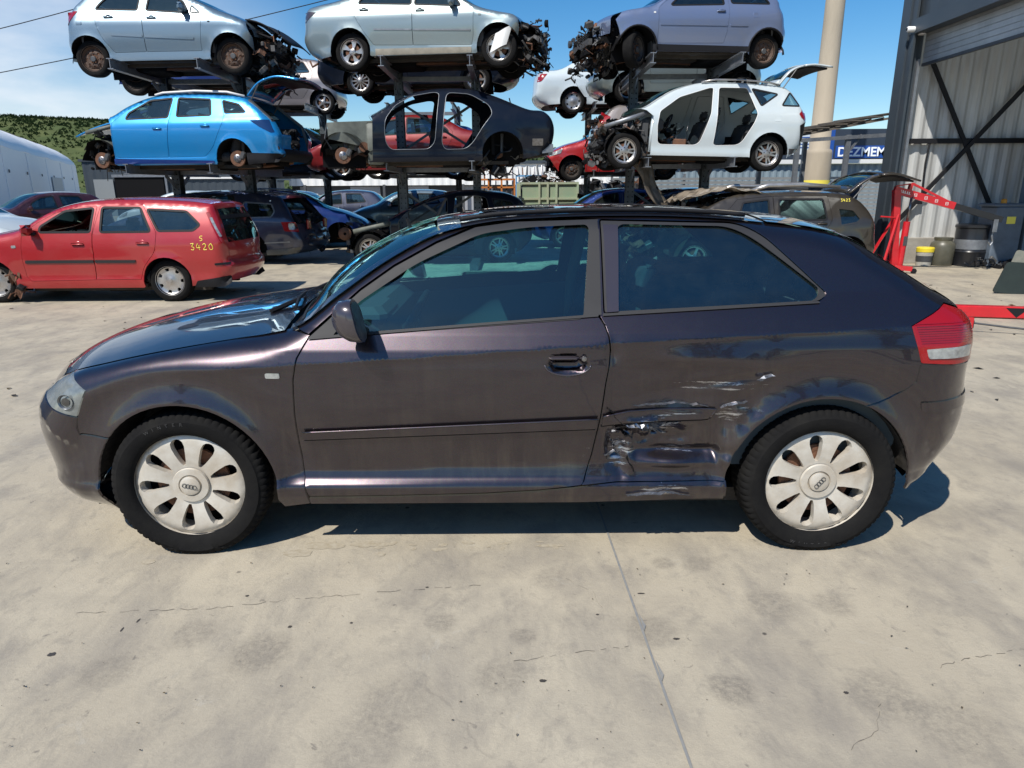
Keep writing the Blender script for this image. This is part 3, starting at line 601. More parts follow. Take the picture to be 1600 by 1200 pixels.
    # ribbons: hood, windscreen, roof, rear glass, tail
    def RB(name, i0, i1, m, s0=-1, s1=1, off=0, ns=28, parent=None):
        v, f = HS.ribbon(i0, i1, s0, s1, ns, off); return obj(name, v, f, m, parent or par, True)
    RB('front_bumper', 0, 5.3, PH); 
    gr = RB('grille', 4.9, 6.9, M_black, -.62, .62, -.004); RB('bumper_skin', 5.3, 7.3, PH, -1, -.62); RB('bumper_skin', 5.3, 7.3, PH, .62, 1)
    mbg = MB()
    for i in range(7):
        v, f = HS.ribbon(5.0+i*.27, 5.06+i*.27, -.56, .56, 20, .008); mbg.add(v, f)
    mbg.build('grille_slats', M_steel, gr, True)
    RB('hood', 7.35, 13.55, PH); RB('cowl', 13.55, 14.1, M_black, off=-.02)
    RB('windscreen', 14.15, 17.1, M_glass, -.93, .93); RB('windscreen_frame', 14.1, 14.2, M_black, -.94, .94, .002)
    for s in (-1, 1): RB('pillar_face', 13.8, 17.2, PH, min(s, s*.93), max(s, s*.93), ns=3)
    RB('roof', 17.15, 22.0, PH); RB('spoiler', 22.03, 23.6, PH, off=.004)
    RB('rear_window', 23.9, 26.4, M_glassd, -.9, .9, -.006)
    for s in (-1, 1): RB('tailgate_side', 23.6, 27.0, PH, min(s, s*.9), max(s, s*.9), ns=3)
    RB('tailgate', 26.4, 29.2, PH); RB('rear_bumper', 29.22, 35, PH)
    # ragged bare-metal lips and folds torn open along the crash line
    rn = random.Random(12); mb = MB()
    def lip(x0, z0, x1, z1, wd, n, k=0):
        P_ = []; mb = MB()
        for i in range(n+1):
            t = i/n; x = x0+(x1-x0)*t+rn.uniform(-.006, .006); z = z0+(z1-z0)*t+rn.uniform(-.005, .005)+.012*math.sin(t*math.pi); P_.append((x, z, wd*(math.sin(math.pi*t)**.6)*rn.uniform(.4, 1.2)))
        for (a, b, w0), (c, d, w1) in zip(P_, P_[1:]):
            ya = float(HS.W(a, b)[0]); yc = float(HS.W(c, d)[0]); mb.add([(a, -ya-.002, b), (c, -yc-.002, d), (c+.004, -yc-.010-rn.random()*.012, d-w1), (a+.004, -ya-.010-rn.random()*.012, b-w0)], [(0, 1, 2, 3)], k)
        mb.build('torn_metal', [mat('bare_scraped_metal', (.42, .44, .47), .25, .8, nscale=60, col2=(.06, .06, .07)), M_void], par, False)
    lip(2.630, .598, 2.790, .588, .016, 9); lip(2.622, .565, 2.760, .555, .024, 10); lip(2.60, .54, 2.66, .50, .020, 6, 1); lip(2.70, .585, 2.84, .600, .008, 7); lip(2.59, .455, 2.645, .475, .008, 5); lip(2.56, .425, 2.62, .43, .006, 5); lip(2.76, .555, 2.86, .567, .006, 6)
    lip(2.56, .64, 2.62, .555, .012, 7, 1); lip(2.645, .42, 2.67, .36, .012, 5, 1); lip(3.13, .74, 3.20, .765, .010, 5); lip(2.66, .640, 2.95, .640, .006, 14); lip(3.0, .632, 3.10, .655, .008, 6); lip(2.70, .528, 2.80, .518, .012, 6); lip(2.575, .50, 2.60, .44, .010, 5); lip(2.65, .268, 2.90, .262, .006, 8)
    # black inner skin behind all the gaps, panoramic roof glass rail
    dlo = [rpoly(fg, .01), rpoly(qg, .02)]
    full = O(8.2, 33.5)+arc(3.42, .295, .386, 0, 180, 24)+[(3.03, .26), (1.26, .26)]+arc(.865, .295, .374, 0, 146, 24)
    for q in (-1, 1): HF.panel('inner_shell', [inset_loop(full, .016)]+[inset_loop(d, -.004) for d in dlo], M_void, par, -.03, .05, 0, (q,)) if q > 0 else HD_.panel('inner_shell', [inset_loop(full, .016)]+[inset_loop(d, -.004) for d in dlo], M_void, par, -.030, .03, 0, (q,))
    mb = MB()
    for a_, b_ in ((5.8, 14.0), (26.6, 33.5)): HF.ribbon(a_, b_, -.94, .94, 12, -.045, mb=mb, k=1)
    HF.ribbon(13.9, 17.3, -1, -.93, 2, -.015, mb=mb); HF.ribbon(13.9, 17.3, .93, 1, 2, -.015, mb=mb)
    HF.ribbon(17.1, 23.9, -1, 1, 12, -.03, mb=mb); mb.build('headliner', [M_cabing, M_void], par, True)
    # spoiler lip hanging over the rear glass and the roof's glass panel
    v, f = HS.ribbon(18.0, 21.4, -.80, .80, 20, .004); obj('sunroof', v, f, mat('black_gloss_glass', (.01, .011, .013), .05, coat=1), par, True)
    for s in (-.84, .84):
        mb = MB(); q = HS.ribbon(17.6, 21.8, s, s+.01, 1, .012)[0]; mb.tube(q[::2], .010, 6); mb.build('roof_strip', M_black, par, True)
    # floor, wheel wells, underbody
    mb = MB(); mb.box((2.1, 0, .20), (3.4, 1.45, .06)); mb.box((2.1, 0, .27), (1.9, 1.5, .1))
    for cx in (.865, 3.42):
        for s in (-1, 1):
            P2 = arc(cx, .295, .375, 8, 172, 20)
            def fn(u, v_, P2=P2, s=s): i = min(int(u*20), 20); return (P2[i][0], s*(.845-.30*v_), P2[i][1])
            mb.sheet(fn, 20, 2); mb.box((cx, s*.50, .45), (.78, .02, .6))
    mb.tube([(1.2, .2, .19), (2.0, .25, .18), (3.0, .3, .19), (3.9, .35, .2)], .03); mb.build('underbody', M_under, par)
    # interior
    mb = MB(); mb.box((1.38, 0, .82), (.46, 1.36, .24), bev=.06); mb.box((1.25, 0, .62), (.3, 1.38, .4)); mb.box((1.9, 0, .42), (1.0, .22, .3), bev=.04); mb.box((1.55, -.36, .94), (.20, .34, .08), bev=.03)
    mb.tube([(1.85, 0, .55), (1.83, 0, .72)], .02); mb.build('dashboard', M_cabin, par)
    steer_mb(1.72, -.36, .86).build('steering_wheel', M_black, par, True)
    for y in (-.36, .36): seat_mb(2.18, y, .32, lean=.42, h=.60).build('seat', M_seat, par, True, angle=50)
    mb = seat_mb(3.0, -.35, .34, .64, lean=.42, h=.52); m2 = seat_mb(3.0, .35, .34, .64, lean=.42, h=.52); mb.add(m2.v, m2.f); mb.build('rear_seat', M_seat, par, True, angle=50)
    mb = MB(); mb.box((3.75, 0, .60), (.5, 1.2, .5), bev=.03); mb.build('boot_trim', M_cabin, par)
    cab = [(1.3, .35), (1.3, .84), (2.5, .92), (3.5, .98), (3.75, .92), (3.75, .45), (3.72, .36)]
    [HF.panel('door_card', [cab], mat('hero_cabin', (.055, .075, .085), .8), par, -.075, .08, 0, (q,)) for q in (-1, 1)]
    mb = MB(); mb.box((1.70, .0, 1.24), (.04, .22, .07), bev=.015); mb.tube([(1.70, 0, 1.26), (1.68, 0, 1.33)], .01, 6); mb.build('rear_view_mirror', M_black, par)
    for s in (-1, 1): mb = MB(); mb.tube([(2.52, s*.70, .42), (2.54, s*.69, .95), (2.60, s*.58, 1.28)], .035, 6); mb.build('pillar_trim', M_cabing, par, True)
    # mirror, handle, aerial, wipers
    mb = MB()
    def mir(u, v_):
        t = 2*math.pi*u; k = [.25, .7, .95, 1, .98, .9][min(int(v_*5+.01), 5)]; xx = [.0, .018, .045, .078, .090, .094][min(int(v_*5+.01), 5)]
        cx = 1.532; a = .078*k; b = .079*k; ct, st = math.cos(t), math.sin(t); sg = lambda q: math.copysign(abs(q)**.75, q)
        return (cx+xx-.02*st*k, -.945+a*sg(ct)*.95, .988+b*sg(st)+.015*k)
    mb.sheet(mir, 24, 5); n0 = 25*5; mb.f.append(tuple(range(n0, n0+24))); mb.k.append(1)
    mm = mb.build('wing_mirror', [PHt, M_steel], dr, True, angle=40)
    mb = MB(); mb.box((1.60, -.86, .945), (.07, .10, .04), bev=.015); mb.build('mirror_foot', M_black, mm)
    v = [(-p[0], p[1], p[2]) for p in []]
    mmf = mm.copy(); mmf.data = mm.data; scene.collection.objects.link(mmf); mmf.parent = dr; mmf.scale = (1, -1, 1); mmf.name = 'wing_mirror'
    mb = MB(); w0 = float(HF.W(2.40, .84)[0])+.028
    mb.box((2.385, -w0+.012, .838), (.122, .030, .030), bev=.013); mb.box((2.462, -w0+.012, .838), (.034, .030, .030), bev=.013)
    h = mb.build('handle', PHt, dr, True, angle=40)
    mb = MB(); mb.lathe([(0, -.019), (.0095, -.018), (.011, -.012)], (2.462, -w0+.012, .838), 14, 'Y'); mb.build('lock', M_steel, h)
    mb = MB(); T = [(2.40+.088*math.cos(t), float(-HF.W(2.40+.088*math.cos(t), .812+.041*math.sin(t))[0])-.001, .812+.041*math.sin(t)) for t in np.linspace(0, -math.pi, 16)]
    mb.tube(T, .004, 6); mb.build('handle_recess_rim', PHt, h, True)
    mb = MB()
    for y0, y1 in ((-.1, -.55), (.5, -.0)):
        mb.tube([(1.18, y0, .985), (1.22, (y0+y1)/2, .995), (1.27, y1, .985)], .008, 6); mb.tube([(1.13, y1+.1, .955), (1.22, (y0+y1)/2, .99)], .011, 6)
    mb.build('wiper', M_black, par)
    # wheels with nine-slot covers
    cover = mat('silver_painted_cover', (.66, .635, .575), .34, .3, nscale=8, col2=(.44, .38, .30), rough2=.6, namt=.2)
    for cx in (.862, 3.438):
        for s in (-1, 1):
            e, ty, rm = wheel(par, (cx, s*.765, .305), .316, .224, .205, 'petal', cover, s, steer=0 if cx > 1 else R(3))
            if s < 0:
                mb = MB(); mb.lathe([(.075, -.070), (.072, -.078), (.047, -.080), (.044, -.072), (.041, -.072), (.040, -.084), (.030, -.088), (0, -.089)], n=36, axis='Y')
                hc = mb.build('hub_cap', [cover], rm, True, angle=30)
                mb = MB(); ga = -.25 if cx < 1 else .9
                for i in range(4):
                    o = -.0195+.013*i; T = [(o*math.cos(ga)+.0088*math.cos(t), -.0905, o*math.sin(ga)+.0088*math.sin(t)) for t in np.linspace(0, 2*math.pi, 17)]
                    mb.tube(T, .0013, 5, caps=False)
                mb.build('ring_emblem', M_darkst, hc)
                for k, ch in enumerate('WINTER'):      # moulded sidewall lettering
                    a = R(118-6.0*k) if cx < 1 else R(250+6*k); o = text_obj('sidewall_letter', ch, .020, .0008, mat('sidewall_print', (.035, .035, .036), .6), ty, True); rr = .272
                    rot = a-math.pi/2 if cx < 1 else a+math.pi/2; o.matrix_local = Matrix.Translation((rr*math.cos(a), -.1072, rr*math.sin(a))) @ Matrix.Rotation(-rot, 4, 'Y') @ Matrix.Rotation(math.pi/2, 4, 'X')
            mb = MB(); mb.tube([(cx, s*.3, .30), (cx, s*.72, .305)], .03); mb.build('axle', M_darkst, par)
hero_build()
# ---------------------------------------------------------------- ground
STAINS = [(.69, 1.76, .085, .75), (-.81, 1.95, .13, .6), (-.23, 2.11, .07, .6), (.77, 2.49, .08, .5), (.63, 2.49, .06, .5), (.06, 2.03, .06, .6), (.97, 2.2, .12, .5), (-1.27, 1.86, .10, .45), (-.32, 1.71, .16, .4), (-.02, 1.82, .1, .5), (1.13, 1.74, .13, .55), (1.27, 1.6, .16, .5), (-1.08, 2.05, .1, .5), (1.19, 2.2, .09, .5), (-.4, 1.54, .16, .4), (.17, 2.38, .09, .4), (.5, 2.05, .11, .5), (-3.2, 5.6, .5, .4), (2.9, 4.9, .4, .4), (-4.1, 7.6, .7, .4), (3.6, 6.6, .35, .4)]
def ground_mat():
    m = bpy.data.materials.new('worn_concrete'); m.use_nodes = True; t = m.node_tree; b = t.nodes['Principled BSDF']; L = t.links.new; N = t.nodes.new
    tcn = N('ShaderNodeTexCoord'); src = tcn.outputs['Object']
    def noi(s, d=8, r=.6, dist=0, sc=None):
        n = N('ShaderNodeTexNoise'); n.inputs['Scale'].default_value = s; n.inputs['Detail'].default_value = d; n.inputs['Roughness'].default_value = r; n.inputs['Distortion'].default_value = dist
        if sc: q = N('ShaderNodeMapping'); q.inputs['Scale'].default_value = sc; q.inputs['Rotation'].default_value = (0, 0, R(14)); L(src, q.inputs[0]); L(q.outputs[0], n.inputs['Vector'])
        else: L(src, n.inputs['Vector'])
        return n.outputs[0]
    def rng(x, a, c, lo=0., hi=1.):
        r = N('ShaderNodeMapRange'); r.inputs['From Min'].default_value = a; r.inputs['From Max'].default_value = c; r.inputs['To Min'].default_value = lo; r.inputs['To Max'].default_value = hi; L(x, r.inputs['Value']); return r.outputs[0]
    def mixc(f, a, c, bt='MIX'):
        x = N('ShaderNodeMixRGB'); x.blend_type = bt
        if isinstance(f, float): x.inputs[0].default_value = f
        else: L(f, x.inputs[0])
        for i, q in ((1, a), (2, c)):
            if isinstance(q, tuple): x.inputs[i].default_value = (*q, 1)
            else: L(q, x.inputs[i])
        return x.outputs[0]
    def mul(a, c):
        x = N('ShaderNodeMath'); x.operation = 'MULTIPLY'
        for i, q in ((0, a), (1, c)):
            if isinstance(q, float): x.inputs[i].default_value = q
            else: L(q, x.inputs[i])
        return x.outputs[0]
    c = mixc(rng(noi(.9, 9, .65, .2), .35, .66), (.405, .355, .268), (.482, .428, .326))
    c = mixc(rng(noi(2.6, 10, .68, .35, (1, .6, 1)), .44, .66, 0, .75), c, (.235, .212, .180))       # broad trodden patches
    c = mixc(mul(rng(noi(9, 12, .75, .4, (1, .7, 1)), .52, .64), .45), c, (.22, .20, .17))                 # scuffs
    c = mixc(mul(rng(noi(19, 6, .6, .5), .66, .72), .6), c, (.11, .10, .09))                 # small oil spots
    c = mixc(mul(rng(noi(5.0, 8, .7, 1.0), .62, .68), .22), c, (.50, .48, .42))                 # pale polish marks
    c = mixc(rng(noi(300, 3, .7), .3, .75, 0, .28), c, (.20, .18, .15))                       # grit
    c = mixc(rng(noi(1.1, 5, .55, .3, (.25, 2.6, 1)), .56, .72, 0, .38), c, (.22, .20, .165))      # long faint rubber and drag marks
    c = mixc(rng(noi(30, 8, .8, .2), .55, .72, 0, .35), c, (.22, .195, .155))
    wq = N('ShaderNodeTexNoise'); wq.inputs['Scale'].default_value = 14; wq.inputs['Detail'].default_value = 6; L(src, wq.inputs['Vector'])
    wv = N('ShaderNodeVectorMath'); wv.operation = 'MULTIPLY_ADD'; wv.inputs[1].default_value = (.05, .05, 0); L(wq.outputs['Color'], wv.inputs[0]); L(src, wv.inputs[2]); va0 = wv.outputs[0]; spk = rng(noi(45, 8, .8), .32, .62)
    v = N('ShaderNodeTexVoronoi'); v.inputs['Scale'].default_value = 3.1; v.feature = 'F1'; L(src, v.inputs['Vector'])
    c = mixc(mul(rng(v.outputs['Distance'], .035, .022), rng(noi(1.7, 3), .47, .56)), c, (.085, .075, .065))       # dropped spots
    for (x_, y_, r_, st_) in STAINS:
        mq = N('ShaderNodeMapping'); mq.inputs['Location'].default_value = (-x_/r_, -y_/r_, 0); mq.inputs['Scale'].default_value = (1/r_, 1/r_, 0); L(va0, mq.inputs[0])
        gr = N('ShaderNodeTexGradient'); gr.gradient_type = 'SPHERICAL'; L(mq.outputs[0], gr.inputs[0])
        c = mixc(mul(rng(gr.outputs['Fac'], .02, .45, 0, st_), spk), c, (.15, .135, .115))
    # hairline cracks
    vd = N('ShaderNodeTexVoronoi'); vd.feature = 'DISTANCE_TO_EDGE'; vd.inputs['Scale'].default_value = .42
    wn = N('ShaderNodeTexNoise'); wn.inputs['Scale'].default_value = 2.2; wn.inputs['Detail'].default_value = 8; L(src, wn.inputs['Vector'])
    va = N('ShaderNodeVectorMath'); va.operation = 'MULTIPLY_ADD'; va.inputs[1].default_value = (.55, .55, .55); L(wn.outputs['Color'], va.inputs[0]); L(src, va.inputs[2]); L(va.outputs[0], vd.inputs['Vector'])
    crk = mul(rng(vd.outputs['Distance'], .0028, .0008), rng(noi(2.3, 4), .49, .56)); c = mixc(mul(crk, .2), c, (.12, .11, .10))
    # damp run-off patches next to the car's sill
    L(c, b.inputs['Base Color'])
    L(rng(noi(3, 8, .7, 1), .35, .7, .62, .9), b.inputs['Roughness']); b.inputs['Specular IOR Level'].default_value = .35
    bu = N('ShaderNodeBump'); bu.inputs['Strength'].default_value = .35; bu.inputs['Distance'].default_value = .01; L(noi(60, 8, .75), bu.inputs['Height']); L(bu.outputs[0], b.inputs['Normal'])
    return m
MG = ground_mat()
CRACKS = [[(-1.577, 2.148), (-1.101, 2.171), (-.814, 2.224), (-.489, 2.271), (-.128, 2.315)], [(-.005, 1.867), (.162, 1.906), (.388, 1.943)], [(1.328, 1.824), (1.433, 1.863), (1.676, 1.915)], [(.207, 2.352), (.297, 2.263), (.32, 2.16), (.319, 2.065)], [(-2.009, 2.363), (-1.973, 2.456), (-1.968, 2.588)], [(.913, 1.507), (1.017, 1.575), (1.077, 1.673)]]
JX0, JX1 = .516, -.0362
def ground():
    # one sheet reaching the horizon, cut finely near the camera
    mb = MB(); S_ = [-600, -120, -40, -15, -6, 0, 6, 15, 40, 120, 600]; T_ = [-600, -120, -40, -10, 0, 3, 8, 20, 45, 120, 900]
    v = [(x, y, 0) for y in T_ for x in S_]; f = [(j*11+i, j*11+i+1, j*11+i+12, j*11+i+11) for j in range(10) for i in range(10)]
    g = obj('ground', v, f, MG, smooth=False); tag(g, kind='structure')
    # saw-cut expansion joint filled with grey mastic
    mj = mat('joint_mastic', (.17, .18, .19), .8, nscale=30, col2=(.27, .26, .23)); mb = MB(); rn = random.Random(3)
    a = (.50, 2.45); b_ = (.43, .0); L_ = []
    P = []; yy = [-6]+[i*.25 for i in range(-4, 44)]+[14, 20, 30]
    for y in yy: x = .50+(y-2.2)*(-.075)*-1*0; P.append(y)
    X = lambda y: JX0+JX1*y
    for i in range(len(P)-1):
        y0, y1 = P[i], P[i+1]; w0 = .0035+.001*rn.random(); mb.add([(X(y0)-w0, y0, .004), (X(y0)+w0, y0, .004), (X(y1)+w0, y1, .004), (X(y1)-w0, y1, .004)], [(0, 1, 2, 3)])
        if rn.random() < .5: mb.add([(X(y0)+w0, y0+.02, .004), (X(y0)+w0+.012, y0+.05, .004), (X(y0)+w0, y0+.12, .004)], [(0, 1, 2)])
    o = mb.build('joint_line', mj); tag(o, kind='structure')
    mc = mat('crack_dirt', (.13, .115, .095), .9); mb = MB(); rn = random.Random(9)
    for L0 in CRACKS:
        P = [(p[0]+rn.uniform(-.006, .006), p[1]+rn.uniform(-.006, .006)) for p in dens(L0, .022, False)]
        for i in range(len(P)-1):
            if rn.random() < .28: continue
            (x0, y0), (x1, y1) = P[i], P[i+1]; w0 = rn.uniform(.0005, .0014); mb.add([(x0, y0-w0, .0018), (x1, y1-w0, .0018), (x1, y1+w0, .0018), (x0, y0+w0, .0018)], [(0, 1, 2, 3)])
    o = mb.build('hairline_cracks', mc); tag(o, kind='structure')
ground()
# ================================================================ the other cars
WT = [(.08, .74), (.16, .80), (.25, .835), (.40, .85), (.60, .865), (.78, .872), (.86, .868), (.95, .845), (1.05, .805), (1.2, .735), (1.35, .66), (1.5, .59), (1.7, .52)]
SEG = dict(bumper=(.22, -.10, 0), hood=(.10, -.04, .05), screen=(.05, -.10, .035), roof=(.07, 0, .03), back=(.08, .05, .01), tail=(.17, .08, 0))
def OUT(**k):
    pts = []; idx = {}
    for n in ('bumper', 'hood', 'screen', 'roof', 'deck', 'back', 'tail'):
        if n not in k: continue
        a = len(pts); r, cx, cz = SEG.get(n, SEG['hood'])
        for p in k[n]: pts.append((p[0], p[1], r if len(p) < 3 else p[2], cx, cz))
        idx[n] = (max(a-.5, 0), len(pts)-.5)
    idx[n] = (idx[n][0], len(pts)-1)
    return pts, idx
SEATC = {}
def put_seat(par, x, y, z, w, lean, h, nm, m=None):
    k = (w, lean, h, nm)
    if k not in SEATC:
        o = seat_mb(0, 0, 0, w, lean=lean, h=h).build(nm, m or M_seat, par, True, angle=50); SEATC[k] = o
    else: o = SEATC[k].copy(); scene.collection.objects.link(o); o.parent = par; o.name = nm
    o.location = (x, y, z); return o
M_dull = mat('dull_casting', (.13, .13, .13), .6, .4, nscale=18, col2=(.05, .045, .04))
JM = [M_darkst, M_dull, M_rust, M_black, M_void, M_dull]
def junk(mb, b0, b1, n, seed, mix=(0, 1, 2, 3, 4, 4, 5), big=.15):
    """the tangle of brackets, hoses, castings and torn sheet left where parts were stripped"""
    rn = random.Random(seed); P = lambda: [rn.uniform(a, b) for a, b in zip(b0, b1)]
    for i in range(n):
        t = rn.random(); c = P(); k = rn.choice(mix); q = Matrix.Rotation(rn.uniform(-.6, .6), 3, 'X') @ Matrix.Rotation(rn.uniform(-.7, .7), 3, 'Y') @ Matrix.Rotation(rn.uniform(-.5, .5), 3, 'Z')
        if t < .2: mb.box(c, (rn.uniform(.04, big), rn.uniform(.04, big), rn.uniform(.03, big*.7)), q, k, bev=.012)
        elif t < .66:
            e = [c[j]+rn.uniform(-1, 1)*big*1.3 for j in range(3)]; e = [min(max(e[j], b0[j]-.03), b1[j]+.03) for j in range(3)]; m = [(c[j]+e[j])/2+rn.uniform(-.08, .08) for j in range(3)]
            mb.tube([c, m, e], rn.uniform(.004, .018), 6, k)
        elif t < .78:
            r_ = rn.uniform(.03, big*.45); mb.lathe([(0, -.03), (r_, -.03), (r_, .02), (r_*.6, .035), (0, .035)], c, 14, rn.choice('XYZ'), k)
        else:
            s1, s2 = rn.uniform(.08, big), rn.uniform(.08, big); ph = rn.uniform(0, 6)
            def fn(u, v): w = Vector(((u-.5)*s1*1.5, (v-.5)*s2*1.5, .03*math.sin(7*u+ph)+.025*math.sin(9*v+ph*2))); w = q @ w; return (c[0]+w.x, c[1]+w.y, c[2]+w.z)
            mb.sheet(fn, 5, 4, k)
    return mb
def handle_mb(sh, x, z, s, mb, k=0):
    w = float(sh.W(x, z)[0]); mb.box((x, s*(w+.012), z), (.17, .026, .030), None, k, bev=.012); mb.lathe([(.0, 0), (.05, .0), (.055, .004)], (x, s*(w-.004), z-.012), 12, 'Y', k)
def car(name, label, P1, P2, FO, spec, pm, FW=('h7', .31, None), RW=('h7', .31, None), wz=.31, group=None, ground=False):
    P1 = Vector(P1); P2 = Vector(P2)
    if ground: P1.z = P2.z = wz
    ex = (P2-P1).normalized(); s = -1 if ex.x > 0 else 1; ey = Vector((0, 0, 1)).cross(ex).normalized(); ez = ex.cross(ey); tw = spec.get('tw', .78); wb = (P2-P1).length
    O = P1-ex*FO-ey*s*tw-ez*wz
    car_ = thing(name, label, 'car', group=group); car_.matrix_world = Matrix(((ex.x, ey.x, ez.x, O.x), (ex.y, ey.y, ez.y, O.y), (ex.z, ey.z, ez.z, O.z), (0, 0, 0, 1)))
    g = spec.get; pts, ix = spec['out']; L_ = max(p[0] for p in pts); ar = g('ar', .35)
    def fl(x, z):
        o = 0
        for cx in (FO, FO+wb): d = np.hypot(x-cx, z-wz); o = o+.016*np.exp(-((d-ar)/.04)**2)
        cr = g('crease')
        if cr: zc = cr[0]+(cr[1]-cr[0])*x/L_; o = o-.16*np.clip(z-zc, 0, .14)-.008*np.exp(-((z-zc+.05)/.04)**2)
        if z is not None: o = o-.016*sstep((z-.30)/.06)*sstep((.62-z)/.25)
        return o
    sh = Shell(pts, g('wz', WT), k=4, bumps=(fl,), L=L_, plan=.03)
    i0 = g('i0', 0); i1 = g('i1', len(pts)-1); bz = g('bz', .22); rx = FO+wb
    bot = []
    if g('rbot', True): bot += [(rx+ar*.98, bz+.02)]
    if g('arR', True): bot += arc(rx, wz, ar, -12, 192, 16)
    bot += [(rx-ar-.02, bz), (FO+ar+.02, bz)]
    if g('arF', True): bot += arc(FO, wz, ar, -12, g('aF', 192), 16)
    bot += g('fend', [])
    side = sh.side_outline(i0, i1)+bot
    doors = g('doors', []); wins = g('wins', []); res = g('res', .07)
    holes = [rpoly(d['p'], d.get('r', .03)) for d in doors]+[rpoly(w_, .03) for w_ in wins]
    both = (-1, 1)
    body = sh.panel('body', [inset_loop(side, .001)]+holes, [pm], car_, 0, res, .02, both, False, True)
    # ribbons
    skip = g('skip', ()); glz = g('glz', .90); mb = MB(); gm = g('glass', M_glassd)
    for n in ix:
        if n in skip: continue
        a, b = ix[n]
        if n == 'bumper' and not g('bumperfull', False): sh.ribbon(a, b, ns=10, mb=mb)
        elif n in ('screen', 'back') and not (n == 'back' and g('backsolid')):
            a2, b2 = a+.12, b-.12
            for q in (-1, 1): sh.ribbon(a, b, min(q, q*glz), max(q, q*glz), 2, mb=mb)
            sh.ribbon(a, a2, -glz, glz, 10, mb=mb); sh.ribbon(b2, b, -glz, glz, 10, mb=mb)
            if not (n in g('noglass', ())): v, f = sh.ribbon(a2, b2, -glz, glz, 10, -.006); obj('windscreen' if n == 'screen' else 'rear_window', v, f, gm, car_, True)
        else: sh.ribbon(a, b, ns=10, mb=mb)
    if mb.v: mb.build('roof_and_hood', [pm], car_, True)
    # doors
    for d in doors:
        for sd in both:
            near = sd == s
            if d.get('gone') and (near or d['gone'] == 2):
                if near:
                    lp = dens(inset_loop(rpoly(d['p'], d.get('r', .03)), -.004), .06); P = np.array(lp); w_ = sh.W(P[:, 0], P[:, 1]); mb = MB()
                    q = [(p[0], sd*(y-.004), p[1]) for p, y in zip(P, w_)]; mb.tube(q+[q[0]], .0065, 5, caps=False); mb.build('door_seal', g('seal', M_galv), car_, True)
                continue
            hs_ = [rpoly(h, .03) for h in d.get('w', [])]
            do = sh.panel('door', [inset_loop(rpoly(d['p'], d.get('r', .03)), .005)]+[inset_loop(h, 0) for h in hs_], [d.get('m', pm)], car_, .001, res, .03, (sd,))
            for h, hp in zip(d.get('w', []), hs_):
                if g('frame', True): sh.panel('window_frame', [inset_loop(hp, -.022), inset_loop(hp, .006)], [g('framem', M_black)], do, .003, .1, .01, (sd,))
                if not d.get('open'): sh.panel('window', [inset_loop(hp, -.003)], [gm], do, -.012, .12, 0, (sd,))
            if 'h' in d and near: mb = MB(); handle_mb(sh, d['h'][0], d['h'][1], sd, mb); mb.build('handle', [pm], do, True)
            if 'mould' in d: sh.panel('moulding', [rpoly(d['mould'], .01)], [d.get('mm', M_trim)], do, .012, .1, .014, (sd,))
            if 'mirror' in d and near:
                x, z = d['mirror']; mb = MB(); w_ = float(sh.W(x, z)[0]); mb.box((x, sd*(w_+.11), z+.03), (.10, .20, .14), None, 0, bev=.045); mb.box((x+.02, sd*(w_+.02), z-.02), (.07, .1, .05), None, 1, bev=.02); mb.build('wing_mirror', [pm, M_black], do, True, angle=40)
    for w_ in wins:
        hp = rpoly(w_, .03)
        for sd in both:
            sh.panel('side_window', [inset_loop(hp, -.003)], [gm], car_, -.010, .12, 0, (sd,))
            if g('frame', True): sh.panel('window_frame', [inset_loop(hp, -.016), inset_loop(hp, .012)], [g('winframem', g('framem', M_black))], car_, .003, .1, .008, (sd,))
    for q in g('panels', []):
        nm, poly_, mt = q[:3]; off = q[3] if len(q) > 3 else .006
        for sd in (both if not (len(q) > 4 and q[4]) else (s,)): sh.panel(nm, [rpoly(poly_, .012)], [mt], car_, off, .07, .012, (sd,), False, len(q) > 5)
    for nm, a, b, s0, mt, off in g('ribs', []):
        for q in (-1, 1) if s0 > 0 else (0,):
            v, f = sh.ribbon(a, b, min(q, q*s0) if q else s0, max(q, q*s0) if q else -s0, 8, off); obj(nm, v, f, mt, car_, True)
    # inner skin and lining, arches, floor
    xa, xb = g('cab', (1.2, L_-.5)); cabp = [(xa, bz+.12), (xa, .92), (xb, .92), (xb, bz+.2), (xb-.05, wz+ar+.02), (rx-ar*.6, wz+ar+.02), (rx-ar-.05, bz+.12)]
    if not any(d.get('gone') for d in doors):
        for sd in both: sh.panel('door_card', [cabp], [g('lining', M_cabin)], car_, -.09, .2, 0, (sd,))
    mb = MB(); zf = bz+.02
    mb.box(((xa+rx-ar)/2, 0, zf), (rx-ar-xa-.04, min(1.42, 2*tw-.14), .05), None, 0); mb.box((rx, 0, zf+.16), (ar*2.2, .90, .05), None, 0); mb.box((xa-.25, 0, zf+.05), (.6, .9, .06), None, 0)
    for y in (-.5, .5): mb.box(((xa+xb)/2-.1, y, zf-.05), (xb-xa-.3, .08, .06), None, 0)
    mb.box(((rx+L_)/2-.02, 0, zf+.10), (L_-rx-.30, .95, .10), None, 0); mb.box((xa+.9, .0, zf-.01), (1.7, .26, .10), None, 0)
    mb.tube([(xa-.3, .12, zf-.03), (xa+.6, .1, zf-.05), (rx-.6, .22, zf-.06), (rx+.1, .3, zf-.02), (L_-.32, .45, zf+.04)], .028, 8, 2)
    mb.box((rx-.75, -.1, zf-.05), (.55, .75, .11), None, 1, bev=.03); mb.lathe([(0, -.25), (.08, -.24), (.08, .24), (0, .25)], (L_-.46, .25, zf+.05), 14, 'Y', 1)
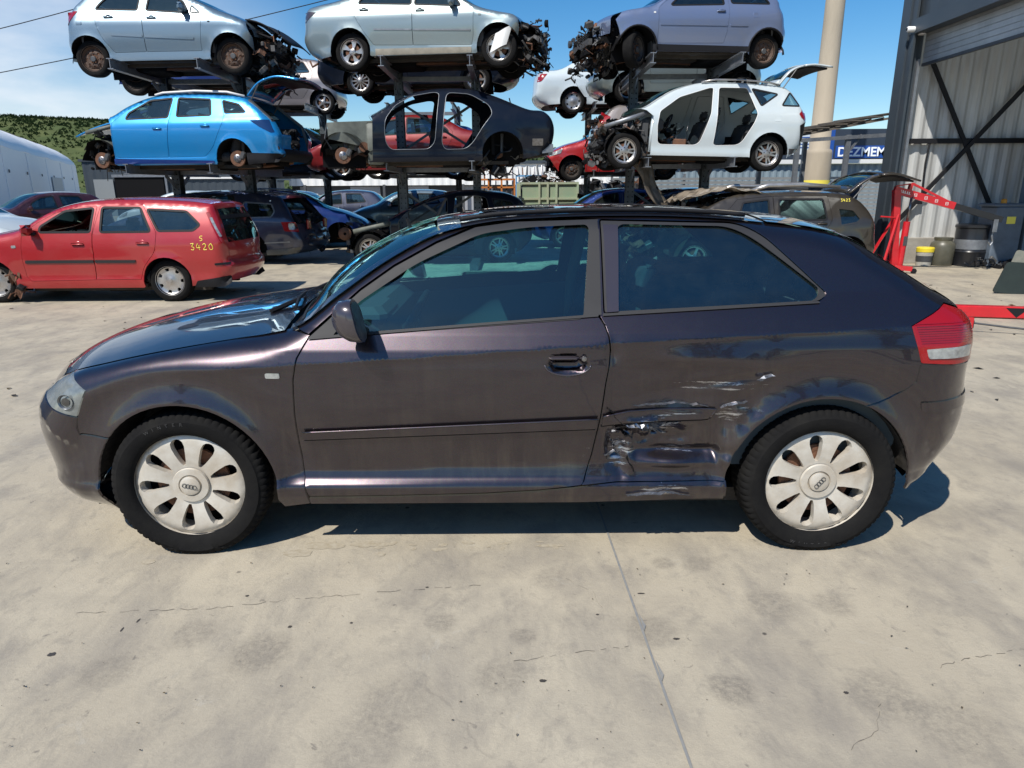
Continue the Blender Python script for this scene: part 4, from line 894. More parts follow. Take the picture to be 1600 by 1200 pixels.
    mb.tube([(rx, -.62, wz-.02), (rx-.1, -.3, zf+.02), (rx-.1, .3, zf+.02), (rx, .62, wz-.02)], .035, 8, 2); mb.tube([(FO, -.62, wz-.03), (FO+.15, -.3, zf-.01), (FO+.15, .3, zf-.01), (FO, .62, wz-.03)], .028, 8, 2)
    for cx, on in ((FO, g('linF', True)), (rx, True)):
        if not on: continue
        for q in both:
            P2_ = arc(cx, wz, ar+.012, 0, 180, 12)
            def fn(u, v_): i = min(int(u*12+.01), 12); x, z = P2_[i]; return (x, q*(float(min(.83, sh.W(x, min(z, .6))[0]-.02))-.34*v_), z)
            mb.sheet(fn, 12, 2, 1); mb.box((cx, q*.47, wz+.1), (ar*2, .02, ar*1.5), None, 1); mb.tube([(cx+.02, q*.56, wz), (cx+.04, q*.53, wz+.36)], .03, 8, 3)
    mb.build('underbody', [M_under, M_void, M_rust, M_darkst], car_, False)
    if g('seats', True):
        sx_, sz_ = g('seatpos', (xa+.95, .25))
        for y in (-.35, .35): put_seat(car_, sx_, y, sz_, .5, .32, .58, 'seat')
        for y in (-.33, .33): put_seat(car_, sx_+.85, y, sz_, .62, .35, .55, 'rear_seat')
        mb = MB(); mb.box((xa+.2, 0, .78), (.4, 1.3, .26), bev=.06); mb.box((xa+.05, 0, .5), (.1, 1.35, .6)); mb.build('dashboard', M_cabin, car_)
        steer_mb(xa+.52, -.36, .82, .18).build('steering_wheel', M_black, car_, True)
    # wheels
    for cx, Wd in ((FO, FW), (rx, RW)):
        for q in both:
            wd_ = Wd
            if isinstance(Wd, dict): wd_ = Wd['near'] if q == s else Wd['far']
            if wd_ is None: continue
            dz = g('droop', 0)
            if wd_[0] == 'disc':
                mb = MB(); mb.lathe([(.05, -.02), (.135, -.02), (.14, -.012), (.14, .006), (.05, .01)], n=28, axis='Y', k=0); mb.lathe([(0, -.05), (.035, -.045), (.07, -.03), (.075, .04), (0, .06)], n=20, axis='Y', k=1)
                mb.box((.10, .0, .05), (.09, .09, .14), Matrix.Rotation(.5, 3, 'Y'), 2, bev=.02)
                for i in range(5): mb.lathe([(0, -.055), (.008, -.055), (.008, -.03)], (.045*math.cos(i*1.257), 0, .045*math.sin(i*1.257)), 6, 'Y', 2)
                o = mb.build('brake_disc', [wd_[1], M_steel, M_darkst], car_, True, angle=35); o.location = (cx, q*(tw-.06), wz); o.rotation_euler = (0, 0, 0 if q < 0 else math.pi)
            else:
                kind, r, rm = wd_[:3]; e, a_, b_ = wheel(car_, (cx, q*(tw-.10), wz+dz), r, r*.66, .19, kind, rm, q, steer=(wd_[3] if len(wd_) > 3 else 0))
    mb = MB()
    if g('junk'):
        b0, b1, n, sd_ = g('junk'); junk(mb, b0, b1, int(n*.55), sd_)
        xm = (b0[0]+xa)/2; rn = random.Random(sd_)
        mb.box((xm+.05, .12, .42), (.42, .46, .40), Matrix.Rotation(.12, 3, 'Y'), 1, bev=.05); mb.box((xm, .10, .66), (.34, .36, .10), Matrix.Rotation(.1, 3, 'Y'), 3, bev=.03); mb.box((xm, -.42, .62), (.20, .18, .20), None, 3, bev=.02)
        mb.box((b0[0]+.10, 0, .45), (.05, .95, .36), Matrix.Rotation(.1, 3, 'Y'), 4)
        for i in range(12): mb.box((b0[0]+.07, 0, .30+i*.028), (.012, .93, .006), None, 1)
        for i in range(9):
            x_, y_ = rn.uniform(b0[0], xa-.1), rn.uniform(-.6, .6); zt = rn.uniform(.3, .7); mb.tube([(x_, y_, zt), (x_+rn.uniform(-.08, .08), y_+rn.uniform(-.08, .08), zt-.18), (x_+rn.uniform(-.1, .1), y_, zt-rn.uniform(.25, .50))], .007, 5, 3)
        for i in range(5): y_ = rn.uniform(-.6, .6); mb.tube([(b0[0]+.1, y_, .62), (xm-.1, y_+rn.uniform(-.2, .2), .74), (xm+.15, y_+rn.uniform(-.3, .3), .60), (xa, y_, .66)], .018, 7, 3)
        for y in (-.48, .48): mb.bar((b0[0]+.1, y, .48), (xa, y, .52), .09, .12, 4)
        mb.bar((b0[0]+.08, -.6, .45), (b0[0]+.08, .6, .45), .07, .10, 5)
        mb.build('engine_bay', JM, car_, False)
    return car_, sh
def wdoor(p, w, **k): return dict(p=p, w=[w] if w else [], **k)
# ---- paints
P_red = paint('bright_red_paint', (.34, .010, .012), .15, .38, .08); P_blue = paint('sky_blue_paint', (.012, .24, .56), .4, .32, .05)
P_silver = paint('pale_silver_blue_paint', (.18, .25, .30), .6, .38, .15); P_silver2 = paint('silver_green_paint', (.225, .28, .29), .6, .38, .2)
P_lav = paint('slate_blue_paint', (.20, .25, .38), .5, .38, .2); P_white = paint('white_paint', (.50, .56, .58), 0, .4, .12); P_navy = paint('dark_navy_paint', (.028, .036, .07), .4, .35, .15)
P_blk = paint('black_paint', (.005, .008, .016), 0, .4, .03, .5, .1); P_bsuv = paint('royal_blue_paint', (.014, .045, .22), .4, .35, .1); P_brown = paint('brown_grey_paint', (.042, .035, .027), .4, .4, .12)
P_dred = paint('dull_dark_red_paint', (.20, .010, .014), .2, .4, .1); P_taupe = paint('taupe_paint', (.22, .20, .20), .5, .4, .2); P_grey = paint('dark_grey_paint', (.10, .105, .115), .5, .4, .2); P_mar = paint('maroon_paint', (.07, .02, .025), .4, .35, .2)
M_yel = mat('yellow_marker', (.85, .72, .10), .6); M_grgrey = mat('grey_green_primer', (.16, .175, .15), .6, nscale=8, col2=(.07, .075, .065))
STROKES = {'S': [[(1, 1), (.2, .95), (.1, .6), (.8, .45), (.85, .1), (.1, 0)]], '3': [[(0, .95), (.8, 1), (.35, .55), (.85, .3), (.5, 0), (0, .08)]], '4': [[(.3, 1), (0, .35), (.9, .4)], [(.65, .75), (.6, 0)]], '2': [[(.05, .8), (.45, 1), (.8, .7), (.05, .02), (.9, .05)]], '0': [[(.5, 1), (.05, .6), (.25, .05), (.75, .1), (.9, .6), (.5, 1)]]}
def scrawl(sh, par, text, x, z, h, s, m, r=.005, name='marker_writing'):
    mb = MB()
    for i, ch in enumerate(text):
        for st in STROKES.get(ch, []):
            q = crom(np.array([(x+i*h*.95+u*h*.62, z+v*h) for u, v in st]), 4); w_ = sh.W(q[:, 0], q[:, 1]); mb.tube([(a, s*(b+.002), c) for (a, c), b in zip(q, w_)], r, 5)
    return mb.build(name, m, par)
# 1 red estate -------------------------------------------------------------
red_out = OUT(bumper=[(.30, .20), (.12, .28), (.05, .42), (.06, .56), (.14, .66)], hood=[(.35, .76), (.62, .85), (.90, .91), (1.15, .955)], screen=[(1.30, 1.00, .06), (1.50, 1.13), (1.74, 1.245), (2.03, 1.32)],
              roof=[(2.28, 1.350), (2.8, 1.362), (3.31, 1.345), (3.70, 1.31), (3.80, 1.29)], back=[(3.85, 1.18), (3.92, 1.0), (3.96, .85)], tail=[(3.98, .70, .14), (3.99, .56), (4.04, .50, .18), (4.03, .38), (3.93, .27)])
c, sh = car('parked_car', 'bright red estate car with yellow handwritten number on its rear wing', (-7.036, 9.35, .30), (-4.671, 9.375, .30), .80, dict(out=red_out, wz=[(a, b*.89) for a, b in WT], ar=.325, bz=.20, cab=(1.15, 3.9), crease=(.70, .76), tw=.705, droop=0, glass=M_glassd,
    doors=[wdoor([(1.30, .92), (1.29, .866), (1.262, .60), (1.262, .357), (1.33, .30), (2.197, .312), (2.225, .60), (2.235, .914), (2.29, 1.285), (2.03, 1.272), (1.74, 1.195), (1.50, 1.07)], [(1.535, .955), (1.548, 1.015), (1.864, 1.212), (2.235, 1.250), (2.20, .955)], h=(2.04, .79), mould=[(1.307, .583), (2.215, .582), (2.215, .543), (1.297, .540)], mirror=(1.44, .95), open=True, r=.02),
           wdoor([(2.235, .914), (2.225, .60), (2.197, .312), (2.81, .316), (2.86, .461, .1), (3.063, .70, .1), (3.088, .938), (2.90, 1.29), (2.33, 1.287)], [(2.35, .952), (2.36, 1.256), (2.86, 1.250), (3.00, .955)], h=(2.90, .80), mould=[(2.235, .582), (2.783, .578), (2.765, .540), (2.235, .543)], r=.01)],
    wins=[[(2.955, 1.235), (3.476, 1.205), (3.661, 1.03), (3.57, .960), (3.11, .958)]],
    panels=[('taillight', [(3.735, 1.19), (3.78, 1.20), (3.965, .83), (3.94, .78)], M_red), ('taillight_reflector', [(3.79, 1.12), (3.82, 1.13), (3.945, .88), (3.925, .87)], M_clear, .010), ('side_repeater', [(1.15, .78), (1.21, .78), (1.21, .745), (1.15, .745)], M_clear), ('bumper_strip', [(3.82, .525), (4.0, .535), (4.0, .505), (3.82, .495)], M_black, .01), ('rear_valance', [(3.51, .20), (3.56, .29), (3.98, .35), (4.0, .26), (3.9, .2)], M_black, .008)],
    ribs=[('number_plate', 16.3, 16.9, -.32, M_black, .01), ('bumper_strip', 18.2, 18.5, -.95, M_black, .012)]), P_red, ('h7', .285, M_alloy), ('h7', .285, M_alloy), wz=.285, ground=True)
scrawl(sh, c, '3420', 3.535, .705, .085, -1, M_yel); scrawl(sh, c, 'S', 3.66, .825, .06, -1, M_yel)
mb = MB(); mb.sheet(lambda u, v: (1.02+.16*u, -.72+.04*math.sin(7*v), .10+.36*v+.05*math.sin(9*u)), 6, 6, 0); junk(mb, (1.0, -.8, .08), (1.2, -.6, .4), 10, 5, (0, 2, 3), .14); mb.build('torn_arch_liner', [M_rust, M_void, M_rust, M_black], c)
# 2 blue estate on the rack --------------------------------------------------
bl_out = OUT(bumper=[(.62, .30), (.55, .45)], hood=[(.62, .80), (.80, .96), (1.02, 1.04)], screen=[(1.16, 1.06), (1.42, 1.215), (1.86, 1.385)], roof=[(2.11, 1.430), (2.65, 1.440), (3.20, 1.41), (3.62, 1.345)], back=[(3.80, 1.23), (3.97, 1.08)], tail=[(4.124, .97), (4.24, .80), (4.283, .69), (4.26, .50), (4.30, .38), (4.15, .27)])
BD = M_black
def blue_car():
    sp = dict(out=bl_out, ar=.34, i0=4.5, bz=.21, cab=(1.2, 4.0), crease=(.80, .93), skip=('bumper', 'hood', 'back', 'tail'), arF=False, fend=[(1.13, .24), (1.16, .30), (1.17, .90)],
    doors=[wdoor([(1.185, .95), (1.176, .37), (1.22, .345), (2.182, .341), (2.271, .992), (2.34, 1.37), (1.87, 1.345), (1.46, 1.16)], [(1.452, 1.007), (1.499, 1.106), (1.871, 1.315), (2.284, 1.352), (2.232, 1.026)], h=(2.05, .83), r=.02),
           wdoor([(2.271, .992), (2.19, .341), (2.875, .348), (3.047, .492, .1), (3.275, .908, .1), (3.29, 1.039), (3.20, 1.33), (2.36, 1.37)], [(2.412, 1.039), (2.411, 1.352), (3.00, 1.318), (3.04, 1.05)], h=(2.95, .86), r=.02)],
    wins=[[(3.235, 1.30), (3.54, 1.225), (3.676, 1.088), (3.30, 1.078)]],
    panels=[('taillight', [(3.772, .948), (4.10, .955), (4.20, .75), (4.146, .733), (3.95, .83)], mat('smoked_blue_lens', (.01, .03, .10), .1, coat=1)), ('rear_bumper', [(3.657, .402), (4.31, .38), (4.2, .24), (3.66, .2)], BD, .012), ('sill_cover', [(1.15, .33), (3.04, .275), (3.04, .23), (1.15, .235)], P_bsuv, .012)],
    junk=((.42, -.68, .15), (1.15, .68, .85), 260, 11), linF=True)
    c, sh = car('wrecked_car', 'sky blue estate on the rack with its tailgate raised and front wing missing', (-7.527, 13.2, 2.021), (-4.938, 12.956, 2.029), .83, sp, P_blue, ('disc', M_rust), ('disc', M_rust))
    for s in (-1, 1): mb = MB(); mb.tube([(1.95, s*.60, 1.42), (2.1, s*.60, 1.455), (2.7, s*.60, 1.475), (3.3, s*.60, 1.445), (3.62, s*.60, 1.37)], .020, 8); mb.build('roof_rail', M_white, c, True)
    # crumpled bonnet tipped over the front
    def fn(u, v): x = .34+.78*u; y = (v-.5)*1.35; return (x, y, .86+.22*u-.10*u*u+.02*math.sin(9*u)*math.sin(7*v)-.12*(2*v-1)**2*(1-u))
    v = [fn(i/12, j/10) for j in range(11) for i in range(13)]; f = [(j*13+i, j*13+i+1, j*13+i+14, j*13+i+13) for j in range(10) for i in range(12)]
    o = obj('hood', v, f, P_blue, c); md = o.modifiers.new('t', 'SOLIDIFY'); md.thickness = .03
    # inner wing
    pts = arc(.83, .31, .36, 20, 150, 10)
    for q in (-1, 1): mb = MB(); mb.sheet(lambda u, v: (pts[min(int(u*10+.01), 10)][0], q*(.76-.35*v), pts[min(int(u*10+.01), 10)][1]), 10, 2); mb.bar((.55, q*.66, .80), (1.2, q*.70, .92), .05, .06); mb.build('inner_wing', M_grgrey, c, True)
    # dark load bay opening and the hanging blue corner
    mb = MB()
    for q in (-1, 1): mb.bar((3.7, q*.60, 1.30), (4.12, q*.70, .95), .06, .05); mb.bar((4.12, q*.70, .95), (4.22, q*.74, .45), .06, .05)
    mb.bar((4.22, -.7, .42), (4.22, .7, .42), .10, .10); junk(mb, (3.9, -.5, .45), (4.3, .6, .85), 26, 8, (0, 3, 3, 4)); mb.build('load_bay', JM, c)
    v, f = sh.ribbon(17.3, 19.5, -1, 1, 10, .01); obj('rear_bumper', v, f, BD, c, True)
    v, f = sh.ribbon(15.8, 17.4, -1, -.62, 5, .0); obj('body_corner', v, f, P_blue, c, True); v, f = sh.ribbon(15.8, 17.4, .62, 1, 5, .0); obj('body_corner', v, f, P_blue, c, True)
    tailgate(c, (3.66, 1.37), [(0, 0), (.30, .06), (.62, -.02), (.95, -.28)], 30, 1.10, P_blue, glassfrac=.5)
    return c
def tailgate(par, hinge, prof, deg, w, m, glassfrac=.55, name='tailgate'):
    """raised hatch: an outer skin with a pane, a dark inner frame and two struts; profile runs from the hinge to the lower edge"""
    a = R(deg); ca, sa = math.cos(a), math.sin(a); P = crom(np.array(prof, float), 6); n = len(P); hx, hz = hinge
    T = [(hx+p[0]*ca-p[1]*sa, hz+p[0]*sa+p[1]*ca) for p in P]; o = []
    def skin(s0, s1, i0, i1, off, mt, nm, p_=par, cr=.05):
        v = []; f = []; ns = 10
        for i in range(i0, i1):
            x, z = T[i]; j0, j1 = max(i-1, 0), min(i+1, n-1); tx, tz = T[j1][0]-T[j0][0], T[j1][1]-T[j0][1]; l = math.hypot(tx, tz); nx, nz = -tz/l, tx/l
            for k in range(ns+1): u = s0+(s1-s0)*k/ns; c_ = cr*(1-u*u); v.append((x+nx*(c_+off), u*w/2*(1+.16*i/n), z+nz*(c_+off)))
        for i in range(i1-i0-1):
            for k in range(ns): t = i*(ns+1)+k; f.append((t, t+1, t+ns+2, t+ns+1))
        ob = obj(nm, v, f, mt, p_, True); md = ob.modifiers.new('thick', 'SOLIDIFY'); md.thickness = .03 if mt is not M_glassd else .006; md.offset = -1; return ob
    g = int(n*glassfrac); tg = skin(-1, 1, g, n, 0, m, name)
    skin(-1, -.86, 0, g+1, 0, m, 'tailgate_frame', tg); skin(.86, 1, 0, g+1, 0, m, 'tailgate_frame', tg); skin(-.86, .86, 0, 3, 0, m, 'tailgate_frame', tg); skin(-.87, .87, 2, g+1, -.01, M_glassd, 'rear_window', tg)
    skin(-.9, .9, g, n-1, -.035, M_black, 'tailgate_lining', tg, .03); mb = MB()
    for q in (-1, 1): i = g//2+2; mb.tube([(hx-.02, q*w*.5, hz-.18), (T[i][0], q*w*.52, T[i][1])], .011, 6)
    mb.build('gas_strut', M_darkst, tg); return tg
blue_car()
# 3 pale silver five-door on top, left ----------------------------------------
o3 = OUT(bumper=[(.50, .30), (.42, .5)], hood=[(.42, .74), (.50, .83), (.75, .96), (1.05, 1.075)], screen=[(1.22, 1.15), (1.5, 1.28), (1.85, 1.40)], roof=[(2.1, 1.44), (2.6, 1.455), (3.0, 1.43), (3.32, 1.37)], back=[(3.45, 1.26), (3.56, 1.13)], tail=[(3.63, 1.05), (3.67, .9), (3.69, .70), (3.72, .52), (3.69, .38), (3.55, .25)])
sp = dict(out=o3, ar=.36, bz=.25, cab=(1.1, 3.45), crease=(.78, .88), i0=3.0, aF=170, fend=[(.44, .46), (.42, .60)], skip=('bumper',),
    doors=[wdoor([(1.237, .951), (1.30, .50), (1.296, .387), (2.285, .39), (2.286, 1.039), (2.24, 1.39), (1.80, 1.35), (1.30, 1.08)], [(1.475, 1.005), (1.588, 1.20), (1.85, 1.33), (2.18, 1.36), (2.22, 1.07)], h=(2.12, .93), mould=[(1.40, .60), (2.27, .655), (2.27, .615), (1.42, .565)], mm=P_silver, mirror=(1.55, 1.04)),
           wdoor([(2.286, 1.039), (2.285, .39), (2.851, .385), (3.03, .62, .1), (3.10, .80), (3.16, 1.19), (3.0, 1.38), (2.30, 1.39)], [(2.389, 1.074), (2.36, 1.36), (2.9, 1.345), (3.05, 1.2), (3.119, 1.106)], h=(2.88, .955), mould=[(2.31, .658), (2.86, .69), (2.86, .655), (2.31, .618)], mm=P_silver)],
    wins=[[(1.28, 1.00), (1.43, 1.13), (1.44, 1.01)]],
    panels=[('taillight', [(3.44, 1.075), (3.66, 1.075), (3.68, .82), (3.62, .86)], M_red), ('fuel_flap', [(3.36, .93), (3.46, .93), (3.46, .84), (3.36, .84)], P_silver, .004), ('side_repeater', [(1.10, .86), (1.14, .86), (1.14, .84), (1.10, .84)], M_black)],
    junk=((.05, -.65, .10), (.62, .65, .72), 240, 21))
c, sh = car('wrecked_car', 'pale silver five-door hatchback on top of the left rack with rusty steel wheels', (-4.905, 13.2, 3.764), (-7.415, 13.249, 3.739), .80, sp, P_silver, ('steel', .30, M_rwheel), ('steel', .30, M_rwheel))
mb = MB(); mb.sheet(lambda u, v: (.55-.72*u, -.65+1.3*v, .93-.05*u-.34*u*u+.03*math.sin(5*v)), 8, 6); o = mb.build('hood', M_black, c, True); o.modifiers.new('t', 'SOLIDIFY').thickness = .02
# 4 silver saloon on top, middle ------------------------------------------------
o4 = OUT(bumper=[(.62, .30), (.58, .5)], hood=[(.56, .70), (.62, .78), (.92, .87), (1.22, .945)], screen=[(1.42, 1.02), (1.75, 1.22), (2.05, 1.36)], roof=[(2.3, 1.41), (2.8, 1.43), (3.2, 1.39)], back=[(3.5, 1.29), (3.75, 1.19)], tail=[(3.95, 1.14, .08), (4.22, 1.10, .10), (4.42, 1.045, .14), (4.47, .9), (4.48, .70), (4.52, .5), (4.44, .32), (4.25, .20)])
sp = dict(out=o4, ar=.375, bz=.22, cab=(1.2, 4.1), crease=(.80, .90), i0=2.5, aF=165, fend=[(.60, .50), (.57, .62)], skip=('bumper',),
    doors=[wdoor([(1.351, .928), (1.36, .5), (1.395, .345), (2.446, .376), (2.441, .907), (2.46, 1.39), (2.05, 1.32), (1.42, .99)], [(1.589, .979), (1.70, 1.13), (2.05, 1.295), (2.38, 1.36), (2.40, 1.035)], h=(2.30, .92), mould=[(1.404, .595), (2.43, .63), (2.43, .605), (1.404, .57)], mm=M_galv, mirror=(1.72, .99)),
           wdoor([(2.441, .907), (2.446, .376), (3.166, .397), (3.34, .62, .1), (3.49, .852, .1), (3.536, 1.081), (3.25, 1.35), (2.48, 1.39)], [(2.48, 1.038), (2.48, 1.36), (3.05, 1.345), (3.40, 1.15), (3.43, 1.09)], h=(3.32, .965), mould=[(2.455, .632), (3.147, .655), (3.147, .63), (2.455, .607)], mm=M_galv)],
    panels=[('taillight', [(4.21, .96), (4.46, .99), (4.47, .80), (4.42, .80)], mat('dark_lens', (.05, .04, .045), .15, coat=1)), ('side_repeater', [(1.22, .83), (1.27, .83), (1.27, .805), (1.22, .805)], M_clear), ('grimy_sill', [(1.40, .32), (3.14, .335), (3.14, .23), (1.40, .23)], mat('dusty_silver', (.33, .30, .24), .7, nscale=6), .006)],
    junk=((.16, -.66, .02), (.66, .66, .78), 260, 31))
c, sh = car('wrecked_car', 'pale silver saloon on top of the middle rack with swept five-spoke wheels', (-.197, 13.0, 3.84), (-2.839, 13.418, 3.853), .93, sp, P_silver2, ('w5', .315, M_alloy), ('w5', .315, M_alloy))
mb = MB(); mb.sheet(lambda u, v: (.62-.42*u, -.66+1.32*v, .74-.03*u-.22*u*u), 6, 6); mb.sheet(lambda u, v: (.62-.12*u, -.72-.03*v, .72-.4*v), 3, 4); mb.build('broken_bumper_liner', M_black, c, True)
mb = MB(); mb.sheet(lambda u, v: (.78+.3*u-.1*v, .84+.03*math.sin(5*u), .34+.30*v-.12*u), 5, 5); mb.build('torn_plastic', M_white, c, True)
mb = MB(); mb.tube([(4.45, .3, .22), (4.58, .3, .16), (4.62, .3, .26)], .02); mb.build('tow_hook', M_rust, c, True)
# 5 slate-blue three-door on top, right -------------------------------------------
o5 = OUT(bumper=[(.42, .28), (.34, .45)], hood=[(.30, .70), (.30, .80), (.50, .90), (.85, .975), (1.10, 1.03)], screen=[(1.22, 1.09), (1.5, 1.26), (1.78, 1.37)], roof=[(2.05, 1.42), (2.5, 1.435), (3.0, 1.41), (3.3, 1.35)], back=[(3.42, 1.26), (3.53, 1.15)], tail=[(3.58, 1.05), (3.62, .9), (3.64, .74), (3.68, .60), (3.64, .42), (3.5, .28)])
sp = dict(out=o5, ar=.355, bz=.27, cab=(1.1, 3.4), crease=(.9, .93), i0=4.0, aF=150, fend=[(.42, .62), (.36, .76)], skip=('bumper',),
    doors=[wdoor([(1.142, .963), (1.14, .42), (1.18, .398), (2.403, .415), (2.45, .6), (2.499, 1.064), (2.47, 1.38), (1.80, 1.34), (1.30, 1.09)], [(1.397, 1.02), (1.60, 1.19), (1.85, 1.315), (2.36, 1.345), (2.40, 1.061)], h=(2.32, .93), mould=[(1.176, .715), (2.44, .722), (2.44, .69), (1.176, .683)], mm=P_lav, r=.03)],
    wins=[[(2.56, 1.082), (2.53, 1.34), (3.0, 1.33), (3.22, 1.22), (3.309, 1.09)]],
    panels=[('moulding', [(2.50, .722), (2.843, .725), (2.843, .693), (2.50, .69)], P_lav, .012), ('sill_cover', [(1.06, .385), (2.89, .37), (2.89, .27), (1.06, .275)], M_black, .012), ('fuel_flap', [(2.95, .92), (3.04, .92), (3.04, .84), (2.95, .84)], P_lav, .003), ('side_repeater', [(1.05, .90), (1.09, .90), (1.09, .87), (1.05, .87)], M_white)],
    junk=((-.10, -.66, .02), (.62, .66, .80), 300, 41))
M_steelw = mat('black_steel_wheel', (.02, .02, .022), .6, nscale=9, col2=(.06, .045, .035))
c, sh = car('wrecked_car', 'slate-blue three-door hatchback on top of the right rack, its nose stripped bare', (2.226, 13.2, 3.833), (4.667, 13.691, 3.875), .77, sp, P_lav, dict(near=('steel', .295, M_steelw, R(42)), far=('steel', .295, M_steelw, R(42))), ('steel', .295, M_rwheel))
mb = MB()
for cx in (.77, 3.26):
    mb2 = arc(cx, .31, .362, 0 if cx < 1 else -10, 168 if cx < 1 else 185, 16)
    for q in (-1, 1): mb = MB(); mb.tube([(x, q*(float(sh.W(x, z)[0])+.006), z) for x, z in mb2], .016, 6); mb.build('arch_trim', M_black, c, True)
# 6 white estate mid level ------------------------------------------------------------
o6 = OUT(bumper=[(.75, .3), (.72, .5)], hood=[(.72, .8), (.80, .92), (1.0, 1.0)], screen=[(1.20, 1.05), (1.45, 1.20), (1.70, 1.345), (1.95, 1.44)], roof=[(2.17, 1.50), (2.65, 1.535), (3.1, 1.53), (3.5, 1.505), (3.80, 1.47)], back=[(3.92, 1.41), (4.02, 1.27), (4.10, 1.12)], tail=[(4.15, 1.07), (4.20, .95), (4.19, .8), (4.17, .6), (4.14, .4), (4.0, .28)])
WW = [(a, b+.0) for a, b in WT]
sp = dict(out=o6, ar=.36, bz=.24, cab=(1.2, 4.0), crease=(.86, .98), i0=4.6, arF=False, fend=[(1.33, .25), (1.34, .9), (1.22, 1.0)], skip=('bumper', 'hood', 'back', 'tail'), seal=M_white, res=.06,
    doors=[wdoor([(1.444, .47), (1.42, .75), (1.462, .983), (1.839, 1.245), (2.40, 1.42), (2.467, 1.42), (2.40, 1.0), (2.214, .48), (2.132, .43), (1.50, .43)], None, gone=1, r=.05),
           wdoor([(2.466, .455), (2.50, .9), (2.573, 1.43), (3.091, 1.435), (3.254, .991), (3.20, .85, .1), (2.994, .495, .1), (2.894, .444), (2.52, .43)], None, gone=1, r=.05)],
    wins=[[(3.18, 1.425), (3.655, 1.34), (3.331, 1.127)], [(3.724, 1.142), (3.891, 1.375), (4.05, 1.14)]],
    panels=[('taillight', [(4.02, 1.0), (4.12, 1.09), (4.19, 1.02), (4.19, .85), (4.06, .94)], M_red, .01), ('bumper_corner', [(3.89, .40), (4.08, .40), (4.08, .33), (3.90, .30)], P_taupe, .004), ('fuel_flap', [(3.56, .98), (3.68, .98), (3.68, .86), (3.56, .86)], P_white, .003), ('rear_damage_cavity', [(4.04, .80), (4.15, .86), (4.16, .50), (4.10, .45)], M_black, .012)],
    junk=((.38, -.70, .10), (1.30, .70, .90), 340, 51))
c, sh = car('wrecked_car', 'white estate with both near doors missing and tailgate raised, middle level of the right rack', (2.058, 13.0, 2.122), (4.702, 13.176, 2.066), .87, sp, P_white, ('d5', .315, M_alloy), ('d5', .315, M_alloy))
for s in (-1, 1): mb = MB(); mb.tube([(2.25, s*.56, 1.52), (2.5, s*.57, 1.565), (3.0, s*.57, 1.572), (3.5, s*.56, 1.545), (3.72, s*.55, 1.50)], .016, 8); mb.build('roof_rail', M_alloy, c, True)
tailgate(c, (3.70, 1.49), [(0, 0), (.35, .10), (.62, .02), (.95, -.22)], 32, 1.1, P_white, .55)
for q in (-1, 1):
    mb = MB(); pts = arc(.87, .31, .38, 10, 150, 10); mb.sheet(lambda u, v: (pts[min(int(u*10+.01), 10)][0], q*(.74-.32*v), pts[min(int(u*10+.01), 10)][1]), 10, 2, 0); mb.bar((.5, q*.66, .72), (1.3, q*.72, .98), .06, .07, 1); mb.bar((1.34, q*.74, .3), (1.38, q*.75, 1.0), .08, .08, 2); mb.build('inner_wing', [M_under, M_galv, P_white], c, True)
mb = MB(); junk(mb, (1.5, -.6, .45), (2.1, .5, .80), 22, 9, (1, 3, 4, 0, 2), .3); mb.build('loose_wiring', JM, c)
# 7 black saloon shell ----------------------------------------------------------------------
o7 = OUT(bumper=[(.9, .3), (.88, .5)], hood=[(.95, .78), (1.15, .90), (1.35, .96)], screen=[(1.46, 1.00), (1.64, 1.10), (1.87, 1.23), (2.09, 1.335)], roof=[(2.47, 1.425), (2.88, 1.445), (3.23, 1.42)], back=[(3.635, 1.30), (3.95, 1.17), (4.15, 1.09)], tail=[(4.247, 1.064, .09), (4.50, 1.035, .10), (4.60, .96, .12), (4.69, .76), (4.68, .58), (4.62, .40), (4.5, .30)])
sp = dict(out=o7, ar=.38, bz=.19, cab=(1.35, 4.1), crease=(.80, .90), i0=4.2, arF=False, fend=[(1.36, .22), (1.40, .9)], skip=('bumper', 'hood'), seal=M_galv, seats=False, noglass=('screen', 'back'), res=.06,
    doors=[wdoor([(1.617, .50), (1.60, .7), (1.626, .905), (1.808, 1.133), (2.122, 1.30), (2.50, 1.365), (2.602, 1.351), (2.53, .967), (2.47, .516), (2.36, .404), (1.70, .40)], None, gone=2, r=.09),
           wdoor([(2.598, .515), (2.65, .9), (2.738, 1.362), (3.151, 1.336), (3.478, 1.15), (3.537, .998), (3.36, .80), (3.15, .50), (3.02, .40), (2.646, .395)], None, gone=2, r=.10)],
    panels=[('vent', [(4.25, .56), (4.45, .56), (4.45, .44), (4.25, .44)], M_steel, .012)],
    junk=((1.0, -.70, .25), (1.45, .70, .80), 100, 61))
c, sh = car('wrecked_car', 'black saloon shell without doors, glass or rear wheels on the middle rack', (-2.957, 12.7, 2.055), (-.15, 13.19, 2.095), .85, sp, P_blk, ('disc', M_rust), None)
for q in (-1, 1):
    mb = MB()
    def fn(u, v): return (.62+.78*u, q*(.74+.03*math.sin(5*u+v)), .86+.03*u-(.22+.25*u)*v-.05*(1-u)*v)
    mb.sheet(fn, 8, 4); pts = arc(.88, .33, .38, 5, 120, 10); mb.sheet(lambda u, v: (pts[min(int(u*10+.01), 10)][0], q*(.74-.32*v), pts[min(int(u*10+.01), 10)][1]), 10, 2); mb.box((1.42, q*.70, .50), (.28, .08, .72), bev=.03); mb.bar((.60, q*.5, .45), (1.4, q*.52, .50), .10, .12); mb.build('inner_wing', M_grgrey, c, True)
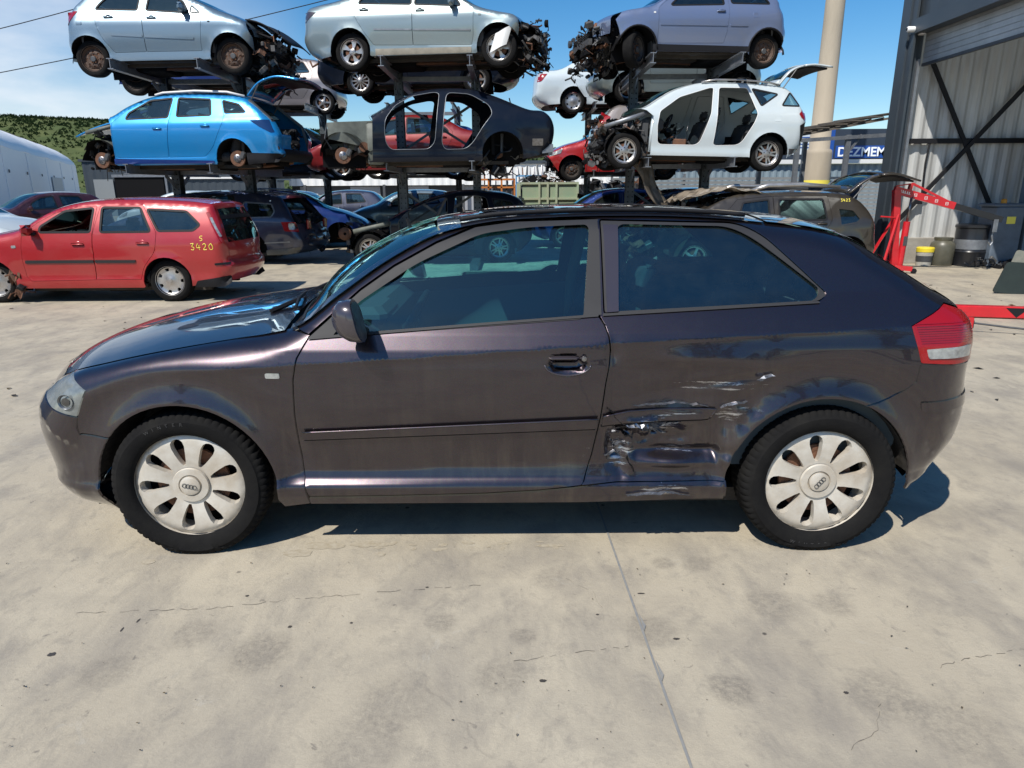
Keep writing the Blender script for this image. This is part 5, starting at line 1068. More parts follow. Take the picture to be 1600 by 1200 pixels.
mb = MB(); mb.tube([(.62, -.72, .86), (.56, -.74, .6), (.66, -.72, .42)], .012); mb.tube([(.9, -.6, .35), (.9, -.55, .75)], .045); junk(mb, (.65, -.7, .12), (1.35, .7, .72), 42, 66, (0, 2, 3, 4, 2), .22); mb.build('front_suspension', JM, c)
mb = MB(); junk(mb, (3.2, -.65, -.02), (4.1, .65, .45), 70, 67, (0, 0, 3, 4, 2), .26); mb.tube([(4.15, .1, 1.07), (4.10, .1, 1.2), (4.02, .1, 1.28), (4.0, .1, 1.36)], .012); mb.build('rear_axle_remains', JM, c)
mb = MB(); mb.bar((4.3, -.75, .36), (4.66, -.75, .40), .05, .14, 0); mb.bar((4.62, -.7, .36), (4.62, .7, .36), .08, .16, 0); mb.build('rear_panel', M_galv, c)
# steel cross tube and bracing seen through the shell
mb = MB(); mb.box((2.1, .0, .26), (1.5, 1.3, .06)); mb.bar((1.5, -.65, .85), (1.5, .65, .85), .06, .06); mb.box((3.55, 0, .65), (.06, 1.3, .7)); mb.build('cabin_floor', M_void, c)
# ================================================================ more wrecks, reusing the outlines with other paint, glass and missing parts
def variant(base, **k): d = dict(base); d.update(k); return d
hatch_out = OUT(bumper=[(.35, .20), (.14, .30), (.06, .45), (.08, .60), (.18, .70)], hood=[(.40, .80), (.65, .90), (.95, .98)], screen=[(1.15, 1.04, .06), (1.45, 1.22), (1.80, 1.38)], roof=[(2.1, 1.44), (2.6, 1.455), (3.0, 1.43), (3.3, 1.37)], back=[(3.48, 1.22), (3.62, 1.05)], tail=[(3.70, .90), (3.72, .70), (3.76, .5), (3.72, .35), (3.55, .24)])
HD = [wdoor([(1.237, .94), (1.28, .40), (2.285, .40), (2.286, 1.0), (2.24, 1.385), (1.80, 1.33), (1.30, 1.06)], [(1.48, .99), (1.62, 1.17), (1.86, 1.30), (2.18, 1.35), (2.22, 1.02)], h=(2.12, .88), mirror=(1.5, 1.0)), wdoor([(2.286, 1.0), (2.285, .40), (2.83, .40), (3.05, .70, .1), (3.12, 1.08), (2.95, 1.36), (2.30, 1.385)], [(2.389, 1.03), (2.36, 1.35), (2.86, 1.335), (3.03, 1.08)], h=(2.88, .92))]
sp_h = dict(out=hatch_out, ar=.35, bz=.23, cab=(1.1, 3.5), crease=(.78, .88), doors=HD, res=.10, panels=[('taillight', [(3.50, 1.02), (3.66, 1.02), (3.70, .74), (3.60, .74)], M_red), ('headlight', [(.22, .70), (.55, .82), (.50, .70), (.20, .62)], M_clear)])
sed_out = OUT(bumper=[(.35, .20), (.12, .30), (.05, .45), (.07, .60), (.18, .68)], hood=[(.45, .78), (.80, .88), (1.22, .945)], screen=[(1.42, 1.02), (1.75, 1.22), (2.05, 1.36)], roof=[(2.3, 1.41), (2.8, 1.43), (3.2, 1.39)], back=[(3.5, 1.25), (3.75, 1.12)], tail=[(3.90, 1.08, .08), (4.22, 1.06, .10), (4.38, 1.0, .14), (4.42, .85), (4.44, .62), (4.46, .45), (4.38, .32), (4.2, .22)])
SD = [dict(d) for d in (wdoor([(1.351, .92), (1.395, .345), (2.446, .376), (2.441, .907), (2.46, 1.38), (2.05, 1.31), (1.42, .985)], [(1.589, .97), (1.70, 1.12), (2.05, 1.285), (2.38, 1.35), (2.40, 1.0)], h=(2.30, .88)), wdoor([(2.441, .907), (2.446, .376), (3.166, .397), (3.34, .62, .1), (3.49, .852, .1), (3.52, 1.05), (3.25, 1.30), (2.48, 1.38)], [(2.48, 1.01), (2.48, 1.35), (3.05, 1.325), (3.38, 1.10), (3.42, 1.04)], h=(3.3, .92)))]
sp_s = dict(out=sed_out, ar=.355, bz=.22, cab=(1.2, 4.1), crease=(.80, .88), doors=SD, res=.10, panels=[('taillight', [(4.15, .98), (4.38, .98), (4.42, .78), (4.30, .80)], M_red)])
wag_out = OUT(bumper=[(.35, .20), (.12, .30), (.05, .45), (.07, .60), (.18, .70)], hood=[(.42, .80), (.80, .93), (1.15, 1.0)], screen=[(1.35, 1.06, .06), (1.65, 1.25), (1.98, 1.39)], roof=[(2.3, 1.44), (2.9, 1.455), (3.5, 1.43), (4.0, 1.385), (4.15, 1.36)], back=[(4.28, 1.22), (4.42, 1.02), (4.50, .88)], tail=[(4.56, .74), (4.62, .60), (4.66, .48), (4.62, .34), (4.45, .22)])
WD = [wdoor([(1.33, .92), (1.36, .37), (2.40, .38), (2.42, .95), (2.45, 1.40), (1.98, 1.34), (1.42, 1.06)], [(1.60, 1.0), (1.72, 1.14), (2.02, 1.31), (2.36, 1.365), (2.38, 1.02)], h=(2.28, .90), mirror=(1.6, 1.0)), wdoor([(2.42, .95), (2.40, .38), (3.05, .38), (3.28, .70, .1), (3.36, .97), (3.32, 1.39), (2.46, 1.40)], [(2.50, 1.02), (2.50, 1.37), (3.20, 1.36), (3.28, 1.03)], h=(3.15, .93))]
sp_w = dict(out=wag_out, ar=.355, bz=.22, cab=(1.2, 4.3), crease=(.80, .86), doors=WD, res=.10)
def wreck(name_, label, P1, P2, sp, pm, FW=('s5', .31, None), RW=('s5', .31, None), FO=.85, group=None, ground=False, **k):
    return car(name_, label, P1, P2, FO, variant(sp, **k), pm, FW, RW, group=group, ground=ground)
# on the ground under the left rack: navy estate, tail towards the middle
c, sh = wreck('wrecked_car', 'dark navy estate with red and white round-eyed tail lamp, behind the red estate', (-7.99, 14.6, .3), (-5.313, 14.247, .3), sp_w, P_navy, ('s5', .31, None), None, .86, ground=True, ar=.36,
    wins=[[(3.44, 1.245), (4.03, 1.205), (4.11, 1.06), (4.05, .955), (3.44, .945)]], winframem=M_galv, skip=('back',), panels=[('taillight', [(4.27, .86), (4.56, .86), (4.58, .66), (4.33, .68)], M_red), ('reversing_lens', [(4.42, .83), (4.52, .83), (4.53, .71), (4.43, .71)], M_clear, .014), ('moulding', [(3.88, .455), (4.42, .48), (4.42, .455), (3.88, .43)], M_galv, .012), ('rear_valance', [(3.9, .30), (4.60, .36), (4.50, .22), (3.9, .20)], mat('dirty_grey_plastic', (.12, .12, .11), .6, nscale=6), .014)])
mb = MB(); junk(mb, (4.35, -.6, .25), (4.75, .6, 1.0), 60, 71, (0, 3, 3, 4, 5)); mb.bar((4.0, -.55, 1.36), (4.58, -.62, .85), .07, .06, 3); mb.bar((4.0, .55, 1.36), (4.58, .62, .85), .07, .06, 3); mb.build('stripped_tail', JM, c)
mb = MB(); mb.box((4.66, -.42, .80), (.05, .16, .20), None, 0, bev=.02); mb.box((4.66, .42, .80), (.05, .16, .20), None, 0, bev=.02); mb.build('taillight', M_red, c)
c, sh = wreck('wrecked_car', 'royal blue off-roader with silver roof rails and an empty front arch behind the navy estate', (-4.45, 18.2, .4), (-7.05, 17.65, .4), variant(sp_h, ar=.37), P_bsuv, None, ('s5', .32, None), .80, ground=True)
for s in (-1, 1): mb = MB(); mb.tube([(1.9, s*.60, 1.44), (2.1, s*.60, 1.50), (2.7, s*.60, 1.52), (3.2, s*.60, 1.44)], .022, 6); mb.build('roof_rail', M_galv, c, True)
wreck('wrecked_car', 'small dark estate far back between the racks, its pale rear door catching the sun', (-7.3, 24.5, .3), (-4.95, 24.7, .3), sp_h, P_navy, FO=.8, ground=True)
wreck('wrecked_car', 'pale silver car with its bonnet up, far behind the black skeleton', (-4.4, 21.5, .3), (-1.9, 21.8, .3), sp_h, P_silver, FO=.8, ground=True)
# black skeleton hatch on the ground, middle
sk_out = OUT(bumper=[(.8, .3), (.78, .5)], hood=[(.90, .70), (1.10, .82), (1.25, .88)], screen=[(1.34, .92), (1.65, 1.08), (2.0, 1.24), (2.35, 1.35)], roof=[(2.6, 1.41), (2.95, 1.435), (3.35, 1.42), (3.75, 1.36)], back=[(3.93, 1.28), (4.08, 1.08)], tail=[(4.15, .95), (4.18, .7), (4.15, .45), (4.0, .28)])
c, sh = car('wrecked_car', 'black hatchback skeleton standing on the ground with no front doors or wings', (-2.849, 14.0, .31), (-.247, 14.293, .31), .87, dict(out=sk_out, ar=.36, bz=.2, cab=(1.3, 3.9), i0=4.0, arF=False, fend=[(1.30, .22), (1.32, .85)], skip=('bumper', 'hood'), noglass=('screen',), seats=False, res=.08, seal=M_blk if False else M_darkst,
    doors=[wdoor([(1.50, .42), (1.46, .85), (1.62, 1.02), (2.0, 1.20), (2.38, 1.31), (2.46, 1.30), (2.44, .9), (2.36, .36), (1.6, .36)], None, gone=2, r=.06), wdoor([(2.54, .36), (2.56, .9), (2.62, 1.33), (3.05, 1.345), (3.25, 1.30), (3.30, .98), (3.1, .6), (2.95, .36)], None, gone=2, r=.06)], wins=[[(3.36, 1.29), (3.75, 1.23), (3.85, 1.10), (3.42, 1.10)]],
    junk=((.35, -.66, .2), (1.35, .66, .80), 130, 81)), P_blk, ('d5', .31, M_alloy), ('d5', .31, M_alloy), ground=True)
for q in (-1, 1):
    mb = MB(); pts = arc(.87, .31, .37, 5, 150, 10); mb.sheet(lambda u, v: (pts[min(int(u*10+.01), 10)][0], q*(.72-.3*v), pts[min(int(u*10+.01), 10)][1]), 10, 2); mb.bar((.55, q*.64, .66), (1.4, q*.68, .84), .06, .09); mb.box((1.38, q*.68, .55), (.2, .07, .6), bev=.02); mb.build('inner_wing', M_grgrey, c, True)
mb = MB(); mb.lathe([(.03, -.02), (.13, -.02), (.13, 0), (.03, 0)], (.38, -.62, .62), 24, 'Y'); mb.build('brake_disc', M_rust, c, True)
mb = MB(); mb.bar((1.9, -.5, .35), (2.45, -.1, 1.3), .03, .05); mb.bar((2.7, .4, .4), (3.2, .3, 1.0), .05, .05); mb.build('seat_belt_post', M_galv, c)
# cars behind, far left
wreck('parked_car', 'white saloon cut off by the left edge, beyond the red estate', (-15.2, 13.8, .3), (-12.6, 13.9, .3), sp_s, P_white, ('s5', .31, M_alloy), ('s5', .31, M_alloy), .93, ground=True) if False else wreck('parked_car', 'white saloon cut off by the left edge, beyond the red estate', (-11.45, 14.9, .3), (-14.0, 15.2, .3), sp_s, P_white, ('s5', .31, M_alloy), ('s5', .31, M_alloy), .93, ground=True)
wreck('parked_car', 'dark maroon hatchback beside the white hall, nose towards the camera', (-14.2, 19.6, .3), (-12.6, 21.5, .3), sp_h, P_mar, FO=.80, ground=True)
wreck('parked_car', 'white hatchback roof showing just above the red estate roof', (-12.5, 23.5, .3), (-10.0, 23.6, .3), sp_h, P_white, FO=.80, ground=True)
wreck('parked_car', 'silver hatchback with roof bars between the hall and the grey workshop', (-9.9, 25.5, .3), (-7.4, 25.5, .3), sp_h, P_grey, FO=.80, ground=True)
# second row of the racks --------------------------------------------------------------
RR = 'wrecks stacked on the far side of the racks'
wreck('wrecked_car', 'dark car seen from below behind the topmost left hatchback, with a blue bonnet tip', (-5.75, 16.35, 3.85), (-8.30, 16.35, 3.82), sp_h, P_bsuv, ('steel', .30, M_steelw), ('steel', .30, M_steelw), .80, group=RR, i0=4.5, skip=('bumper',), junk=((.05, -.65, .1), (.8, .65, .75), 90, 91))
wreck('wrecked_car', 'dark car seen from below behind the topmost silver saloon', (-.75, 16.4, 3.82), (-3.33, 16.4, 3.80), sp_s, P_blk, ('s5', .31, None), ('s12', .31, None), .93, group=RR, panels=[])
wreck('wrecked_car', 'silver-nosed hatchback behind the slate-blue three-door, headlamp and bumper showing', (2.60, 16.3, 3.60), (5.1, 16.3, 3.60), sp_h, P_silver2, ('s5', .30, None), ('s5', .30, None), .80, group=RR, panels=[('headlight', [(.12, .62), (.24, .95), (.50, .84), (.48, .66)], M_clear)])
wreck('wrecked_car', 'dull red car glimpsed through the door openings of the black saloon shell', (-3.9, 16.5, 2.0), (-1.30, 16.5, 2.0), sp_s, P_dred, ('s5', .31, None), ('s5', .31, None), .93, group=RR, panels=[])
c, sh = wreck('wrecked_car', 'silver hatchback with tall red tail lamps behind the nose of the white estate', (4.85, 16.2, 2.18), (2.38, 16.2, 2.18), sp_h, P_taupe, ('s5', .30, None), ('s5', .30, None), .80, group=RR, panels=[('taillight', [(3.42, 1.14), (3.62, 1.24), (3.72, .84), (3.56, .78)], M_red, .012), ('reflector', [(3.58, .42), (3.70, .42), (3.70, .36), (3.58, .36)], M_red, .012)], ribs=[('taillight', 15.2, 16.3, .70, M_red, .01)])
wreck('wrecked_car', 'dark hatchback with twelve-spoke wheels on the second rack, right of the raised blue tailgate', (-4.75, 19.1, 2.02), (-7.3, 19.2, 2.02), sp_h, P_blk, ('s12', .31, None), ('s12', .31, None), .80, group=RR)
wreck('wrecked_car', 'taupe crossover on the second rack beside the raised blue tailgate', (-7.7, 20.1, 3.80), (-5.15, 20.2, 3.80), sp_h, P_taupe, ('s5', .31, M_alloy), ('s5', .31, M_alloy), .80, group=RR)
wreck('wrecked_car', 'dark car with alloy wheels low on the second rack, under the black saloon shell', (-3.60, 19.2, 2.05), (-1.15, 19.3, 2.00), sp_h, P_bsuv, ('s5', .31, M_alloy), ('s12', .31, M_alloy), .80, group=RR)
wreck('wrecked_car', 'white saloon on the second rack, between the saloon shell and the right rack', (4.20, 19.4, 3.72), (1.66, 19.4, 3.70), sp_s, P_white, None, ('h7', .31, None), .93, group=RR)
wreck('wrecked_car', 'orange-red hatchback with a black steel wheel behind the silver tail lamps', (1.62, 19.0, 1.98), (4.10, 19.0, 1.98), sp_h, P_red, ('steel', .31, M_steelw), ('steel', .31, M_steelw), .80, group=RR, i0=3.5, skip=('bumper',), junk=((.1, -.6, .2), (.9, .6, .75), 60, 93))
# ground level, right: crumpled brown off-roader and its neighbours
br_out = OUT(bumper=[(.9, .3), (.86, .5)], hood=[(.70, .75), (.80, .95), (.95, 1.12)], screen=[(1.10, 1.20), (1.45, 1.34), (1.9, 1.39)], roof=[(2.05, 1.385), (2.5, 1.395), (3.0, 1.38), (3.35, 1.35)], back=[(3.55, 1.26), (3.72, 1.08), (3.80, .92)], tail=[(3.86, .80), (3.88, .62), (3.92, .45), (3.88, .32), (3.7, .24)])
c, sh = car('wrecked_car', 'brown off-roader with crushed front, silver roof rails and tailgate up, beside the red hoist', (3.125, 11.8, .31), (5.675, 11.788, .31), .82, dict(out=br_out, ar=.37, bz=.26, cab=(1.1, 3.7), i0=3.6, skip=('bumper', 'screen'), res=.08, seats=True,
    doors=[wdoor([(1.15, .92), (1.2, .36), (2.12, .36), (2.10, 1.33), (1.5, 1.28)], [(1.5, .95), (1.6, 1.22), (2.02, 1.27), (2.02, .95)], h=(2.0, .85)), wdoor([(2.12, .36), (2.10, 1.33), (3.02, 1.33), (3.08, .95), (2.75, .36)], [(2.2, .95), (2.2, 1.27), (2.93, 1.27), (2.98, .95)], h=(2.9, .88))],
    wins=[[(3.181, 1.13), (3.434, 1.10), (3.551, .95), (3.5, .90), (3.215, .85)]], winframem=P_brown), P_brown, ('s5', .31, None), ('s5', .31, None))
tailgate(c, (3.42, 1.35), [(0, 0), (.35, .13), (.75, .08), (1.12, -.16)], 18, 1.2, P_brown, .5)
mb = MB(); mb.tube([(1.75, -.60, 1.42), (2.02, -.60, 1.50), (2.6, -.60, 1.51), (3.25, -.60, 1.47)], [.025, .042, .042, .025], 8); mb.build('roof_rail', M_alloy, c, True); mb = MB(); mb.tube([(1.55, .60, 1.42), (1.8, .60, 1.50), (2.5, .60, 1.49), (3.2, .60, 1.44)], [.025, .038, .038, .025], 8); mb.build('roof_rail', M_alloy, c, True)
rn = random.Random(5)
def crumpled(seed, u, v, a=.08): return a*(abs(math.sin(6*u+seed+2*v))+.6*abs(math.sin(11*v-5*u+seed*2))+.35*math.sin(23*u+17*v))
v_ = [(.55+1.35*i/16, (j/14-.5)*1.35, 1.20+.20*math.sin(2.4*i/16)+crumpled(1.3, i/16, j/14, .055)) for j in range(15) for i in range(17)]; f_ = [(j*17+i, j*17+i+1, j*17+i+18, j*17+i+17) for j in range(14) for i in range(16)]
o = obj('crushed_roof', v_, f_, paint('scraped_tan_paint', (.33, .27, .20), .3, .45, .5), c, False); o.modifiers.new('t', 'SOLIDIFY').thickness = .012
mb = MB(); junk(mb, (.55, -.6, .75), (1.5, .6, 1.25), 60, 33, (0, 3, 3, 4, 5), .3); mb.build('crushed_screen_frame', JM, c)
scrawl(sh, c, '3423', 3.24, 1.235, .045, -1, M_yel, .004)
wreck('wrecked_car', 'dark hatchback with blue rear corner, roof showing beyond the crushed brown off-roader', (2.55, 15.6, .3), (5.05, 15.7, .3), sp_h, P_navy, FO=.80, ground=True)
wreck('wrecked_car', 'blue hatchback, only its sloping screen pillars showing above the dark roof in front', (1.9, 14.6, .3), (-.1+1.9+2.5, 17.0, .3), variant(sp_h), P_bsuv, FO=.80, ground=True) if False else wreck('wrecked_car', 'royal blue hatchback low behind the dark foreground roof, right of the green container', (1.35, 18.0, .3), (3.80, 18.0, .3), sp_h, P_bsuv, FO=.80, ground=True)
wreck('wrecked_car', 'red hatchback with dark glass behind the right rack post, next to the blue one', (1.95, 21.5, .3), (4.4, 21.4, .3), sp_h, P_red, FO=.80, ground=True)
# torn bonnet standing on end
v_ = []; n = 14
for j in range(n+1):
    for i in range(n+1):
        u, w_ = i/n, j/n; x = 2.36+.62*w_+.52*u*(1-.15*w_)-.1; z = 1.84-.95*w_+.22*math.sin(3*u)*(1-w_)-.42*u*u; v_.append((x+.04*math.sin(9*w_+3*u), 13.3+.3*u+crumpled(2.2, u, w_, .05), z+crumpled(.7, u, w_, .04)))
f_ = [(j*(n+1)+i, j*(n+1)+i+1, j*(n+1)+i+n+2, j*(n+1)+i+n+1) for j in range(n) for i in range(n)]
o = obj('torn_bonnet', v_, f_, mat('torn_dirty_sheet', (.20, .165, .125), .55, .4, nscale=5, col2=(.02, .018, .016)), None, True); o.modifiers.new('t', 'SOLIDIFY').thickness = .02; tag(o, 'crumpled tan and black bonnet panel standing on end under the white estate', 'car bonnet')
mb = MB(); mb.bar((2.75, 13.5, .0), (2.75, 13.5, 1.5), .08, .08, 4); mb.bar((2.45, 13.45, 0), (2.7, 13.45, 1.2), .08, .08, 4); mb.bar((2.4, 13.5, 1.1), (3.1, 13.6, 1.15), .08, .08, 4); junk(mb, (2.3, 13.3, .0), (3.3, 13.9, 1.15), 80, 44, (0, 1, 2, 3, 4, 5), .3); o = mb.build('scrap_stack', JM); tag(o, 'stack of scrap engine-bay parts holding up the torn bonnet', 'scrap')
# ================================================================ storage racks
def rack(label, xs, y0, levels, ht, fwd=1.95, back=2.1, group=None):
    t = thing('storage_rack', label, 'rack', ((xs[0]+xs[1])/2, y0, 0), group=group); ox = (xs[0]+xs[1])/2
    pt = mat('punched_post_steel', (.13, .15, .165), .5, .6, nscale=7, col2=(.06, .065, .07))
    for x in xs:
        mb = MB(); X = x-ox
        mb.box((X, 0, ht/2), (.012, .20, ht)); mb.box((X, -.105, ht/2), (.16, .010, ht)); mb.box((X, .105, ht/2), (.16, .010, ht)); mb.box((X, 0, .012), (.34, .44, .02))
        o = mb.build('upright', pt, t)
        mb = MB()
        for i in range(int(ht/.10)):
            for q in (-.045, .045): mb.lathe([(0, -.1115), (.013, -.1115)], (X+q, 0, .1+i*.10), 8, 'Y')
        mb.build('punched_holes', M_void, o)
        mb = MB()
        mb.bar((X, -fwd, .06), (X, back, .06), .16, .12); mb.build('base_beam', pt, t)
        for z in levels:
            mb = MB()
            for a, b in ((-.11, -fwd), (.11, back)):
                mb.box((X, (a+b)/2, z), (.010, abs(b-a), .15)); mb.box((X, (a+b)/2, z+.08), (.10, abs(b-a), .012)); mb.box((X, (a+b)/2, z-.08), (.10, abs(b-a), .012))
                mb.bar((X, a, z-.32), (X, a+(b-a)*.22, z-.08), .012, .09)
            mb.build('arm', M_galv, t)
    for z in [l+.12 for l in levels]:
        mb = MB(); mb.bar((xs[0]-ox+.08, .02, z-.14), (xs[1]-ox-.08, .02, z-.14), .07, .09); mb.build('cross_beam', M_galv, t)
    z0 = .4
    for z in levels:
        for a, b in (((xs[0]-ox, z0), (xs[1]-ox, z-.45)), ((xs[1]-ox, z0), (xs[0]-ox, z-.45))):
            mb = MB(); mb.bar((a[0], .06 if a[0] < b[0] else .09, a[1]), (b[0], .06 if a[0] < b[0] else .09, b[1]), .02, .05); mb.build('brace', pt, t)
        z0 = z+.35
    return t
RK = 'steel cantilever racks carrying the wrecks'
rack('steel rack carrying the sky blue estate and the silver five-door', (-6.93, -5.42), 14.85, (1.86, 3.60), 3.75, group=RK)
rack('steel rack carrying the black saloon shell and the silver saloon', (-2.24, -.70), 14.85, (1.88, 3.62), 3.8, group=RK)
rack('steel rack carrying the white estate and the slate-blue three-door', (2.48, 4.03), 14.85, (1.92, 3.64), 3.8, group=RK)
rack('further steel rack standing behind the left front rack', (-6.9, -5.3), 20.6, (1.86, 3.55), 3.7, 1.7, 1.7, RK)
rack('further steel rack standing behind the middle front rack', (-3.2, -1.5), 20.6, (1.86, 3.55), 3.7, 1.7, 1.7, RK)
rack('further steel rack standing behind the right front rack', (2.2, 3.8), 20.6, (1.86, 3.55), 3.7, 1.7, 1.7, RK)
# ================================================================ buildings, pole, yard equipment, hill
def corr(mb, x0, x1, z0, z1, y, pitch=.20, dep=.025, k=0, axis='x'):
    """corrugated cladding sheet"""
    n = int(round((x1-x0)/pitch)); v = []
    for i in range(n*4+1):
        x = x0+(x1-x0)*i/(n*4); d = (0, 0, dep, dep)[i % 4]
        for z in (z0, z1): v.append((x, y+d, z) if axis == 'x' else (y+d, x, z))
    mb.add(v, [(2*i, 2*i+2, 2*i+3, 2*i+1) for i in range(n*4)], k)
M_clad = mat('pale_grey_cladding', (.50, .51, .50), .45, .1, nscale=2.2, col2=(.36, .355, .34), stretch=(3, 3, .35), namt=.2); M_anth = mat('anthracite_cladding', (.045, .058, .072), .42, .3, nscale=1.2, col2=(.065, .078, .09)); M_conc = mat('grey_concrete', (.36, .34, .30), .85, nscale=4, col2=(.24, .22, .19), bump=.3)
w = thing('warehouse', 'grey warehouse at the right edge with a half-raised roller door and cross-braced wall', 'building', (7.35, 13.75, 0)); ox, oy = 7.45, 13.75
mb = MB(); corr(mb, .16, 9, .50, 6.5, 0.05, .25, .03); mb.build('cladding_wall', M_clad, w)
mb = MB(); mb.box((4.6, .12, .25), (9.0, .28, .50), bev=.01); mb.build('plinth', M_conc, w)
mb = MB(); mb.box((0, .0, 3.2), (.30, .28, 6.4)); mb.box((-.10, -.10, 3.2), (.04, .42, 6.4)); mb.build('corner_column', M_anth, w)
mb = MB(); corr(mb, -9.0, .1, 4.32, 6.6, -.05, .9, .02, axis='y'); mb.build('facade_panel', M_anth, w)
mb = MB(); mb.bar((-.02, -9, 4.22), (-.02, -.15, 4.22), .22, .24); mb.build('lintel', M_anth, w)
mb = MB()
for i in range(7): mb.bar((.16, -9, 3.66+i*.092), (.16, -.22, 3.66+i*.092), .03, .085)
o = mb.build('roller_door', mat('roller_slats', (.52, .53, .53), .4, .3, nscale=2), w); mb = MB(); mb.bar((.16, -9, 3.595), (.16, -.22, 3.595), .05, .05); mb.build('bottom_rail', M_darkst, o)
mb = MB(); mb.bar((.10, -.17, 0.0), (.10, -.17, 3.7), .05, .05, up=(0, 1, 0)); mb.build('door_guide', M_galv, w)
# bracing on the inside wall
for a, b in (((.42, 3.70), (2.30, .55)), ((.15, .75), (2.45, 3.55)), ):
    mb = MB(); mb.bar((a[0], -.04, a[1]), (b[0], -.04 if a[0] > .3 else -.09, b[1]), .04, .075); mb.build('cross_brace', M_black, w)
mb = MB(); mb.bar((.1, -.02, 2.30), (9, -.02, 2.30), .06, .09); mb.build('girt', M_black, w)
mb = MB(); mb.box((4.5, -4.3, 6.6), (9.4, 9.4, .15)); mb.build('roof', M_anth, w)
mb = MB(); corr(mb, -9, .1, 0, 6.5, 8.9, .25, .03, axis='y'); mb.build('back_wall', M_clad, w)
mb = MB(); mb.box((2.42, -.6, 1.25), (.40, .30, 2.5)); mb.build('inner_pillar', mat('blue_grey_steel', (.13, .17, .21), .5), w)
mb = MB(); mb.tube([(.62, -.03, 2.28), (.58, -.05, 1.9), (.60, -.05, 1.35), (.57, -.05, 1.25)], .018, 6); mb.box((.57, -.05, 1.2), (.10, .06, .12)); mb.build('hanging_cable', M_black, w)
# security camera
t = thing('security_camera', 'white bullet security camera on the warehouse corner', 'camera', (7.24, 13.45, 4.15)); mb = MB(); mb.lathe([(0, -.15), (.035, -.15), (.05, -.13), (.05, .10), (.04, .12), (0, .12)], (0, 0, .02), 16, 'X'); mb.build('housing', M_white, t, True)
mb = MB(); mb.lathe([(0, -.155), (.03, -.152)], (0, 0, .02), 12, 'X'); mb.build('lens', M_black, t); mb = MB(); mb.lathe([(.06, -.02), (.07, .0), (.07, .05), (0, .05)], (.14, .02, -.05), 16, 'Z'); mb.tube([(.1, 0, .02), (.14, .02, .0)], .02); mb.build('bracket', M_white, t, True)
# concrete lighting pole
t = thing('concrete_pole', 'tall tapering concrete pole with a thick banded base beyond the white estate', 'pole', (9.42, 22, 0)); mb = MB(); mb.lathe([(.40, 0), (.39, 2.45), (.37, 2.55), (.30, 2.6), (.27, 6), (.24, 12), (0, 12)], n=32, axis='Z'); mb.build('shaft', mat('pole_concrete', (.42, .36, .27), .85, nscale=2.5, col2=(.33, .28, .21), bump=.2, stretch=(1, 1, .2)), t, True)
mb = MB(); mb.lathe([(.405, 1.50), (.405, 1.68)], n=32); mb.build('painted_band', M_yel, t, True)
# canopy
t = thing('canopy', 'weathered lean-to canopy frame between the concrete pole and the warehouse', 'canopy', (7.6, 17.5, 0))
M_wood = mat('weathered_board', (.17, .145, .115), .8, nscale=5, col2=(.09, .08, .07))
mb = MB()
for i in range(5): mb.bar((-1.35+.02*i, -.9+i*.6, 2.55+i*.02), (1.2, -.9+i*.6, 3.0+i*.02), .10, .05)
for i in range(7): mb.bar((-1.3+i*.4, -1.0, 2.62+i*.075), (-1.3+i*.4, 1.8, 2.70+i*.075), .30, .02)
mb.build('roof_frame', M_wood, t)
for x, z in ((-1.0, 2.45), (.15, 2.62)):
    for y in (-.9, 1.5): mb = MB(); mb.box((x, y, z/2), (.10, .10, z)); mb.build('post', M_galv, t)
mb = MB(); mb.bar((-1.35, -.95, 2.48), (1.2, -.95, 2.62), .06, .08); mb.bar((.15, -.9, 2.2), (.45, -.9, 2.62), .05, .05); mb.bar((-1.0, -.9, 1.5), (.15, -.9, 1.5), .05, .05); mb.build('rail', M_galv, t)
# billboard, boundary wall, louvred fence
t = thing('billboard', 'blue billboard with white lettering DEZMEMBRARI beyond the canopy', 'sign', (11.6, 27, 0)); M_bb = mat('billboard_blue', (.012, .07, .30), .5); M_bw = mat('billboard_white', (.55, .62, .66), .5)
mb = MB(); mb.box((0, 0, 3.0), (7.6, .1, 1.1)); mb.build('board', mat('billboard_dark', (.028, .04, .06), .5), t)
for a_, b_ in (((1.75, -.06, 2.74), (2.4, .02, .44)), ((.30, -.058, 3.0), (.35, .02, 1.08)), ((-2.2, -.058, 3.0), (.9, .02, 1.08))): mb = MB(); mb.box(a_, b_); mb.build('blue_field', M_bb, t)
mb = MB(); mb.box((-.65, -.058, 3.08), (1.0, .02, .85)); mb.build('white_field', M_bw, t); mb = MB(); mb.box((-2.0, -.072, 2.9), (.35, .012, .6)); mb.build('white_field', M_bw, t)
mb = MB()
for i in range(5): mb.box((-.62, -.072, 3.38-i*.12), (.55+.2*(i % 2), .008, .035))
mb.build('small_print', M_bb, t)
mb = MB(); mb.box((-2.1, -.075, 2.55), (.7, .01, .12)); mb.box((-2.35, -.075, 2.75), (.12, .01, .35)); mb.build('orange_stripe', mat('orange_print', (.75, .13, .05), .5), t)
o = text_obj('lettering', 'DEZMEMBRARI', .46, .006, mat('white_letters', (.85, .87, .88), .5), t, offset=.010); o.location = (.62, -.082, 2.585); o.rotation_euler = (R(90), 0, 0)
for x in (-3, 0, 3): mb = MB(); mb.box((x, .12, 1.3), (.12, .12, 2.6)); mb.build('leg', M_galv, t)
t = thing('boundary_wall', 'blue-grey clad boundary wall with a white coping below the billboard', 'wall', (12, 26.4, 0)); mb = MB(); corr(mb, -8, 9, 0, 2.30, 0, .25, .03); mb.build('cladding', mat('blue_grey_cladding', (.20, .26, .30), .5), t); mb = MB(); mb.box((.5, 0, 2.38), (17.2, .3, .14)); mb.build('coping', M_white, t)
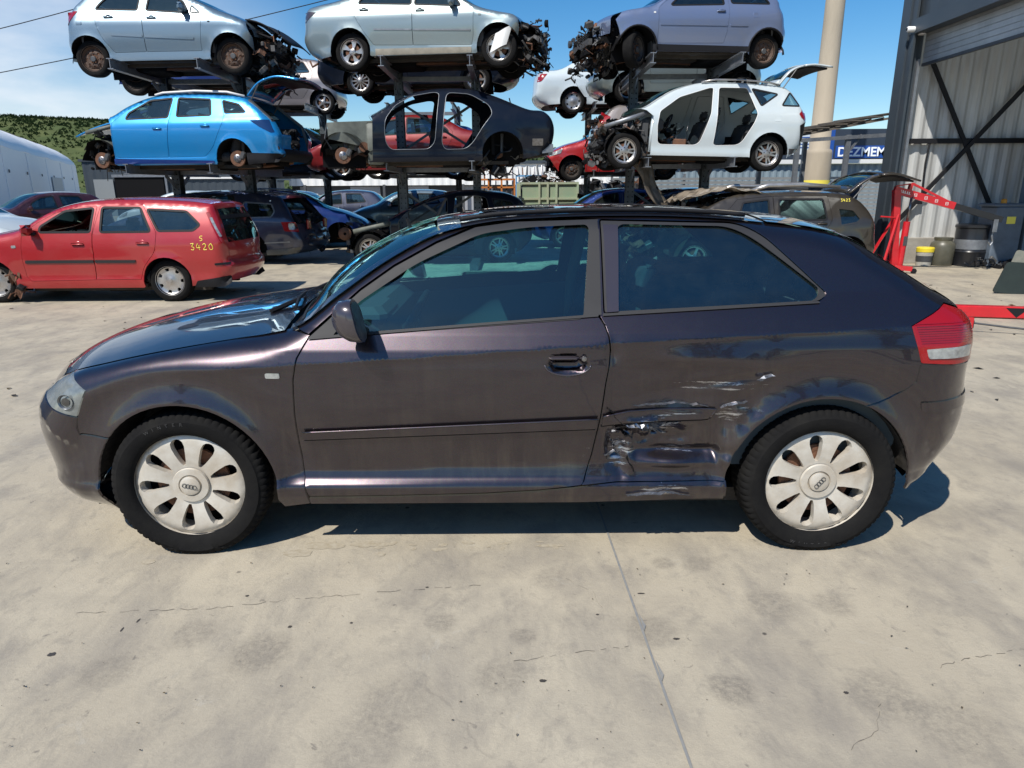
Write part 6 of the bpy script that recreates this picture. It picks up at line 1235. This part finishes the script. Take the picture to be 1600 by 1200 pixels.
t = thing('louvred_fence', 'grey horizontal slat fence below the boundary wall', 'fence', (8.5, 24.6, 0))
for i in range(14): mb = MB() if i == 0 else mb; mb.bar((-5, 0, .15+i*.125), (5, 0, .15+i*.125), .03, .085)
mb.build('slat_panel', mat('fence_slats', (.26, .27, .27), .5, .3), t)
for x in (-5, -2.5, 0, 2.5, 5): mb = MB(); mb.box((x, .05, .97), (.08, .08, 1.95)); mb.build('post', M_galv, t)
t = thing('skip_container', 'dark navy skip at the foot of the concrete pole', 'container', (8.3, 20.3, 0)); mb = MB(); mb.add([(-1.2, -.5, 0), (1.2, -.5, 0), (1.2, .6, 0), (-1.2, .6, 0), (-1.4, -.6, 1.5), (1.4, -.6, 1.5), (1.4, .7, 1.5), (-1.4, .7, 1.5)], [(0, 1, 5, 4), (1, 2, 6, 5), (2, 3, 7, 6), (3, 0, 4, 7), (0, 3, 2, 1)]); mb.bar((-1.42, -.6, 1.5), (1.42, -.6, 1.5), .06, .08); mb.bar((-1.42, .7, 1.5), (1.42, .7, 1.5), .06, .08)
for x in (-.8, 0, .8): mb.bar((x, -.54, .05), (x*1.15, -.62, 1.5), .08, .05)
mb.build('body', P_navy, t)
# white hall and dark workshop on the left
t = thing('white_hall', 'large white clad hall on the left, its roof edge falling away', 'building', (-26.5, 37.8, 0), 0); a = math.atan2(66-37.8, -40+26.5); t.rotation_euler = (0, 0, a)
M_hall = mat('white_membrane', (.86, .87, .88), .5, nscale=.6, col2=(.80, .81, .84))
mb = MB(); mb.sheet(lambda u, v: (-40+71*u, .02*math.sin(u*90), 3.75*v), 40, 3); mb.build('wall', M_hall, t, True)
HPF = [(0, 3.75), (.12, 4.05), (.5, 4.5), (1.2, 5.0), (2.2, 5.45)]
mb = MB(); mb.sheet(lambda u, v: (-40+71*u, float(np.interp(v*4, range(5), [p[0] for p in HPF])), float(np.interp(v*4, range(5), [p[1] for p in HPF]))+.03*math.sin(u*60)), 90, 8); mb.build('eaves', mat('sunlit_membrane', (.84, .84, .83), .6), t, True)
def hr(u, v): e = 6.0*v; return (-40+71*u, 2.2+e, 5.5+e*.22)
mb = MB(); mb.sheet(hr, 20, 8); mb.build('roof', mat('hall_roof', (.20, .22, .25), .5), t, True)
mb = MB(); mb.sheet(lambda u, v: (31, 12*u, (3.8+3.0*math.sin(min(1, u*1.6)*math.pi/2))*v), 8, 3); mb.build('gable', M_hall, t, True)
mb = MB()
for i in range(9): mb.box((-30+i*7.2, -.02, 1.85), (.06, .04, 3.7))
for i in range(12): mb.box((-32+i*5.3, -.06, 2.55), (.16, .04, .16), None, 1)
mb.build('wall_seam', [M_hall, M_darkst], t); mb = MB(); mb.box((17, -.06, 1.3), (5.0, .04, 2.4)); mb.build('hatch', mat('hatch_grey', (.45, .46, .47), .5), t)
t = thing('workshop', 'dark grey workshop block with an open doorway behind the left rack', 'building', (-20, 44, 0)); mb = MB(); corr(mb, -6.3, 6, 0, 3.25, 0, .5, .03); mb.build('wall', M_anth, t); mb = MB(); mb.box((-.15, 4, 3.32), (12.6, 8.2, .14)); mb.build('roof', M_anth, t)
mb = MB(); mb.box((-2.9, -.06, 1.15), (3.0, .06, 2.3)); o = mb.build('doorway', M_void, t); mb = MB(); mb.bar((-4.5, -.12, 2.4), (-1.2, -.12, 2.4), .12, .16); mb.bar((-1.2, -.12, 0), (-1.2, -.12, 2.4), .12, .14, up=(0, 1, 0)); mb.build('door_frame', M_galv, o)
mb = MB(); mb.box((-5.1, -.07, 1.1), (1.2, .05, 2.2)); mb.build('grey_panel', mat('mid_grey_panel', (.20, .22, .23), .5), t)
mb = MB(); mb.bar((-1.0, -.08, 2.25), (6, -.08, 2.25), .10, .10); mb.build('white_rail', M_white, t)
t = thing('parts_store', 'low white and dark parts store closing the yard behind the racks', 'building', (2, 45, 0)); mb = MB(); corr(mb, -16, 6, 1.75, 3.0, 0, .5, .03); mb.build('fascia', M_white, t); mb = MB(); mb.box((-5, .6, .88), (22, .2, 1.76)); mb.build('wall', mat('shed_dark', (.03, .032, .036), .6), t); mb = MB(); mb.box((-5, 4, 3.1), (22.4, 8.2, .2)); mb.build('roof', M_anth, t)
for x in (-14.5, -11.3, -8.2, -4.1, 0): mb = MB(); mb.box((x, .42, .95), (1.9, .08, 1.5)); o = mb.build('door', mat('roll_grey', (.30, .31, .33), .5), t); mb = MB(); mb.box((x, .36, 1.15), (.35, .02, .28)); mb.build('notice', M_white, o)
for x in (-15, -10, -5, 0, 5): mb = MB(); mb.box((x, -.1, .9), (.15, .15, 1.8)); mb.build('post', M_darkst, t)
# green container, part racks
t = thing('scrap_container', 'faded green ribbed steel scrap container between the middle and right racks', 'container', (1.25, 24.5, 0)); M_gr = mat('faded_green_paint', (.20, .30, .20), .6, nscale=2.5, col2=(.27, .30, .20)); mb = MB()
mb.box((.1, .0, .9), (1.9, .04, 1.5)); mb.box((-.95, 1.2, .9), (.04, 2.4, 1.5)); mb.box((1.05, 1.2, .9), (.04, 2.4, 1.5)); mb.box((.1, 2.4, .9), (1.9, .04, 1.5)); mb.box((.05, 1.2, .15), (2.0, 2.4, .06)); mb.build('body', M_gr, t)
mb = MB()
for z in (.2, .65, 1.15, 1.66): mb.bar((-.98, -.05, z), (1.08, -.05, z), .07, .07)
for x in (-.95, -.27, .02, .32, 1.05): mb.bar((x, -.06, .12), (x, -.06, 1.7), .07, .08, up=(0, 1, 0))
for i in range(9): mb.bar((-1.0, .1+i*.28, .15), (-1.0, .1+i*.28, 1.66), .06, .08, up=(0, 1, 0))
mb.build('ribs', mat('pale_green_paint', (.30, .40, .27), .6, nscale=3, col2=(.32, .30, .20)), t)
mb = MB(); junk(mb, (-.8, .3, 1.4), (.95, 2.2, 1.9), 90, 17, (1, 2, 4, 5, 2), .35); o = mb.build('scrap_load', JM); o.location = (1.25, 24.5, 0); tag(o, 'rusty mixed scrap heaped in the green container', 'scrap')
def partrack(label, x0, x1, y, z1, m, n, gc):
    t = thing('parts_rack', label, 'rack', ((x0+x1)/2, y, 0)); w2 = (x1-x0)/2; mb = MB()
    for z in (.12, .75, z1-.25, z1): mb.bar((-w2, 0, z), (w2, 0, z), .05, .05); mb.bar((-w2, .8, z), (w2, .8, z), .05, .05)
    for x in (-w2, -w2/3, w2/3, w2):
        for yy in (0, .8): mb.bar((x, yy, 0), (x, yy, z1+.02), .05, .05, up=(0, 1, 0))
    mb.build('frame', m, t); rn = random.Random(n)
    for i in range(n):
        x = -w2+.08+(2*w2-.16)*i/(n-1); mb = MB(); k = rn.random(); mb.tube([(x, .05, z1-.5), (x+.03, .08, z1-.1), (x+rn.uniform(-.05, .05), .3, z1+.28+.12*k), (x+.02, .6, z1+.05)], .022+.02*k, 6); ci = rn.randrange(4); o = mb.build('exhaust_part', [M_steel, M_darkst, M_rust, M_white][ci]); o.location = t.location; tag(o, '%s curved part, %s from the left in the %s rack' % (('shiny', 'dark', 'rusty', 'white')[ci], ('first', 'second', 'third', 'fourth', 'fifth', 'sixth', 'seventh')[i], gc), 'car part', 'curved parts standing in the %s rack' % gc)
    for zz, nn in ((.12, 5), (.75, 5)):
        mb = MB(); junk(mb, (-w2+.1, .1, zz), (w2-.1, .7, zz+.5), 42, n+nn, (1, 4, 3, 5, 0), .3); o = mb.build('stored_parts', JM); o.location = t.location; tag(o, 'dark parts piled on the %s shelf of the %s rack' % ('bottom' if zz < .5 else 'middle', gc), 'car parts')
partrack('orange tubular rack full of body parts behind the saloon shell', -1.15, .12, 23.2, 1.78, mat('orange_paint', (.62, .22, .04), .5, nscale=5, col2=(.35, .12, .04)), 7, 'orange')
partrack('light blue tubular rack next to the orange one', -.15+.36, 1.25, 26.6, 1.95, mat('light_blue_paint', (.10, .28, .48), .5), 7, 'light blue')
mb = MB(); junk(mb, (2.3, 22.8, 0), (4.6, 24.0, 1.7), 210, 19, (1, 2, 2, 4, 5, 0, 3), .42); o = mb.build('scrap_heap', JM); tag(o, 'brown heap of tangled engines and scrap to the right of the green container', 'scrap', kind='stuff')
# ---- hoist
t = thing('engine_hoist', 'red hydraulic engine hoist with a black boom extension in front of the warehouse wall', 'hoist', (6.83, 12.3, 0)); M_hr = mat('hoist_red', (.60, .012, .022), .35, coat=.4, nscale=6, col2=(.42, .015, .02))
mb = MB(); mb.bar((0, 0, .08), (-.14, 0, 1.42), .11, .10, up=(0, 1, 0)); mb.build('mast', M_hr, t)
mb = MB(); mb.bar((-.18, 0, 1.42), (.90, 0, 1.14), .075, .12); mb.bar((.08, 0, 1.38), (.10, 0, 1.52), .05, .07); mb.bar((.12, 0, 1.52), (.82, 0, 1.20), .03, .035); mb.bar((-.16, 0, 1.48), (.12, 0, 1.52), .02, .02); o = mb.build('boom', M_hr, t)
mb = MB()
for i in range(5):
    u = .16+.175*i; x, z = -.18+1.08*u, 1.42-.28*u
    if i: 
        for q in (-.022, .022): mb.box((x+q, -.039, z), (.006, .003, .05)); mb.box((x, -.039, z+q), (.04, .003, .006))
        mb.box((x, -.039, z), (.03, .003, .006))
    else:
        for q in (-.07, -.035, 0, .04, .075): mb.box((x+q, -.039, z-q*.26), (.018, .003, .045)); mb.box((x+q+.012, -.039, z-.02-q*.26), (.02, .003, .008))
mb.build('boom_markings', M_white, o)
mb = MB(); mb.bar((.88, 0, 1.145), (1.78, 0, .90), .06, .10); mb.build('boom_extension', mat('black_painted_steel', (.012, .013, .016), .35, coat=.3), t)
mb = MB(); mb.box((1.66, -.045, .80), (.08, .012, .22), bev=.004); mb.tube([(1.68, 0, .75), (1.66, 0, .62), (1.69, 0, .52), (1.65, 0, .46), (1.62, 0, .52)], .014, 6); mb.build('hook', M_galv, t)
mb = MB(); mb.tube([(.09, -.02, .12), (.11, -.02, .88)], .055, 14); mb.build('ram', M_hr, t, True, angle=40); mb = MB(); mb.tube([(.11, -.02, .88), (.13, -.02, 1.30)], .022, 10); mb.build('ram_rod', M_steel, t, True); mb = MB(); mb.box((.10, -.078, .55), (.07, .005, .16)); mb.build('ram_label', M_darkst, t)
for q in (-1, 1): mb = MB(); mb.bar((-.06, q*.04, 1.0), (-.36, q*.30, .10), .035, .045); mb.build('stay', M_hr, t)
for q in (-1, 1): mb = MB(); mb.bar((-.05, q*.12, .10), (.20, q*.24, .08), .08, .08); mb.build('leg', M_hr, t)
mb = MB(); mb.bar((-.42, -.42, .09), (-.42, .42, .09), .09, .08); mb.bar((-.42, 0, .09), (.1, 0, .09), .09, .08); mb.tube([(-.12, -.05, .95), (-.38, -.05, .97)], .014); mb.build('base_frame', M_hr, t)
for x, y in ((-.42, -.42), (-.42, .42), (.22, -.26), (.22, .26)): mb = MB(); mb.lathe([(0, -.02), (.045, -.02), (.045, .02), (0, .02)], (x, y, .045), 14, 'Y'); mb.build('castor', M_black, t)
# red beam and bracket lying on the concrete
t = thing('steel_beam', 'long red steel beam lying on the concrete beyond the tail lamp', 'beam', (5.9, 7.72, 0), R(-34)+R(20)); mb = MB(); mb.box((.0, 0, .075), (2.6, .12, .13), bev=.01); mb.build('bar', M_hr, t); mb = MB(); mb.add([(-.25, -.0625, .13), (-.02, -.0625, .13), (-.13, -.0625, .02)], [(0, 1, 2)]); mb.build('black_mark', M_black, t)
t = thing('beam_foot', 'small red box-section foot standing on the concrete by the tail lamp', 'bracket', (4.60, 6.80, 0)); mb = MB(); mb.box((-.02, 0, .10), (.12, .10, .20), bev=.005); mb.box((-.04, 0, .22), (.03, .05, .06)); mb.build('foot', M_hr, t); mb = MB(); mb.box((.043, -.01, .13), (.006, .07, .08)); mb.box((.043, -.01, .04), (.006, .07, .05)); mb.build('socket', M_void, t)
mb = MB(); mb.tube([(4.60, 7.05, .12), (5.1, 6.9, .07), (5.9, 6.62, .02)], .011, 6); o = mb.build('steel_rod', M_darkst); tag(o, 'thin dark rod running from the red foot to the right edge', 'rod')
# ---- drums and cabinet by the plinth
def lathe_thing(nm, label, cat, loc, prof, m, parts=()):
    t = thing(nm, label, cat, loc); mb = MB(); mb.lathe(prof, n=28); mb.build('body', m, t, True, angle=40)
    for pn, pf, pmt in parts: mb = MB(); mb.lathe(pf, n=28); mb.build(pn, pmt, t, True, angle=40)
lathe_thing('bucket', 'white paint bucket with a yellow lid at the foot of the hoist', 'bucket', (7.98, 13.35, 0), [(0, .0), (.13, .0), (.15, .27), (.0, .27)], mat('dirty_white_plastic', (.50, .48, .42), .6, nscale=9), (('lid', [(.155, .26), (.158, .33), (.14, .35), (0, .35)], mat('yellow_plastic', (.70, .55, .03), .5)), ('paper_label', [(.1405, .08), (.1475, .19)], M_darkst)))
lathe_thing('plastic_drum', 'translucent olive-grey drum between the bucket and the black drum', 'drum', (8.32, 13.38, 0), [(0, 0), (.19, .0), (.21, .04), (.215, .36), (.20, .42), (.15, .47), (.16, .50), (.16, .53), (0, .53)], mat('olive_plastic', (.06, .058, .04), .4, nscale=5, col2=(.11, .105, .08)))
lathe_thing('oil_drum', 'black oil drum with a dull silver band beside the blue-grey cabinet', 'drum', (8.80, 13.30, 0), [(0, 0), (.28, 0), (.285, .25), (.295, .27), (.28, .29), (.28, .70), (.30, .72), (.30, .76), (.27, .78), (0, .76)], mat('oily_black', (.014, .015, .018), .3), (('silver_band', [(.286, .32), (.286, .50)], M_galv),))
t = thing('cabinet', 'blue-grey machine cabinet with a yellow warning sticker under the boom', 'cabinet', (9.22, 13.2, 0)); mb = MB(); mb.box((0, 0, .55), (.52, .5, 1.1), bev=.02); mb.box((-.02, 0, 1.13), (.60, .5, .06), bev=.02); mb.build('body', mat('blue_grey_enamel', (.13, .165, .21), .45, nscale=4), t); mb = MB(); mb.box((.02, -.254, .86), (.16, .006, .13)); mb.build('warning_sticker', M_yel, t); mb = MB(); mb.lathe([(.05, 1.16), (.05, 1.22), (.03, 1.24), (0, 1.24)], (-.0, 0, 0), 14); mb.build('beacon', mat('amber_plastic', (.8, .3, .02), .3), t)
mb = MB(); junk(mb, (8.55, 12.7, .02), (9.3, 13.0, .14), 22, 55, (3, 0, 1, 4), .16); o = mb.build('loose_parts', JM); tag(o, 'small dark loose parts on the floor in front of the black drum', 'scrap')
# stack of leaning car windows
for i, (lb, dx, m_) in enumerate((('dark green car window leaning at the right edge, front of the stack', 0, mat('green_black_glass', (.022, .030, .022), .45, nscale=5)), ('dusty beige-topped window leaning behind the dark one', .16, mat('dusty_glass', (.23, .21, .17), .7, nscale=7, col2=(.10, .12, .10))), ('teal car window leaning against the cabinet side', .36, mat('teal_black_glass', (.03, .055, .052), .4, nscale=5)))):
    pl = rpoly([(-.28, 0), (.30, 0), (.34, .18), (.22, .58+.12*i), (-.12, .56+.2*i)], .06); P, F, be = fill([pl], .1); n0 = len(P)
    V = [(p[0], 0, p[1]) for p in P]+[(p[0], .012, p[1]) for p in P]; FF = [tuple(f) for f in F]+[tuple(n0+q for q in f[::-1]) for f in F]+[(a_, b_, n0+b_, n0+a_) for a_, b_ in be]
    o = obj('car_window', V, FF, m_, None, False); o.scale = (.85, 1, .80); o.location = (7.05+dx, 9.62+.10*i, 0); o.rotation_euler = (R(-16+4*i), R(6), R(-12)); tag(o, lb, 'window glass', 'car windows leaning at the right edge')
# ---- power lines
for k, (a, b) in enumerate((((-24, 30, 8.75), (-10, 30, 12.1)), ((-24, 30, 6.95), (-6, 30, 11.4)), ((-24, 30, 5.55), (0, 30, 10.3)))):
    mb = MB(); mb.tube([(a[0]+(b[0]-a[0])*i/12, a[1], a[2]+(b[2]-a[2])*i/12-.25*math.sin(math.pi*i/12)) for i in range(13)], .018, 5); o = mb.build('power_line', M_black); tag(o, ('uppermost', 'middle', 'lowest')[k]+' of the three power lines crossing the sky at the left', 'cable', 'power lines')
# ---- wooded hill
def hill():
    rn = np.random.RandomState(7); nx, ny = 260, 46; v = []
    def H(x, t):
        base = np.interp(x, [-260, -140, -60, 0, 40, 90, 140], [22, 21.0, 17, 12.5, 8.5, 4, 0]); return base*sstep(t*1.05)
    for j in range(ny):
        for i in range(nx):
            x = -260+400*i/(nx-1)+rn.uniform(-.5, .5); t = j/(ny-1); y = 130+80*t+rn.uniform(-.6, .6); h = H(x, t); n = noise.noise(Vector((x*.35, y*.35, 0))); spike = max(0, rn.rand()-.35)*1.0*(.2+t)*(h > .5)
            v.append((2*x, 2*y, 2*max(-.2, h+n*.6*min(1, h/4)+spike*.35)))
    f = [(j*nx+i, j*nx+i+1, (j+1)*nx+i+1, (j+1)*nx+i) for j in range(ny-1) for i in range(nx-1)]
    m = mat('hillside_woods', (.060, .085, .036), .95, nscale=.05, namt=.14, col2=(.095, .110, .046), spec=.05, bump=1, bscale=.8)
    o = obj('wooded_hill', v, f, m, None, False); tag(o, kind='structure')
    o.name = 'hill'
    mb = MB()      # tree clumps along slope and skyline
    for i in range(13000):
        x = rn.uniform(-190, 110); t = 1-rn.uniform(0, .92)**1.7; h = H(x, t); y = 130+80*t
        if h < 1: continue
        x, y, h = 2*x, 2*y, 2*h; s = rn.uniform(.5, 1.3)*(1 if t > .5 else .6); z = float(h)+s*.2
        for a in range(3):
            p = rn.uniform(-.9, .9, (3,))*s; q = [(x+p[0]+math.cos(b+a)*s*.8, y+p[1]+math.sin(b+a)*s*.5, z+p[2]*.5+abs(p[0])*.3+(0, .0, 1.0)[k_]*s*1.1) for k_, b in enumerate((0, 2.1, 4.2))]; mb.add(q, [(0, 1, 2)], int(rn.randint(0, 3)))
    o = mb.build('woodland', [mat('leaf_dark', (.040, .066, .030), .9, spec=.1), mat('leaf_mid', (.058, .088, .036), .9, spec=.1), mat('leaf_pale', (.080, .108, .046), .9, spec=.1)]); tag(o, kind='stuff')
hill()
# ---- litter and grit on the slab
def litter():
    rn = random.Random(8); mb = MB()
    for i in range(300):
        y = rn.uniform(1.0, 2.5)**1.0 if i < 120 else rn.uniform(4.5, 11); x = rn.uniform(-.85, .85)*(y+.3)
        s = rn.choice((.0015, .002, .002, .003, .004)) if i < 120 else rn.uniform(.008, .03); a = rn.uniform(0, 6.3); k = rn.choice((0, 0, 1, 2))
        q = [(x+s*1.6*math.cos(a), y+s*1.6*math.sin(a), .0045), (x+s*math.cos(a+1.8), y+s*math.sin(a+1.8), .0045+s*.5), (x+s*1.5*math.cos(a+3.1), y+s*1.5*math.sin(a+3.1), .0045), (x+s*.6*math.cos(a+4.6), y+s*.6*math.sin(a+4.6), .005+s*.3)]
        mb.add(q, [(0, 1, 2, 3)], k)
    o = mb.build('grit', [mat('grit_dark', (.035, .03, .025), .9), mat('grit_mid', (.16, .14, .11), .9), mat('grit_leaf', (.10, .075, .04), .9)]); tag(o, kind='stuff')
    # small dark stains: wet patches beside the sill shadow, dropped spots, scuff marks
    def stain(name, spots, m, z):
        mb = MB()
        for (x, y, rx_, ry_, sd) in spots:
            z += .00003
            r2 = random.Random(sd); n = 18; v = [(x, y, z)]
            for i in range(n): a = 2*math.pi*i/n; k = .75+.35*r2.random(); v.append((x+(rx_*k*math.cos(a))*(.65 if 'oil' in name else 1), y+(ry_*k*math.sin(a))*(.65 if 'oil' in name else 1), z))
            mb.add(v, [(0, 1+i, 1+(i+1) % n) for i in range(n)])
        o = mb.build(name, m); tag(o, kind='structure')
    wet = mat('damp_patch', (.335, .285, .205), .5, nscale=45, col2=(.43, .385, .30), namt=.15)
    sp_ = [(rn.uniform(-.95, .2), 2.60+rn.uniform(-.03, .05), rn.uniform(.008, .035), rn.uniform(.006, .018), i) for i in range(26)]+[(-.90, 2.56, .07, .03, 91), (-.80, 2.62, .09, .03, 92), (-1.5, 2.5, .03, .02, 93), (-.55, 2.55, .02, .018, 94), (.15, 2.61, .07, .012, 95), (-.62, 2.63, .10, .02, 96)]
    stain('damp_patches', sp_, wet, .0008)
    blk_ = mat('oil_spot', (.05, .045, .04), .6); stain('oil_spots', [(-.78, 2.06, .012, .012, 1), (-.57, 2.08, .009, .008, 2), (-1.52, 1.92, .022, .018, 3), (-1.36, 2.05, .006, .022, 4), (-1.33, 2.1, .006, .02, 5), (.09, 1.78, .018, .012, 6), (.30, 2.12, .01, .008, 7), (.55, 1.98, .02, .01, 8), (1.0, 1.72, .014, .01, 9), (-.62, 1.35, .006, .006, 10), (-.33, 2.3, .01, .008, 11), (.48, 2.25, .022, .008, 12), (-1.0, 2.25, .012, .01, 13)], blk_, .0008)
litter()
# ---- conifers behind the camera (they show as dark shapes in the paint and the glass)
def conifers():
    rn = random.Random(21); cs = [mat('needle_dark', (.016, .034, .014), .9), mat('needle_mid', (.03, .055, .02), .9)]; bark = mat('bark', (.09, .065, .045), .9); src = None
    lab = ('tallest conifer behind the viewer', 'slim conifer behind the viewer, left of the tallest', 'broad conifer far to the left behind the viewer', 'short conifer behind the viewer, right of the tallest', 'leaning conifer far to the right behind the viewer')
    for i, (x, y, s, sx_) in enumerate(((5.5, -15, 1.0, 1), (2.8, -16, .8, .8), (-11, -19, .9, 1.25), (8.2, -15, .62, 1), (13.5, -17, .85, .9))):
        t = thing('conifer', lab[i], 'tree', (x, y, 0), rn.uniform(0, 6), 'conifers behind the viewer')
        if src is None:
            mb = MB(); mb.tube([(0, 0, 0), (.05, 0, 4), (0, .05, 9)], [.22, .14, .02], 8); a = mb.build('trunk', bark, t, True); mb = MB()
            for k in range(3400):
                h = rn.uniform(.8, 9.4); R_ = (9.6-h)*.24*rn.uniform(.25, 1)**.5*(.8+.3*math.sin(h*5)); an = rn.uniform(0, 6.3); p = Vector((R_*math.cos(an), R_*math.sin(an), h-R_*.25)); d = Vector((math.cos(an), math.sin(an), -.35))*rn.uniform(.2, .45); w_ = Vector((-math.sin(an), math.cos(an), rn.uniform(-.3, .3)))*.09
                mb.add([p-w_, p+w_, p+d], [(0, 1, 2)], rn.randrange(2))
            b = mb.build('crown', cs, t); src = (a, b)
        else:
            for q in src: c_ = q.copy(); scene.collection.objects.link(c_); c_.parent = t
        t.scale = (s*sx_, s*sx_, s)
conifers()
